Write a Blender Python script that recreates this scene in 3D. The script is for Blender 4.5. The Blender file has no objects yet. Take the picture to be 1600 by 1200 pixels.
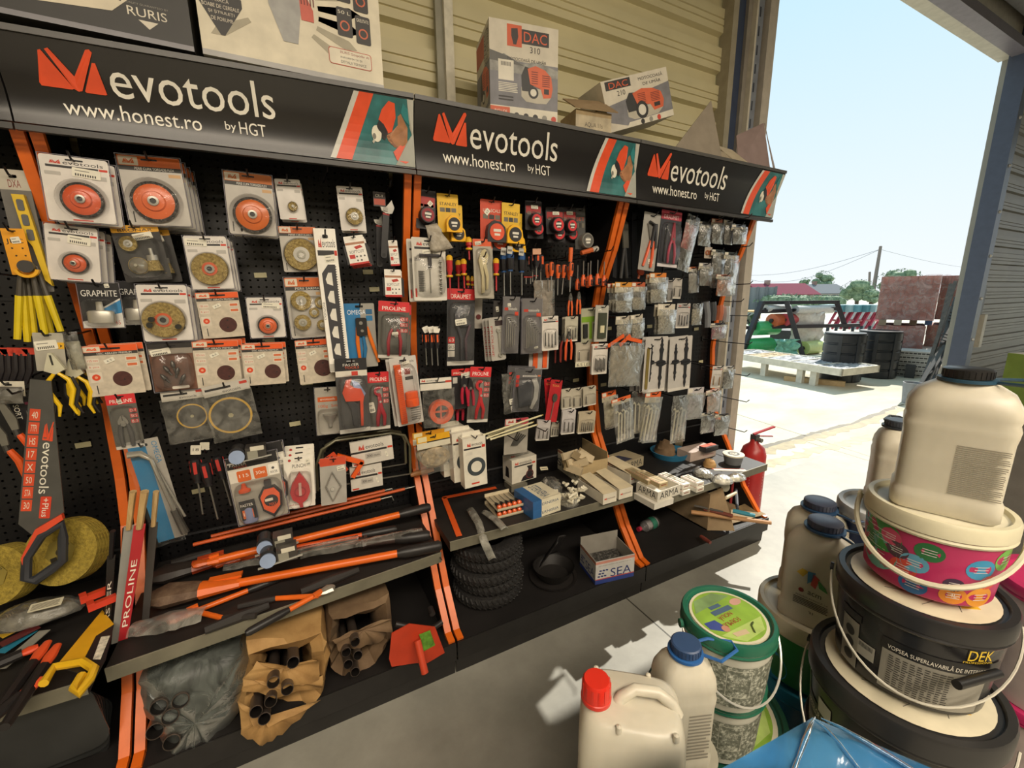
import bpy, math, random
from mathutils import Matrix, Vector
R=math.radians
scene=bpy.context.scene
col=scene.collection
# ------------------------------------------------------------------ camera
CAM=Vector((-0.4634,-1.8776,1.5037)); YAW,PITCH,ROLL,FPX=-0.4817,-0.2077,-0.0102,668.6
_cy,_sy,_cp,_sp=math.cos(YAW),math.sin(YAW),math.cos(PITCH),math.sin(PITCH)
FWD=Vector((-_sy*_cp,_cy*_cp,_sp)); _r=Vector((_cy,_sy,0)); _u=_r.cross(FWD)
RT=_r*math.cos(ROLL)+_u*math.sin(ROLL); UP=_u*math.cos(ROLL)-_r*math.sin(ROLL)
cd=bpy.data.cameras.new('camera'); cam=bpy.data.objects.new('camera',cd); col.objects.link(cam)
mw=Matrix((RT,UP,-FWD)).transposed().to_4x4(); mw.translation=CAM; cam.matrix_world=mw
cd.sensor_fit='HORIZONTAL'; cd.sensor_width=36; cd.lens=FPX/1600*36; cd.clip_start=0.02; cd.clip_end=400
scene.camera=cam
# ------------------------------------------------------------------ world, sun, added lamps, exposure
scene.view_settings.view_transform='Standard'; scene.view_settings.look='None'
scene.view_settings.gamma=1; scene.view_settings.use_curve_mapping=False
scene.view_settings.exposure=0.08
scene.cycles.transparent_max_bounces=24
scene.cycles.max_bounces=6; scene.cycles.sample_clamp_indirect=4
w=bpy.data.worlds.new('sky'); scene.world=w; w.use_nodes=True
nt=w.node_tree; nt.nodes.clear()
o=nt.nodes.new('ShaderNodeOutputWorld'); bg=nt.nodes.new('ShaderNodeBackground')
tc=nt.nodes.new('ShaderNodeTexCoord'); sep=nt.nodes.new('ShaderNodeSeparateXYZ'); cr=nt.nodes.new('ShaderNodeValToRGB')
nt.links.new(tc.outputs['Generated'],sep.inputs[0]); nt.links.new(sep.outputs['Z'],cr.inputs[0])
nt.links.new(cr.outputs[0],bg.inputs[0]); nt.links.new(bg.outputs[0],o.inputs[0])
e=cr.color_ramp.elements; e[0].position=0.0; e[0].color=(.86,.90,.93,1); e[1].position=.55; e[1].color=(.50,.77,.90,1)
m_=e.new(.16); m_.color=(.76,.87,.92,1)
bg.inputs[1].default_value=1.05
SUN=Vector((.677,.203,.707))
sd=bpy.data.lights.new('sun','SUN'); sd.energy=5.6; sd.angle=R(.53); sd.color=(1,.95,.85)
so=bpy.data.objects.new('sun',sd); col.objects.link(so); so.rotation_euler=SUN.to_track_quat('Z','Y').to_euler(); so.location=(6,2,8)
def area(name,loc,sx,sy,power,color,rot=(0,0,0)):
    d=bpy.data.lights.new(name,'AREA'); d.shape='RECTANGLE'; d.size=sx; d.size_y=sy; d.energy=power; d.color=color
    a=bpy.data.objects.new(name,d); col.objects.link(a); a.location=loc; a.rotation_euler=rot; return a
area('added_fill_light',(-.3,-3.7,3.5),3.6,.8,205,(1,.87,.70))  # three unseen lamps added to brighten the interior and the hanging goods
area('added_fill_light',(2.6,-3.9,3.5),3.0,.8,85,(1,.86,.66))
area('added_fill_light',(-1.0,-5.6,3.5),4.0,.8,110,(1,.86,.66))
# ------------------------------------------------------------------ pixels of the photograph to points in the place
def ray(px,py): return FWD+RT*((px-800)/FPX)-UP*((py-600)/FPX)
def W(px,py,y): r=ray(px,py); return CAM+r*((y-CAM.y)/r.y)
def F(px,py,z): r=ray(px,py); return CAM+r*((z-CAM.z)/r.z)
def D(px,py,t): return CAM+ray(px,py)*t
# ------------------------------------------------------------------ materials
_M={}
def lin(c): return c/12.92 if c<=.04045 else ((c+.055)/1.055)**2.4
def hexc(h): return tuple(lin(int(h[i:i+2],16)/255) for i in (0,2,4))
def mat(spec):
    """'rrggbb' plus options: /r rough, /m metal, /n noise amount, /s noise scale, /b bump, /e emission"""
    if spec in _M: return _M[spec]
    if spec in SPECIAL: _M[spec]=SPECIAL[spec](); return _M[spec]
    parts=spec.split('/'); c=hexc(parts[0]); o=dict(r=.5,m=0,n=.10,s=18,b=0,e=0,c=0)
    for p in parts[1:]: o[p[0]]=float(p[1:])
    m=bpy.data.materials.new('paint_'+parts[0]); m.use_nodes=True; nt=m.node_tree; b=nt.nodes['Principled BSDF']
    t=nt.nodes.new('ShaderNodeTexCoord'); n=nt.nodes.new('ShaderNodeTexNoise'); n.inputs['Scale'].default_value=o['s']; n.inputs['Detail'].default_value=4
    nt.links.new(t.outputs['Object'],n.inputs['Vector'])
    r=nt.nodes.new('ShaderNodeValToRGB'); k=o['n']
    r.color_ramp.elements[0].position=.3; r.color_ramp.elements[1].position=.7
    r.color_ramp.elements[0].color=(*[x*(1-k) for x in c],1); r.color_ramp.elements[1].color=(*[min(1,x*(1+k)) for x in c],1)
    nt.links.new(n.outputs[0],r.inputs[0]); nt.links.new(r.outputs[0],b.inputs['Base Color'])
    b.inputs['Roughness'].default_value=o['r']; b.inputs['Metallic'].default_value=o['m']*.65
    if o['c']: b.inputs['Coat Weight'].default_value=o['c']; b.inputs['Coat Roughness'].default_value=.1
    if o['b']:
        u=nt.nodes.new('ShaderNodeBump'); u.inputs['Strength'].default_value=o['b']; u.inputs['Distance'].default_value=.01
        nt.links.new(n.outputs[0],u.inputs['Height']); nt.links.new(u.outputs[0],b.inputs['Normal'])
    _M[spec]=m; return m
def _film(name,tint,diff,amount,scale,rough=.12,gloss=.25):
    m=bpy.data.materials.new(name); m.use_nodes=True; nt=m.node_tree; nt.nodes.clear()
    o=nt.nodes.new('ShaderNodeOutputMaterial'); tr=nt.nodes.new('ShaderNodeBsdfTransparent'); tr.inputs[0].default_value=(*tint,1)
    gl=nt.nodes.new('ShaderNodeBsdfGlossy'); gl.inputs['Roughness'].default_value=rough; gl.inputs[0].default_value=(.9,.9,.9,1)
    df=nt.nodes.new('ShaderNodeBsdfDiffuse'); df.inputs[0].default_value=(*diff,1)
    t=nt.nodes.new('ShaderNodeTexCoord'); n=nt.nodes.new('ShaderNodeTexNoise'); n.inputs['Scale'].default_value=scale; n.inputs['Detail'].default_value=5; n.inputs['Distortion'].default_value=1.2
    nt.links.new(t.outputs['Object'],n.inputs['Vector'])
    bp=nt.nodes.new('ShaderNodeBump'); bp.inputs['Strength'].default_value=.6; bp.inputs['Distance'].default_value=.01
    nt.links.new(n.outputs[0],bp.inputs['Height']); nt.links.new(bp.outputs[0],gl.inputs['Normal'])
    mr=nt.nodes.new('ShaderNodeMapRange'); mr.inputs[1].default_value=.35; mr.inputs[2].default_value=.75; mr.inputs[3].default_value=amount*.4; mr.inputs[4].default_value=min(1,amount*1.9)
    nt.links.new(n.outputs[0],mr.inputs[0])
    m1=nt.nodes.new('ShaderNodeMixShader'); nt.links.new(mr.outputs[0],m1.inputs[0]); nt.links.new(tr.outputs[0],m1.inputs[1]); nt.links.new(df.outputs[0],m1.inputs[2])
    fr=nt.nodes.new('ShaderNodeFresnel'); fr.inputs[0].default_value=1.45; nt.links.new(bp.outputs[0],fr.inputs['Normal'])
    mu=nt.nodes.new('ShaderNodeMath'); mu.operation='MULTIPLY'; mu.inputs[1].default_value=gloss*4; nt.links.new(fr.outputs[0],mu.inputs[0])
    mu.use_clamp=True
    m2=nt.nodes.new('ShaderNodeMixShader'); nt.links.new(mu.outputs[0],m2.inputs[0]); nt.links.new(m1.outputs[0],m2.inputs[1]); nt.links.new(gl.outputs[0],m2.inputs[2])
    nt.links.new(m2.outputs[0],o.inputs[0]); return m
def _peg():
    m=bpy.data.materials.new('black_pegboard'); m.use_nodes=True; nt=m.node_tree; b=nt.nodes['Principled BSDF']; o=nt.nodes['Material Output']
    b.inputs['Base Color'].default_value=(*hexc('0c0b0d'),1); b.inputs['Roughness'].default_value=.45
    t=nt.nodes.new('ShaderNodeTexCoord'); s=nt.nodes.new('ShaderNodeSeparateXYZ'); nt.links.new(t.outputs['Object'],s.inputs[0])
    def mth(op,a,v=None,bb=None):
        x=nt.nodes.new('ShaderNodeMath'); x.operation=op
        nt.links.new(a,x.inputs[0])
        if v is not None: x.inputs[1].default_value=v
        if bb is not None: nt.links.new(bb,x.inputs[1])
        return x.outputs[0]
    def cell(a):
        f=mth('FRACT',mth('MULTIPLY',a,1/.025)); f=mth('SUBTRACT',f,.5); return mth('MULTIPLY',f,None,f)
    d=mth('ADD',cell(s.outputs['X']),None,cell(s.outputs['Z']))
    h=mth('LESS_THAN',d,.022)
    tr=nt.nodes.new('ShaderNodeBsdfTransparent'); mx=nt.nodes.new('ShaderNodeMixShader')
    nt.links.new(h,mx.inputs[0]); nt.links.new(b.outputs[0],mx.inputs[1]); nt.links.new(tr.outputs[0],mx.inputs[2]); nt.links.new(mx.outputs[0],o.inputs[0])
    return m
def _noise3(name,cols,scale,rough=.8,stretch=(1,1,1),bump=.2,pos=(.3,.5,.7)):
    m=bpy.data.materials.new(name); m.use_nodes=True; nt=m.node_tree; b=nt.nodes['Principled BSDF']
    t=nt.nodes.new('ShaderNodeTexCoord'); mp=nt.nodes.new('ShaderNodeMapping'); mp.inputs['Scale'].default_value=stretch
    n=nt.nodes.new('ShaderNodeTexNoise'); n.inputs['Scale'].default_value=scale; n.inputs['Detail'].default_value=8; n.inputs['Roughness'].default_value=.65
    nt.links.new(t.outputs['Object'],mp.inputs[0]); nt.links.new(mp.outputs[0],n.inputs['Vector'])
    r=nt.nodes.new('ShaderNodeValToRGB'); r.color_ramp.elements[0].position=pos[0]; r.color_ramp.elements[0].color=(*hexc(cols[0]),1)
    r.color_ramp.elements[1].position=pos[2]; r.color_ramp.elements[1].color=(*hexc(cols[2]),1); e=r.color_ramp.elements.new(pos[1]); e.color=(*hexc(cols[1]),1)
    nt.links.new(n.outputs[0],r.inputs[0]); nt.links.new(r.outputs[0],b.inputs['Base Color']); b.inputs['Roughness'].default_value=rough
    if bump:
        u=nt.nodes.new('ShaderNodeBump'); u.inputs['Strength'].default_value=bump; u.inputs['Distance'].default_value=.01; nt.links.new(n.outputs[0],u.inputs['Height']); nt.links.new(u.outputs[0],b.inputs['Normal'])
    return m
def _milky():
    m=bpy.data.materials.new('milky_plastic'); m.use_nodes=True; b=m.node_tree.nodes['Principled BSDF']
    n=m.node_tree.nodes.new('ShaderNodeTexNoise'); n.inputs['Scale'].default_value=6
    r=m.node_tree.nodes.new('ShaderNodeValToRGB'); r.color_ramp.elements[0].color=(*hexc('beb8a6'),1); r.color_ramp.elements[1].color=(*hexc('d0c9b7'),1)
    m.node_tree.links.new(n.outputs[0],r.inputs[0]); m.node_tree.links.new(r.outputs[0],b.inputs['Base Color'])
    b.inputs['Roughness'].default_value=.38; b.inputs['Subsurface Weight'].default_value=.25; b.inputs['Subsurface Radius'].default_value=(.03,.025,.02); return m
SPECIAL={
 'CLEAR':lambda:_film('clear_plastic',(.985,.985,.985),(.7,.7,.68),.03,9,.08,.14),
 'FILM':lambda:_film('crinkled_film',(.9,.9,.88),(.72,.70,.62),.12,22,.25,.16),
 'FOG':lambda:_film('cloudy_film',(.85,.85,.82),(.55,.53,.46),.3,16,.35,.10),
 'GREYFILM':lambda:_film('dusty_grey_film',(.6,.65,.62),(.30,.33,.30),.27,14,.35,.12),
 'BLUEFILM':lambda:_film('blue_stretch_film',(.55,.72,.85),(.10,.32,.55),.35,7,.15,.35),
 'PINKFILM':lambda:_film('white_stretch_film',(.95,.9,.9),(.68,.52,.50),.3,9,.4,.1),
 'PEG':_peg,
 'MILK':_milky,
 'FLOOR':lambda:_noise3('concrete_floor',('86847a','98958a','a8a59a'),2.2,.5,bump=.05),
 'YARD':lambda:_noise3('yard_concrete',('b3ab95','cbc5b3','d8d4c6'),.9,.85,(1,1.6,1),.1,(.25,.5,.72)),
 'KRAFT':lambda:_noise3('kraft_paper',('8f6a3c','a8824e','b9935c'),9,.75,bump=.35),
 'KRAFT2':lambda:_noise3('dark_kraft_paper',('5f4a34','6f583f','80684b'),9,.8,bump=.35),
 'CARDB':lambda:_noise3('plain_cardboard',('8d7657','9c8464','a99270'),7,.8,bump=.1),
 'BRUSH':lambda:_noise3('brass_bristle',('6a5830','a8904f','cdb674'),160,.5,(1,1,1),.8),
 'STEELW':lambda:_noise3('steel_bristle',('1a1816','3d3a36','77726a'),160,.4,(1,1,1),.8),
 'RUBBER':lambda:_noise3('tyre_rubber',('141312','1d1b1a','2a2724'),60,.7,bump=.8),
 'RUST':lambda:_noise3('dusty_iron',('3b2c22','5a4433','76604c'),22,.7,bump=.4),
 'BITS':lambda:_noise3('metal_bits',('4a4740','96907f','cfc9b6'),120,.35,bump=1),
 'DARKBITS':lambda:_noise3('dark_bits',('151515','3a3835','8b8880'),70,.35,bump=1),
 'COPPER':lambda:_noise3('copper_bits',('5a3020','a8694a','d59a78'),80,.35,bump=1),
 'WOOD':lambda:_noise3('pale_wood',('a98a5a','c4a471','d8bb88'),4,.6,(12,12,1),.1),
 'OLDWOOD':lambda:_noise3('weathered_wood',('8b8474','a9a291','c0b9a8'),5,.8,(1,9,9),.2),
 'BRICK':lambda:_noise3('wrapped_brick',('8d5348','a8685b','b98478'),1.2,.7,(1,1,2.5),.1),
 'LEAF':lambda:_noise3('tree_leaves',('3f5240','6b8062','9cab8c'),3,.8,bump=.5),
 'STONES':lambda:_noise3('pebbles',('55575c','9a9da4','d4d4d4'),9,.7,bump=.6),
 'YSTONES':lambda:_noise3('yellow_pebbles',('6d5a3a','a78d64','cdb992'),9,.7,bump=.6),
 'SPECK':lambda:_noise3('speckled_print',('3e4036','6d7062','d8d8c8'),140,.5,bump=0),
}
# ------------------------------------------------------------------ mesh builder
_txt={}
def text_geo(s):
    if s in _txt: return _txt[s]
    c=bpy.data.curves.new('t','FONT'); c.body=s; c.size=1; c.resolution_u=3; c.extrude=0
    ob=bpy.data.objects.new('t',c); me=bpy.data.meshes.new_from_object(ob)
    vs=[tuple(v.co) for v in me.vertices]; fs=[tuple(p.vertices) for p in me.polygons]
    bpy.data.objects.remove(ob); bpy.data.curves.remove(c); bpy.data.meshes.remove(me)
    if vs:
        x0=min(v[0] for v in vs); x1=max(v[0] for v in vs); y0=min(v[1] for v in vs); y1=max(v[1] for v in vs)
    else: x0=x1=y0=y1=0
    _txt[s]=(vs,fs,x0,x1,y0,y1); return _txt[s]
class MB:
    def __init__(s): s.v=[]; s.f=[]; s.mi=[]; s.mats=[]; s.T=None; s.fn=None; s.flat=set()
    def add(s,vs,fs,m):
        if m not in s.mats: s.mats.append(m)
        k=len(s.v); i=s.mats.index(m)
        for v in vs:
            v=Vector(v)
            if s.T is not None: v=s.T@v
            if s.fn: v=Vector(s.fn(v))
            s.v.append(v)
        for f in fs: s.f.append([a+k for a in f]); s.mi.append(i)
        return s
    def box(s,x0,x1,y0,y1,z0,z1,m):
        return s.add([(x0,y0,z0),(x1,y0,z0),(x1,y1,z0),(x0,y1,z0),(x0,y0,z1),(x1,y0,z1),(x1,y1,z1),(x0,y1,z1)],
            [(0,3,2,1),(4,5,6,7),(0,1,5,4),(1,2,6,5),(2,3,7,6),(3,0,4,7)],m)
    def bar(s,a,b,wd,ht,m,up=(0,0,1)):
        a=Vector(a); b=Vector(b); d=(b-a).normalized(); u=Vector(up); sd=d.cross(u)
        if sd.length<1e-4: sd=d.cross(Vector((1,0,0)))
        sd.normalize(); u=sd.cross(d); vs=[]
        for p in (a,b):
            for i,j in ((-1,-1),(1,-1),(1,1),(-1,1)): vs.append(p+sd*(i*wd/2)+u*(j*ht/2))
        return s.add(vs,[(0,1,2,3),(7,6,5,4),(0,4,5,1),(1,5,6,2),(2,6,7,3),(3,7,4,0)],m)
    def prism(s,pts,z0,z1,m):
        n=len(pts); a=sum(pts[i][0]*pts[(i+1)%n][1]-pts[(i+1)%n][0]*pts[i][1] for i in range(n))
        if a<0: pts=pts[::-1]
        vs=[(p[0],p[1],z0) for p in pts]+[(p[0],p[1],z1) for p in pts]
        return s.add(vs,[tuple(range(n-1,-1,-1)),tuple(range(n,2*n))]+[(i,(i+1)%n,n+(i+1)%n,n+i) for i in range(n)],m)
    def rr(s,x0,x1,y0,y1,r,z0,z1,m,n=4):
        pts=[]
        for cx,cy,a0 in ((x1-r,y1-r,0),(x0+r,y1-r,90),(x0+r,y0+r,180),(x1-r,y0+r,270)):
            for k in range(n+1): a=R(a0+90*k/n); pts.append((cx+r*math.cos(a),cy+r*math.sin(a)))
        return s.prism(pts,z0,z1,m)
    def disc(s,x,y,r,z0,z1,m,n=20,ry=None):
        ry=ry or r
        return s.prism([(x+r*math.cos(2*math.pi*k/n),y+ry*math.sin(2*math.pi*k/n)) for k in range(n)],z0,z1,m)
    def ring(s,x,y,r0,r1,z0,z1,m,n=28,a0=0,a1=360):
        full=abs(a1-a0)>=360; N=n if full else n+1; vs=[]
        for k in range(N):
            a=R(a0+(a1-a0)*k/n); c,sn=math.cos(a),math.sin(a)
            vs+=[(x+r0*c,y+r0*sn,z0),(x+r1*c,y+r1*sn,z0),(x+r1*c,y+r1*sn,z1),(x+r0*c,y+r0*sn,z1)]
        fs=[]
        for k in range(n):
            i=4*k; j=4*((k+1)%N)
            fs+=[(i+3,i+2,j+2,j+3),(i+1,j+1,j+2,i+2),(i,i+3,j+3,j),(i,j,j+1,i+1)]
        if not full: fs+=[(0,1,2,3),tuple(4*(N-1)+q for q in (3,2,1,0))]
        return s.add(vs,fs,m)
    def lathe(s,prof,m,c=(0,0,0),ax=(0,0,1),n=24,sx=1,sy=1,cap=True):
        q=Vector((0,0,1)).rotation_difference(Vector(ax)); c=Vector(c); vs=[]; fs=[]
        for r,h in prof:
            for k in range(n): a=2*math.pi*k/n; vs.append(c+q@Vector((r*math.cos(a)*sx,r*math.sin(a)*sy,h)))
        for i in range(len(prof)-1):
            for k in range(n): fs.append((i*n+k,i*n+(k+1)%n,(i+1)*n+(k+1)%n,(i+1)*n+k))
        if cap:
            if prof[0][0]>1e-6: fs.append(tuple(range(n-1,-1,-1)))
            L=(len(prof)-1)*n
            if prof[-1][0]>1e-6: fs.append(tuple(range(L,L+n)))
        return s.add(vs,fs,m)
    def tube(s,path,r,m,n=8,closed=False,flat=1.0,up=(0,0,1)):
        P=[Vector(p) for p in path]; N=len(P); rs=r if isinstance(r,(list,tuple)) else [r]*N; vs=[]; fs=[]
        for i,p in enumerate(P):
            if closed: d=P[(i+1)%N]-P[i-1]
            else: d=P[min(i+1,N-1)]-P[max(i-1,0)]
            d.normalize(); a=d.cross(Vector(up))
            if a.length<1e-3: a=d.cross(Vector((1,0,0)))
            a.normalize(); b=a.cross(d)
            for k in range(n): t=2*math.pi*k/n; vs.append(p+a*(rs[i]*math.cos(t))+b*(rs[i]*flat*math.sin(t)))
        for i in range(N if closed else N-1):
            j=(i+1)%N
            for k in range(n): fs.append((i*n+k,i*n+(k+1)%n,j*n+(k+1)%n,j*n+k))
        if not closed: fs+=[tuple(range(n-1,-1,-1)),tuple(range((N-1)*n,N*n))]
        return s.add(vs,fs,m)
    def text(s,t,x0,x1,y0,y1,z,m,rot=0):
        vs,fs,a0,a1,b0,b1=text_geo(t)
        if not vs: return s
        sx=(x1-x0)/max(a1-a0,1e-6); sy=(y1-y0)/max(b1-b0,1e-6)
        if rot==90: # reads top to bottom
            sx=(y1-y0)/max(a1-a0,1e-6); sy=(x1-x0)/max(b1-b0,1e-6)
            return s.add([(x0+(v[1]-b0)*sy,y1-(v[0]-a0)*sx,z) for v in vs],fs,m)
        if rot==-90: # reads bottom to top
            sx=(y1-y0)/max(a1-a0,1e-6); sy=(x1-x0)/max(b1-b0,1e-6)
            return s.add([(x1-(v[1]-b0)*sy,y0+(v[0]-a0)*sx,z) for v in vs],fs,m)
        if rot==180:
            return s.add([(x1-(v[0]-a0)*sx,y1-(v[1]-b0)*sy,z) for v in vs],fs,m)
        return s.add([(x0+(v[0]-a0)*sx,y0+(v[1]-b0)*sy,z) for v in vs],fs,m)
    def lines(s,x0,x1,y0,y1,z,m,n,gap=.5,seed=0):
        rd=random.Random(seed); h=(y1-y0)/n
        for k in range(n):
            e=x1-(x1-x0)*(rd.random()*.25 if (k%4==3) else rd.random()*.04)
            s.box(x0,e,y1-h*(k+1)+h*gap/2,y1-h*k-h*gap/2,z,z+.0002,m)
        return s
    def sheet(s,fn,nu,nv,m,th=0,wrap=False):
        vs=[fn(i/nu,j/nv) for j in range(nv+1) for i in range(nu+1)]; fs=[]
        for j in range(nv):
            for i in range(nu): a=j*(nu+1)+i; fs.append((a,a+1,a+nu+2,a+nu+1))
        return s.add(vs,fs,m)
    def build(s,name,parent=None,smooth=35,solid=0):
        me=bpy.data.meshes.new(name); me.from_pydata([tuple(v) for v in s.v],[],s.f)
        for m in s.mats: me.materials.append(mat(m))
        me.polygons.foreach_set('material_index',s.mi)
        if smooth:
            me.polygons.foreach_set('use_smooth',[True]*len(me.polygons)); me.set_sharp_from_angle(angle=R(smooth))
        me.update()
        ob=bpy.data.objects.new(name,me); col.objects.link(ob)
        if parent is not None: ob.parent=parent
        if solid:
            md=ob.modifiers.new('thickness','SOLIDIFY'); md.thickness=solid; md.offset=0
        return ob
def tag(o,label,cat,group=None,kind=None):
    if label: o['label']=label
    if cat: o['category']=cat
    if group: o['group']=group
    if kind: o['kind']=kind
    return o
def struct(o): o['kind']='structure'; return o
def empty(name,loc,rot=(0,0,0)):
    o=bpy.data.objects.new(name,None); o.empty_display_size=.03; col.objects.link(o); o.location=loc; o.rotation_euler=rot; return o
def thing(name,label,cat,loc,rot=(0,0,0),group=None): return tag(empty(name,loc,rot),label,cat,group)
def kids(o): return [c for c in col.objects if c.parent is o]
def copy_tree(o,parent=None):
    ch=list(o.children) if o.children else kids(o)
    c=o.copy(); col.objects.link(c)
    if parent is not None: c.parent=parent
    for k in ch: copy_tree(k,c)
    return c
rnd=random.Random(7)
EVO=[[(.14,.82),(.18,.84),(.5,.06),(.47,.03),(.02,.03),(0,.1)],[(.24,.86),(.3,.9),(.56,.35),(.86,.98),(.92,1.0),(.95,.94),(.62,.03),(.56,0),(.5,.05)],[(.90,.72),(.95,.72),(1,.02),(.97,0),(.68,0),(.66,.03)]]
def evologo(b,x0,x1,y0,y1,z,m,dark='1c1b1c',t=.0004):
    for p in EVO: b.prism([(x0+u*(x1-x0),y0+v*(y1-y0)) for u,v in p],z,z+t,m)
    b.box(x0+.10*(x1-x0),x0+.4*(x1-x0),y0+.13*(y1-y0),y0+.18*(y1-y0),z+t,z+t*1.3,dark)
# ------------------------------------------------------------------ the building
def quad(tl,tr,bl,n=(0,-1,0)):
    tl,tr,bl=Vector(tl),Vector(tr),Vector(bl); n=Vector(n)
    return lambda v:(bl+(tr-tl)*v[0]+(tl-bl)*v[1]+n*v[2])
def rel(b,loc):
    l=Vector(loc); b.v=[v-l for v in b.v]; return b
def corrugated(name,x0,x1,z0,z1,y,color,pitch=.2):
    prof=[]; z=z0
    while z<z1:
        prof+=[(y,z),(y,z+.028),(y+.007,z+.031),(y+.007,z+.034),(y,z+.037),(y,z+.062),(y+.007,z+.065),(y+.007,z+.068),(y,z+.071),(y,z+.118),(y+.03,z+.128),(y+.03,z+.185),(y,z+.195)]; z+=pitch
    vs=[];fs=[]
    for (a,zz) in prof: vs+=[(x0,a,zz),(x1,a,zz)]
    for i in range(len(prof)-1): fs.append((2*i,2*i+1,2*i+3,2*i+2))
    b=MB(); b.add(vs,fs,color); b.box(x0,x1,y+.035,y+.09,z0,z1,color)
    return struct(b.build(name,smooth=0))
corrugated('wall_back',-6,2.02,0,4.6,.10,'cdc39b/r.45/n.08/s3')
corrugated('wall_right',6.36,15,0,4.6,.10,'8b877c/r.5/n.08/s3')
b=MB(); b.box(2.02,6.36,.06,.22,3.80,4.6,'b7b0a2/r.5'); b.box(2.02,6.36,-.02,.10,3.78,3.86,'6d6770/r.4'); b.box(2.3,6.36,-.10,-.02,4.0,4.25,'8d8b8b/r.5'); b.box(2.3,6.36,-.22,-.14,4.3,4.5,'4b4c55/r.5')
struct(b.build('wall_lintel'))
# the door frame column at the near side of the doorway
b=MB()
for x0,x1,y0,y1,c in ((2.00,2.045,.04,.12,'9b937e'),(2.045,2.115,.05,.12,'39445c/r.35'),(2.115,2.15,.03,.12,'8b857b'),(2.15,2.165,.0,.12,'c3bcab'),(2.165,2.19,.04,.12,'59606e'),(2.19,2.255,.03,.12,'868c97/m.3'),(2.255,2.27,.05,.12,'3f434b'),(2.27,2.345,.0,.25,'b3aa9c')):
    b.box(x0,x1,y0,y1,0,4.5,c)
for k in range(44): b.box(2.217,2.227,.028,.031,.1+k*.1,.15+k*.1,'3a3f4a')
struct(b.build('trim_1',smooth=0))
b=MB(); b.box(6.27,6.40,-.03,.12,0,4.5,'3c4457/r.4')
for k in range(9): b.disc(0,0,.016,0,.02,'d9d9d6') if False else b.lathe([(0,0),(.018,.0),(.013,.012),(0,.016)],'dcdcda/m.5',(6.335,-.03,.5+k*.45),(0,-1,0),n=8,cap=False)
b.box(6.44,6.62,.02,.1,1.12,1.55,'5b5850'); b.box(6.46,6.60,.01,.03,1.16,1.50,'3f3d3a')
b.box(6.52,6.60,-.04,.06,.85,1.22,'c9c5b7')
struct(b.build('trim_2',smooth=0))
b=MB(); b.box(-6,2.5,-8,.1,-.05,0,'FLOOR'); b.box(2.5,15,-8,.1,-.05,0,'FLOOR')
b.box(.905,.912,-8,-.4,0,.0006,'4a473f'); 
struct(b.build('floor',smooth=0))
b=MB()
b.box(-6,15,-8,.5,4.6,4.7,'8f8a7c/r.6')
for y in (-.9,-2.4,-4,-6): b.box(-6,15,y-.05,y+.05,4.35,4.6,'77736a/r.5')
struct(b.build('ceiling',smooth=0))
b=MB(); b.box(-6.1,-6,-8,.1,0,4.7,'a09a86'); struct(b.build('wall_left',smooth=0))
b=MB(); b.box(-6,15,-8.1,-8,0,4.7,'a09a86'); struct(b.build('wall_front',smooth=0))
# yard
b=MB(); b.box(-20,140,.1,150,-.06,-.001,'YARD'); b.box(15,140,-90,.1,-.06,-.001,'YARD')
def crack(p,wd,m,seed,z=.0006):
    rd=random.Random(seed); vs=[];fs=[]
    pts=[F(*q,0) for q in p]; full=[]
    for i in range(len(pts)-1):
        for k in range(14): full.append(pts[i].lerp(pts[i+1],k/14)+Vector((rd.uniform(-1,1),rd.uniform(-1,1),0))*.02)
    for q in full:
        ww=wd*(.6+rd.random()); vs+=[(q.x,q.y-ww,z),(q.x,q.y+ww,z)]
    for i in range(len(full)-1): fs.append((2*i,2*i+1,2*i+3,2*i+2))
    b.add(vs,fs,m)
crack([(1135,715),(1220,690),(1330,662),(1415,630)],.022,'5d543c',1)
crack([(1135,722),(1220,697),(1330,668),(1415,636)],.06,'9a8960/n.3/s9',2,.0003)
crack([(1180,730),(1260,708),(1330,690),(1400,672)],.05,'b09f78/n.3/s9',5,.0003)
for a_,b_ in (((1145,645),(1450,742)),((1260,690),(1440,745))): 
    p,q=F(*a_,0),F(*b_,0); b.bar((p.x,p.y,0),(q.x,q.y,0),.012,.0012,'8f8768')
struct(b.build('ground',smooth=0))
# metal strut running up the corrugated wall
b=MB(); b.box(-.019,.019,-.02,.02,0,4.5,'d3cdb9/r.45/n.12/s30'); b.box(-.05,-.019,0,.02,0,4.5,'8d8a7a/m.4')
o=b.build('wall_strut'); o.location=(.262,.06,0); o['kind']='structure'
for (x,y) in ((-.3,-3.7),(2.6,-3.9),(-1.0,-5.6)):  # out-of-view troughs added to go with the added area lights
    t=thing('added_lamp','added unseen white lamp trough hanging under the roof at %s'%({-.3:'the sign wall side',2.6:'the doorway side',-1.0:'the rear of the hall'}[x]),'added lamp',(x,y,3.56)); bb=MB(); bb.box(-.9,.9,-.12,.12,0,.2,'d8d8d4'); bb.box(-.81,-.79,-.01,.01,.2,1.04,'8a8a88'); bb.box(.79,.81,-.01,.01,.2,1.04,'8a8a88'); bb.build('housing',t); bb=MB(); bb.box(-.85,.85,-.1,.1,-.02,0,'f4f0e4'); bb.build('diffuser',t)

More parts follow.
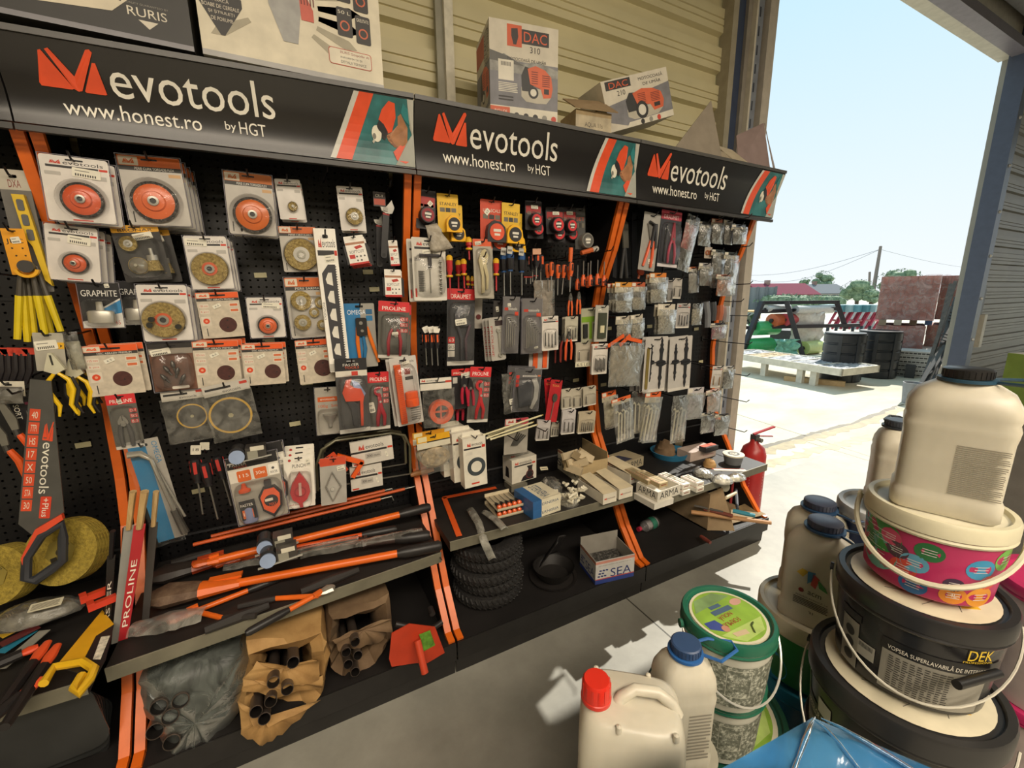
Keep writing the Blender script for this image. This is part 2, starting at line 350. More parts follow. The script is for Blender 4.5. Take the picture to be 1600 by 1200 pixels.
# ------------------------------------------------------------------ gondola shelving, one unit per bay
PROF=[(-.235,1.93),(-.16,1.71),(-.09,1.56),(-.045,1.35),(-.03,1.15),(-.05,.9),(-.085,.74),(-.19,.56),(-.345,.30),(-.455,.172),(-.498,.168)]
SEAM_T=[Vector((-2.0,-.334,2.09)),W(-30,42,-.334),W(647,155,-.334),W(1000,224,-.334),W(1228,272,-.334)]
SEAM_B=[Vector((-2.0,-.29,1.93)),W(28,190,-.29),W(650,264,-.29),W(994,311,-.29),W(1207,342,-.29)]
SEAM_B[1].x=SEAM_T[1].x+.004
names=['leftmost bay with hand saws and pliers','second bay, with wire brushes and bolt cutters','third bay, with tape measures and tyres below','bay nearest the doorway, with hinges and hooks']
BAYS=[]
for k in range(4):
    x0,x1=-2.0+k+.003,-1.0+k-.003
    t=thing('gondola_unit','black pegboard shelving unit with orange edges, '+names[k],'shelving unit',((x0+x1)/2,0,0)); BAYS.append(t)
    cx=(x0+x1)/2
    b=MB(); b.box(x0-cx+.03,x1-cx-.03,0,.012,.17,1.5,'PEG'); b.box(x0-cx+.03,x1-cx-.03,0,.012,1.505,2.11,'PEG')
    b.box(x0-cx+.03,x1-cx-.03,-.004,.004,1.498,1.507,'0b0b0c'); b.box(x0-cx+.03,x1-cx-.03,-.004,.004,.62,.628,'3a3a3c'); b.build('pegboard',t,smooth=0)
    for s,xx in ((-1,x0),(1,x1)):
        a0,a1=(xx-cx,xx-cx+.03) if s<0 else (xx-cx-.03,xx-cx)
        b=MB(); pts=[(y+.012,z) for y,z in PROF]+[(.03,.168),(.03,1.93)]
        b.T=Matrix(((0,0,1,0),(1,0,0,0),(0,1,0,0),(0,0,0,1))); b.prism([(p[0],p[1]) for p in pts],a0+.004,a1-.004,'191718/r.4'); sp=b.build('upright',t,smooth=0)
        b=MB()
        for i in range(len(PROF)-1):
            (ya,za),(yb,zb)=PROF[i],PROF[i+1]; b.bar(((a0+a1)/2,ya+.004,za+.002),((a0+a1)/2,yb+.004,zb-.002),.026,.016,'d9661c/r.35',up=(0,-1,0))
        b.build('orange_edge',sp,smooth=0)
    b=MB(); b.box(x0-cx+.002,x1-cx-.002,-.495,.03,.13,.165,'1d1a19/r.6/n.25/s8/b.2'); b.build('base_deck',t,smooth=0)
    b=MB(); b.add([(x0-cx,-.50,.165),(x1-cx,-.50,.165),(x1-cx,-.50,.085),(x0-cx,-.50,.085),(x0-cx,-.475,.07),(x1-cx,-.475,.07),(x1-cx,-.470,0),(x0-cx,-.470,0)],[(0,3,2,1),(3,4,5,2),(4,7,6,5)],'201e1d/r.45/n.2'); b.build('kick_plate',t,smooth=0,solid=.004)
# sign boxes
def sign(k):
    t=BAYS[k]; loc=t.location; T0,T1,B0,B1=SEAM_T[k],SEAM_T[k+1],SEAM_B[k],SEAM_B[k+1]
    def P(u,v,off=0):
        p=(B0.lerp(B1,u)).lerp(T0.lerp(T1,u),v); p.y+=.016*math.sin(math.pi*v); p.y-=off; return p
    g=.002
    b=MB(); n=10
    b.sheet(lambda i,j:P(g+i*(1-2*g),j),1,n,'1f1d1e/r.22/c.3/n.05')
    # lower and upper edges, top board, end caps
    L=len(b.v)
    for (v,dy,dz) in ((0,.0,-.012),(1,.0,.008)):
        p,q=P(g,v),P(1-g,v); b.bar((p.x,p.y,p.z+dz),(q.x,q.y,q.z+dz),.012,.014,'3a3836/r.4' if v==0 else '4a4845/r.4')
    p,q=P(g,1),P(1-g,1); b.add([(p.x,p.y,p.z),(q.x,q.y,q.z),(q.x,.06,q.z),(p.x,.06,p.z)],[(0,1,2,3)],'6e6a60/r.5')
    p,q=P(g,0),P(1-g,0); b.add([(p.x,p.y,p.z),(q.x,q.y,q.z),(q.x,-.20,q.z),(p.x,-.20,p.z)],[(0,3,2,1)],'242322/r.5')
    for u in (g,1-g):
        pts=[P(u,j/n) for j in range(n+1)]; x=pts[0].x
        vs=[tuple(a) for a in pts]+[(x,.05,pts[-1].z),(x,.05,pts[0].z)]; b.add(vs,[tuple(range(len(vs)))],'2a2828')
    s=b.build('sign_panel',None,smooth=30); 
    rel_=Vector(loc)
    for v in s.data.vertices: v.co-=rel_
    s.parent=t
    if k==0: return
    b=MB(); b.fn=lambda v:P(v[0],v[1],.002+v[2])
    wht='e9e4d6/r.4'; org='e2512a/r.4'
    evologo(b,.067,.193,.47,.95,0,org,'1f1d1e',.0006)
    # drawn out lettering
    b.text('evotools',.205,.58,.46,.90,0,wht)
    b.text('www.honest.ro',.10,.388,.17,.37,0,wht)
    b.text('by',.445,.472,.20,.35,0,wht); b.text('HGT',.480,.548,.20,.37,0,wht)
    l=b.build('lettering',None,smooth=0)
    for v in l.data.vertices: v.co-=rel_
    l.parent=s; 
    b=MB(); b.fn=lambda v:P(v[0],v[1],.002+v[2])
    def strip(bl,br,tr,tl,z,m):
        b.sheet(lambda i,j:((bl[0]+(br[0]-bl[0])*i)*(1-j)+(tl[0]+(tr[0]-tl[0])*i)*j,.02+.96*j,z),3,9,m)
    strip((.725,0),(.998,0),(.998,0),(.815,0),0,'2f6b6b/r.3/n.5/s12')
    b.prism([(.93,.02),(.998,.02),(.998,.55),(.96,.30)],.0004,.0006,'a9aaa0/r.3')
    strip((.722,0),(.739,0),(.824,0),(.808,0),.0012,'c9c6bc/r.3')
    strip((.739,0),(.787,0),(.868,0),(.824,0),.0012,org)
    b.prism([(.975,.98),(.997,.98),(.997,.45),(.985,.62)],.0006,.001,'b9b7ab/r.3')
    # forearm and hand holding a cordless drill
    b.prism([(.955,.78),(.978,.60),(.975,.36),(.955,.26),(.930,.30),(.912,.38),(.905,.45),(.925,.52),(.945,.62),(.945,.74)],.0010,.0014,'a5734f/r.4/n.25/s30')
    b.prism([(.962,.92),(.99,.80),(.99,.62),(.968,.70),(.955,.80)],.0012,.0016,'2f7f80/r.4')
    for i in range(3): b.prism([(.905+.006*i,.44-.05*i),(.912+.006*i,.46-.05*i),(.945+.004*i,.40-.05*i),(.94+.004*i,.375-.05*i)],.0015,.0018,'8a5a3e/r.4')
    b.prism([(.915,.92),(.935,.90),(.938,.72),(.925,.52),(.905,.47),(.895,.60),(.882,.66),(.893,.80)],.0016,.0022,org)
    b.prism([(.920,.74),(.932,.73),(.930,.60),(.921,.61)],.0022,.0025,'221f20')
    b.prism([(.884,.66),(.897,.62),(.912,.50),(.900,.38),(.882,.44),(.872,.54)],.0018,.0023,'232123')
    b.disc(.874,.46,.016,.002,.0026,'e2dcc8',n=16,ry=.12)
    b.disc(.866,.42,.006,.0026,.003,'7a766c',n=10,ry=.045); b.prism([(.858,.34),(.864,.38),(.869,.36),(.862,.31)],.0026,.003,'b9b4a4')
    b.prism([(.925,.22),(.935,.10),(.965,.06),(.985,.12),(.980,.34),(.955,.36)],.0016,.0022,org)
    b.prism([(.932,.16),(.972,.12),(.974,.17),(.935,.21)],.0022,.0025,'2a2324')
    l=b.build('drill_picture',None,smooth=0)
    for v in l.data.vertices: v.co-=rel_
    l.parent=s
for k in range(4): sign(k)
# shelf boards, hung on the units
SH={}
def shelf(k,fl,fr,z,lab,yb=-.02,h=.038,d2=None):
    t=BAYS[k]; p=F(*fl,z) if fl else None; q=F(*fr,z)
    if p is None: p=Vector((-1.97,q.y+.02,z))
    x0,x1=max(p.x,-2.0+k+.02),min(q.x,-1.0+k-.015) if k<3 else q.x
    b=MB(); l=Vector(t.location); zt=z+h
    b.add([(x0-l.x,p.y,zt),(x1-l.x,q.y,zt),(x1-l.x,yb,zt),(x0-l.x,yb,zt),(x0-l.x,p.y,z),(x1-l.x,q.y,z),(x1-l.x,yb,zt-.012),(x0-l.x,yb,zt-.012)],
          [(0,1,2,3),(4,7,6,5),(1,5,6,2),(0,3,7,4)],'211e1c/r.55/n.35/s9')
    b.add([(x0-l.x,p.y-.001,zt+.002),(x1-l.x,q.y-.001,zt+.002),(x1-l.x,q.y-.001,z),(x0-l.x,p.y-.001,z)],[(0,3,2,1)],'6b6757/r.45/n.2/s12')
    b.add([(x0-l.x,p.y-.001,zt+.002),(x1-l.x,q.y-.001,zt+.002),(x1-l.x,q.y+.004,zt+.002),(x0-l.x,p.y+.004,zt+.002)],[(0,1,2,3)],'8a8674/r.45')
    sh=b.build('shelf',t,smooth=0)
    for s in (x0+.006,x1-.006):
        b=MB(); b.T=Matrix(((0,0,1,0),(1,0,0,0),(0,1,0,0),(0,0,0,1))); b.prism([(yb+.04,z-.06),(yb+.04,zt-.014),(p.y+.05,zt-.014)],s-l.x-.002,s-l.x+.002,'3a3733'); b.build('bracket',sh,smooth=0)
    SH[k]=zt+.0005; return sh
shelf(0,None,(140,1084),.50,'')
shelf(1,(168,1066),(690,878),.51,'')
shelf(2,(702,862),(1003,778),.506,'')
shelf(3,(1010,800),(1198,735),.48,'')
# ------------------------------------------------------------------ goods hanging on the pegboard
HP=math.pi/2
def pose(q,d):
    A,B,C=W(*q[0],-d),W(*q[1],-d),W(*q[2],-d)
    w=(B-A).length; h=(C-A).length
    th=(math.atan2(B.z-A.z,B.x-A.x)+math.atan2(C.x-A.x,A.z-C.z))/2
    return (A+B)/2,w,h,th
hook_n=[0]
def hook(x,z,d,label,lift=0):
    b=MB(); b.tube([(0,0,0),(0,-.012,0),(0,-d*.6,-.004+lift),(0,-d-.018,-.002+lift),(0,-d-.034,.014+lift)],.0028,'141315/r.35',n=6)
    b.box(-.012,.012,-.003,.0,-.012,.02,'1c1b1d')
    o=b.build('peg_hook'); o.location=(x,-.002,z); tag(o,label,'hook','peg hooks on the pegboard'); return o
def sticker(root,x,y,z,w=.024,h=.012,rot=0,bar=True):
    b=MB(); b.rr(-w/2,w/2,-h/2,h/2,h*.12,0,.0006,'e6e1cf/r.5')
    if bar:
        for k in range(9): b.box(-w*.4+k*w*.085,-w*.4+k*w*.085+w*.05,-h*.38,-h*.12,.0006,.0008,'3a3835')
        b.box(-w*.4,w*.1,h*.15,h*.25,.0006,.0008,'8d897e')
    else: b.text('6.5',-w*.25,w*.25,-h*.22,h*.22,.0007,'2a2826')
    o=b.build('price_sticker',root,smooth=0); o.location=(x,y,z); o.rotation_euler=(0,0,rot); return o
def item(name,q,d,label,cat='tool pack',group=None,hk=True,yaw=0,hlab=None):
    """an Empty at the hanging point; local x right, y up, z towards the aisle"""
    p,w,h,th=pose(q,d)
    t=thing(name,label,cat,p,(HP,-th,yaw),group)
    if hk: hook(p.x,p.z-h*.045,d,hlab or ('black wire hook carrying the '+' '.join(label.split()[:11])))
    t['w']=w; t['h']=h
    del t['w'],t['h']
    return t,w,h
def slotcard(b,w,h,z,base,r=.05,slot=True,th=.0012):
    b.rr(-w/2,w/2,-h,0,min(w,h)*r,z,z+th,base)
    if slot: b.rr(-w*.13,w*.13,-h*.065,-h*.04,h*.008,z+th,z+th+.0003,'121112')
# printed headers
def p_evo(b,w,h,z,top=.0,dark='2a2729',band=True,x0=-.36,x1=.42,hh=.07,y=.125,org='c5361f'):
    y0=-h*(top+y); b.fn=None
    evologo(b,w*x0,w*(x0+.16),y0,y0+h*hh*.85,z,org,'e4ded0',.0003); b.text('evotools',w*(x0+.19),w*x1,y0,y0+h*hh*.8,z,dark)
    if band: b.box(-w*.42,w*.34,y0-h*.055,y0-h*.02,z,z+.0003,'2b2827'); b.box(w*.35,w*.48,y0-h*.055,y0-h*.02,z,z+.0003,'c5361f')
def p_orange(b,w,h,z,c='c8601e',frac=.15,title='PERIE CUPA TORSADE-FLEX',tc='d8d4c8'):
    b.box(-w*.495,w*.495,-h*frac,-h*.005,z,z+.0002,c)
    b.rr(-w*.48,-w*.18,-h*frac+h*.01,-h*.02,h*.01,z+.0002,z+.0004,'d9cdb8'); evologo(b,-w*.42,-w*.24,-h*frac+h*.035,-h*.04,z+.0004,c,'d9cdb8',.0002)
    b.box(-w*.495,w*.495,-h*(frac+.06),-h*frac,z,z+.0003,'34322f')
    if title: b.text(title,-w*.25,w*.38,-h*(frac+.05),-h*(frac+.012),z+.0004,tc)
def clam(root,w,h,z0,z1,u0,v0,u1,v1,m='CLEAR',rnd_=False):
    b=MB(); b.rr(-w*.53,w*.53,-h*1.02,h*.02,w*.06,z0-.0006,z0,m) if False else None
    x0,x1,y1,y0=(u0-.5)*w,(u1-.5)*w,-v0*h,-v1*h
    cx,cy,rx,ry=(x0+x1)/2,(y0+y1)/2,(x1-x0)/2,(y1-y0)/2; n=24; k=2 if rnd_ else 5
    rows=[]
    for (s,z) in ((1,z0),(1,z0+(z1-z0)*.2),(.97,z0+(z1-z0)*.75),(.90,z1),(.0,z1)):
        rows.append([(cx+rx*s*math.copysign(abs(math.cos(t))**(2/k),math.cos(t)),cy+ry*s*math.copysign(abs(math.sin(t))**(2/k),math.sin(t)),z) for t in [2*math.pi*j/n for j in range(n)]])
    vs=[p for r_ in rows for p in r_]; fs=[]
    for i in range(len(rows)-1):
        for j in range(n): fs.append((i*n+j,i*n+(j+1)%n,(i+1)*n+(j+1)%n,(i+1)*n+j))
    b.add(vs,fs,m); return b.build('blister',root,smooth=50)
def rim(root,w,h,z,m='8d8a92/r.2'):
    b=MB(); k=w*.035
    pts=lambda e:[(-w/2-e,-h-e),(w/2+e,-h-e),(w/2+e,e),(-w/2-e,e)]
    b.tube([(x,y,z) for x,y in pts(k*.5)],k*.28,m,n=6,closed=True); return b.build('clamshell_rim',root)
def cup(root,x,y,r,c='d0643a',wire='2b2724',tw=False,z=.002,dp=.021):
    b=MB(); m='STEELW' if not tw else 'BRUSH'
    b.lathe([(r*.55,0),(r*1.18,.0),(r*1.22,dp*.35),(r*1.0,dp*.5)],m,(x,y,z),n=32); b.build('bristle_ring',root)
    b=MB(); b.lathe([(r*1.02,dp*.3),(r*1.04,dp*.5),(r*.86,dp*.68),(r*.62,dp*.75),(r*.55,dp*.98),(r*.33,dp*1.02),(r*.3,dp*1.05)],c+'/r.3/n.05',(x,y,z),n=32)
    b.build('brush_cup',root)
    b=MB(); b.lathe([(r*.29,dp),(r*.29,dp*1.25),(r*.17,dp*1.27),(r*.16,dp*1.05)],'a9a69c/m1/r.3',(x,y,z),n=12,cap=False); b.disc(x,y,r*.17,z+dp*1.0,z+dp*1.06,'1b1a19'); b.build('nut',root)
def wheel(root,x,y,r,hub='c9562b',hr=.42,z=.002,bore='aaa79c/m1/r.3',dp=.014,bm='BRUSH',hollow=True):
    b=MB(); b.lathe([(r*.25,0),(r*.97,0),(r,dp*.5),(r*.97,dp),(r*hr,dp*1.02)],bm,(x,y,z),n=36)
    b.build('brush_wheel',root)
    b=MB(); b.lathe([(r*hr,dp*.9),(r*hr,dp*1.12),(r*.2,dp*1.15)],hub+'/r.35',(x,y,z),n=28); b.ring(x,y,r*.15,r*.27,z+dp*1.1,z+dp*1.4,bore,n=20); b.disc(x,y,r*.15,z+dp*1.1,z+dp*1.18,'1d1c1b' if hollow else 'cfccc4/m1/r.3'); b.build('hub',root)
def stack(t,n,dx,dy,dz,label,group=None):
    for k in range(1,n+1):
        c=copy_tree(t); c.location=t.location+Vector((dx*k,-dy*k if False else dy*k,dz*k)); c.rotation_euler.z+=rnd.uniform(-.03,.03)
        c['label']=label if n==1 else (('nearest ','rearmost ') if n==2 else ('nearest ','middle ','rearmost '))[k-1]+label
        if group: c['group']=group; t['group']=group
        elif n>1: c['group']=label
# --- brush packs
def brushpack(q,d,label,head,kind,cx,cy,r,price=None,rimmed=True,base='b9b4ab',dup=0,duplabel='',**kw):
    t,w,h=item('wire_brush_pack',q,d,label,'brush pack')
    b=MB(); 
    if head=='evo': slotcard(b,w,h,0,'d9d3cb/r.4'); p_evo(b,w,h,.0013); b.rr(-w*.45,-w*.22,-h*.30,-h*.245,h*.01,.0013,.0015,'b3aea6'); b.rr(w*.22,w*.45,-h*.33,-h*.26,h*.01,.0013,.0015,'b3aea6'); b.box(-w*.15,w*.15,-h*.985,-h*.965,.0013,.0015,'c5361f')
    else: slotcard(b,w,h,0,base+'/r.4',slot=False); p_orange(b,w,h,.0013,c=head,title=kw.get('title','PERIE CUPA TORSADE-FLEX')); b.rr(-w*.13,w*.13,-h*.065,-h*.04,h*.008,.0018,.0022,'121112'); b.box(w*.27,w*.47,-h*.29,-h*.24,.0013,.0015,'c8a070'); b.box(-w*.42,-w*.40,-h*.96,-h*.80,.0013,.0015,'3a3835')
    b.build('backing_card',t,smooth=0)
    if rimmed: rim(t,w,h,0)
    if 'magnets' in label:
        for mx,my in ((-.25,.60),(-.30,.70),(.26,.74)): MB().disc(mx*w,-my*h,w*.065,.026,.034,'3a3a36/m.6/r.3').build('magnet',t)
    x,y=(cx-.5)*w,-cy*h; R_=r*w
    if kind=='cup': cup(t,x,y,R_,kw.get('c','d4562a'),tw=kw.get('tw',False)); clam(t,w,h,.001,.029,cx-r*1.45,cy-r*1.45*w/h,cx+r*1.45,cy+r*1.45*w/h,rnd_=True)
    elif kind=='wheel': wheel(t,x,y,R_,**{k:v for k,v in kw.items() if k in('hub','hr','bm','hollow')}); clam(t,w,h,.001,.024,cx-r*1.08,cy-r*1.08*w/h,cx+r*1.08,cy+r*1.08*w/h,rnd_=True)
    elif kind=='multi':
        for (mx,my,mr) in kw['wheels']: wheel(t,(mx-.5)*w,-my*h,mr*w,hub='b9b6ac/m1',hr=.5,hollow=False,dp=.012)
        clam(t,w,h,.001,.024,.06,.3,.94,.95)
    if price: sticker(t,(price[0]-.5)*w,-price[1]*h,.0025,w*(price[2] if len(price)>2 else .34),h*(price[3] if len(price)>3 else .12),rot=-.08)
    if dup: stack(t,dup,.006,.032,-.004,duplabel)
    return t,w,h
OR='c8601e'
brushpack(((58,236),(168,255),(85,341)),.235,'large grey blister pack with orange cup brush, top row far left','evo','cup',.55,.66,.27,price=(.66,.235,.42,.14),dup=1,duplabel='second grey pack hanging right behind the top left cup brush pack')
brushpack(((180,239),(280,250),(208,350)),.20,'orange-headed cup brush pack with twisted wires, fattest stack of the top row',OR,'cup',.47,.66,.32,c='df6c38',dup=3,duplabel='cup brush pack stacked behind the fat orange-headed pack')
brushpack(((348,265),(424,276),(362,364)),.19,'orange-headed cup brush pack alone in the middle of the top row','b8641f','cup',.52,.68,.34,c='d2661f',dup=1,duplabel='pack showing below the middle orange-headed cup brush pack')
brushpack(((428,279),(468,281),(438,343)),.17,'small white card with a tiny brass wheel, top row','evo','wheel',.56,.68,.19,rimmed=False,hub='c9c6bc',hr=.3,hollow=False,dup=1,duplabel='small card hidden behind the tiny brass wheel card')
brushpack(((525,291),(565,292),(531,361)),.16,'white card with a mid-size brass wheel left of the adjustable wrenches','evo','wheel',.56,.68,.33,rimmed=False,hub='c9c6bc',hr=.48,hollow=False,dup=1,duplabel='card hidden behind the mid-size brass wheel card')
brushpack(((68,346),(152,360),(84,434)),.20,'white blister pack with small orange cup brush, second row left','evo','cup',.55,.68,.21,price=(.64,.25,.44,.15),c='d05a30',dup=2,duplabel='pack stacked behind the small orange cup brush, second row left')
brushpack(((285,369),(352,369),(300,453)),.18,'blister pack with brass wheel and orange hub, second row centre','evo','wheel',.5,.62,.44,price=(.28,.12,.5,.13),hr=.42,dup=2,duplabel='pack stacked behind the brass wheel pack, second row centre')
brushpack(((434,354),(492,354),(442,426)),.17,'orange-headed pack with circular brass wheel beside the tall hacksaw box',OR,'wheel',.52,.62,.46,title='PERIE CIRCULARA',rimmed=False,hub='c4c1b8',hr=.48,hollow=False)
brushpack(((211,444),(290,446),(229,533)),.19,'biggest brass wheel pack with three round magnets under the second row','evo','wheel',.46,.62,.44,hr=.4,dup=2,duplabel='pack stacked behind the biggest brass wheel pack')
brushpack(((384,464),(440,466),(396,527)),.18,'small blister pack with orange cup brush left of the five-wheel pack','evo','cup',.52,.70,.24,price=(.66,.2,.5,.14),c='d9622f')
brushpack(((443,434),(504,433),(456,529)),.17,'orange-headed pack holding a set of brass wheels, third row',OR,'multi',.5,.6,.3,title='PERII SARMA',rimmed=True,wheels=((.36,.38,.27),(.33,.74,.22),(.66,.58,.14),(.86,.42,.16),(.84,.80,.15)))
# --- sanding disc packs
def sandpack(q,d,label,dx,dy,r,n=0,dl='',holes=()):
    t,w,h=item('sanding_disc_pack',q,d,label,'sanding disc pack')
    b=MB(); slotcard(b,w,h,0,'c6baa6/r.5/n.12/s60',r=.02,slot=False); p_orange(b,w,h,.0013,c='e2591c',frac=.13,title='DISC ABRAZIV PREMIUM')
    b.rr(-w*.17,w*.19,-h*.085,-h*.05,h*.012,.0018,.0022,'141314')
    for i,(y,s) in enumerate(((.25,'125 mm'),(.38,'5 pcs'))): b.rr(-w*.46,-w*.24,-h*(y+.08),-h*y,h*.008,.0013,.0015,'d8cdbb'); b.text(s,-w*.44,-w*.26,-h*(y+.06),-h*(y+.02),.0016,'c4431f')
    b.rr(-w*.46,-w*.24,-h*.72,-h*.52,h*.008,.0013,.0015,'d8cdbb'); b.disc(-w*.35,-h*.62,w*.075,.0015,.0017,'d8431a'); b.disc(-w*.35,-h*.62,w*.03,.0017,.0018,'e8a080')
    for y in (.24,.36): b.rr(w*.24,w*.46,-h*(y+.09),-h*y,h*.008,.0013,.0015,'d8cdbb'); b.box(w*.26,w*.44,-h*(y+.07),-h*(y+.02),.0015,.0016,'cf6a3e')
    b.box(-w*.38,-w*.36,-h*.95,-h*.78,.0013,.0015,'2f2d2a'); b.build('card_sleeve',t,smooth=0)
    b=MB(); x,y,rr=(dx-.5)*w,-dy*h,r*w; b.disc(x,y,rr,.0012,.0028,'4a2620/r.7/n.2/s90',n=32)
    for hx,hy in holes: b.disc(x+hx*rr,y+hy*rr,rr*.10,.0028,.003,'160d0b',n=10)
    b.build('sanding_disc',t,smooth=0); sticker(t,-w*.05,-h*.30,.003,w*.2,h*.08,rot=.4,bar=False)
    if n: stack(t,n,.010,.02,.002,dl)
    return t,w,h
sandpack(((304,458),(371,455),(317,530)),.17,'sanding disc card with two-hole disc under the second row wheel pack',.64,.72,.21,holes=((0,.6),(-.1,-.35)))
sandpack(((126,541),(213,537),(146,620)),.20,'widest sanding disc card, fourth row far left by the orange post',.62,.68,.18,1,'sanding disc card peeking out right of the widest one',holes=((.2,-.1),))
sandpack(((299,534),(371,531),(308,607)),.18,'sanding disc card with fanned orange cards behind it',.66,.70,.2,2,'sanding disc card fanned out behind its neighbour',holes=((.5,.5),(.3,-.5)))
sandpack(((376,538),(441,536),(384,603)),.18,'sanding disc card right of the fanned ones',.70,.68,.2,1,'sanding disc card tucked behind the one right of the fan',holes=((.5,-.1),))
sandpack(((460,533),(516,528),(468,602)),.16,'sanding disc card half hidden by the tall hacksaw box',.70,.66,.26,1,'back card of the half hidden sanding disc pair',holes=((0,.6),(0,-.7)))
# --- helpers for drawn tools
def pliersgeo(t,w,h,x,y0,y1,sp,ch,cm='6d6a66/m.6/r.35',z=.006,jaw=.22,th=.010,bend=.0,name='handle'):
    L=y0-y1; yj=y0-L*jaw; yp=y0-L*(jaw+.10)
    b=MB(); b.prism([(x-th*.35,y0),(x+th*.35,y0),(x+th*1.2,yj),(x+th*1.25,yp),(x,yp-th),(x-th*1.25,yp),(x-th*1.2,yj)],z-.003,z+.004,cm); b.disc(x,yj-L*.05,th*.55,z+.004,z+.006,'9a978f/m1/r.3',n=12); b.box(x-.0006,x+.0006,yj,y0,z+.004,z+.0045,'191817'); b.build('jaws',t)
    for s in (-1,1):
        pts=[(x+s*th*.6,yp+th*.3,z),(x+s*sp*.75,yp-L*.12,z),(x+s*sp,yp-L*.32,z),(x+s*sp*(.95+bend),y1,z)]
        b=MB(); b.tube(pts,[th*.5,th*.62,th*.66,th*.5],ch,n=8,flat=.8); b.build(name,t)
def pack(name,q,d,label,cat,base,header=None,hfrac=.14,htext=None,hc='e8e3d6',stick=None,rimm=False,r=.04,hk=True,evo=False,side=None,foot=None,prints=None):
    t,w,h=item(name,q,d,label,cat,hk=hk)
    b=MB(); slotcard(b,w,h,0,base,r=r,slot=header is None)
    if header: b.rr(-w*.495,w*.495,-h*hfrac,-h*.002,w*.03,.0013,.0016,header); b.rr(-w*.13,w*.13,-h*.05,-h*.03,h*.006,.0016,.002,'121112')
    if htext: b.text(htext,-w*.36,w*.36,-h*(hfrac-.015),-h*(hfrac*.5),.0017,hc)
    if evo: p_evo(b,w,h,.0013)
    if side:
        for i,(s,c) in enumerate(side): b.rr(w*.2,w*.46,-h*(hfrac+.16+i*.1),-h*(hfrac+.09+i*.1),w*.02,.0013,.0016,c); b.text(s,w*.23,w*.43,-h*(hfrac+.15+i*.1),-h*(hfrac+.10+i*.1),.0017,'e9dcd0')
    if foot: b.box(-w*.49,w*.49,-h*.995,-h*.94,.0013,.0016,foot)
    if prints: prints(b,w,h)
    b.build('backing_card',t,smooth=0)
    if rimm: rim(t,w,h,0)
    if stick: sticker(t,(stick[0]-.5)*w,-stick[1]*h,.0025 if len(stick)<5 else stick[4],w*(stick[2] if len(stick)>2 else .3),h*(stick[3] if len(stick)>3 else .07),rot=.15)
    return t,w,h
# drill brush set on black card
t,w,h=pack('wire_brush_set',((170,352),(246,351),(199,441)),.19,'yellow-headed black card with three small shaft brushes, second row','brush pack','2c2926/r.5','e0a32a',.13,'BRONAR','2a2622',stick=(.62,.2,.42,.12))
def shaftbrush(t,x,y,r,kind):
    b=MB()
    if kind=='wheel': wheel(t,x,y,r,hub='c4c1b8/m1',hr=.5,hollow=False)
    elif kind=='cup': b.lathe([(r*.9,0),(r,.01),(r*.7,.022),(r*.2,.03),(r*.18,.04)],'c3bfae/m1/r.25',(x,y,.004)); b.build('brush_cup',t); b=MB(); b.ring(x,y,r*.6,r*1.1,.001,.010,'BRUSH'); b.build('bristle_ring',t)
    else: b.lathe([(r*.3,0),(r*.3,.02),(r*.8,.02),(r*.8,.035)],'bfbcb2/m1/r.3',(x,y+.02,.012),ax=(0,-1,0)); b.build('ferrule',t); b=MB(); b.lathe([(r*.75,0),(r*1.1,.03)],'BRUSH',(x,y-.015,.012),ax=(0,-1,0)); b.build('bristle_tuft',t)
shaftbrush(t,-w*.2,-h*.33,w*.19,'wheel'); shaftbrush(t,-w*.12,-h*.72,w*.2,'cup'); shaftbrush(t,w*.22,-h*.55,w*.16,'tuft'); clam(t,w,h,.001,.045,.05,.2,.93,.95)
stack(t,1,.02,.03,-.006,'black brush set card behind the yellow-headed one')
# tall hole saw blade box
t,w,h=pack('hacksaw_blade_box',((489,357),(523,357),(508,583)),.215,'tall narrow white box printed with a long dark saw, middle of the bay','boxed saw','f0ebe0/r.45',evo=True,r=.03,stick=(.62,.20,.5,.05),foot='b8b3a8')
b=MB(); b.box(-w/2,w/2,-h,0,-.03,0,'d8d2c4'); b.build('carton',t,smooth=0)
b=MB(); x0,x1=-w*.28,w*.40
b.prism([(-w*.02,-h*.24),(w*.32,-h*.24),(w*.32,-h*.95),(w*.05,-h*.95),(-w*.28,-h*.90),(-w*.34,-h*.30)],.0014,.0020,'38363a')
for k in range(5):
    y=-h*(.34+.125*k); b.prism([(-w*.2,y),(-w*.05,y+h*.045),(w*.12,y+h*.045),(w*.12,y-h*.045),(-w*.15,y-h*.03)],.002,.0022,'ddd8cc')
for k in range(40): y=-h*(.25+.0172*k); b.prism([(w*.32,y),(w*.38,y-h*.006),(w*.32,y-h*.010)],.0014,.002,'38363a')
b.text('EVOTOOLS',-w*.47,-w*.37,-h*.62,-h*.50,.0018,'55514d',rot=90)
b.build('saw_print',t,smooth=0)
# GRAPHITE core drill packs
def pr(b,w,h):
    b.text('GRAPHITE',-w*.44,w*.44,-h*.30,-h*.16,.0018,'d9d6cf')
    b.prism([(w*.0,-h*.56),(w*.5,-h*.36),(w*.5,-h*.68),(w*.2,-h*.80),(w*.0,-h*.80)],.0013,.0016,'2f7fb4'); b.prism([(-w*.5,-h*.86),(w*.5,-h*.66),(w*.5,-h),(-w*.5,-h)],.0016,.0018,'d6d3cc'); b.text('65',w*.3,w*.42,-h*.93,-h*.84,.0019,'b8402e'); b.prism([(-w*.02,-h*.57),(w*.5,-h*.33),(w*.5,-h*.37),(w*.0,-h*.60)],.0016,.0018,'d6d3cc')
t,w,h=pack('core_drill_pack',((119,441),(184,443),(133,512)),.19,'dark pack with a short silver core drill, left by the orange post','drill pack','1f1e20/r.4',prints=pr,rimm=True,stick=(.72,.06,.12,.09))
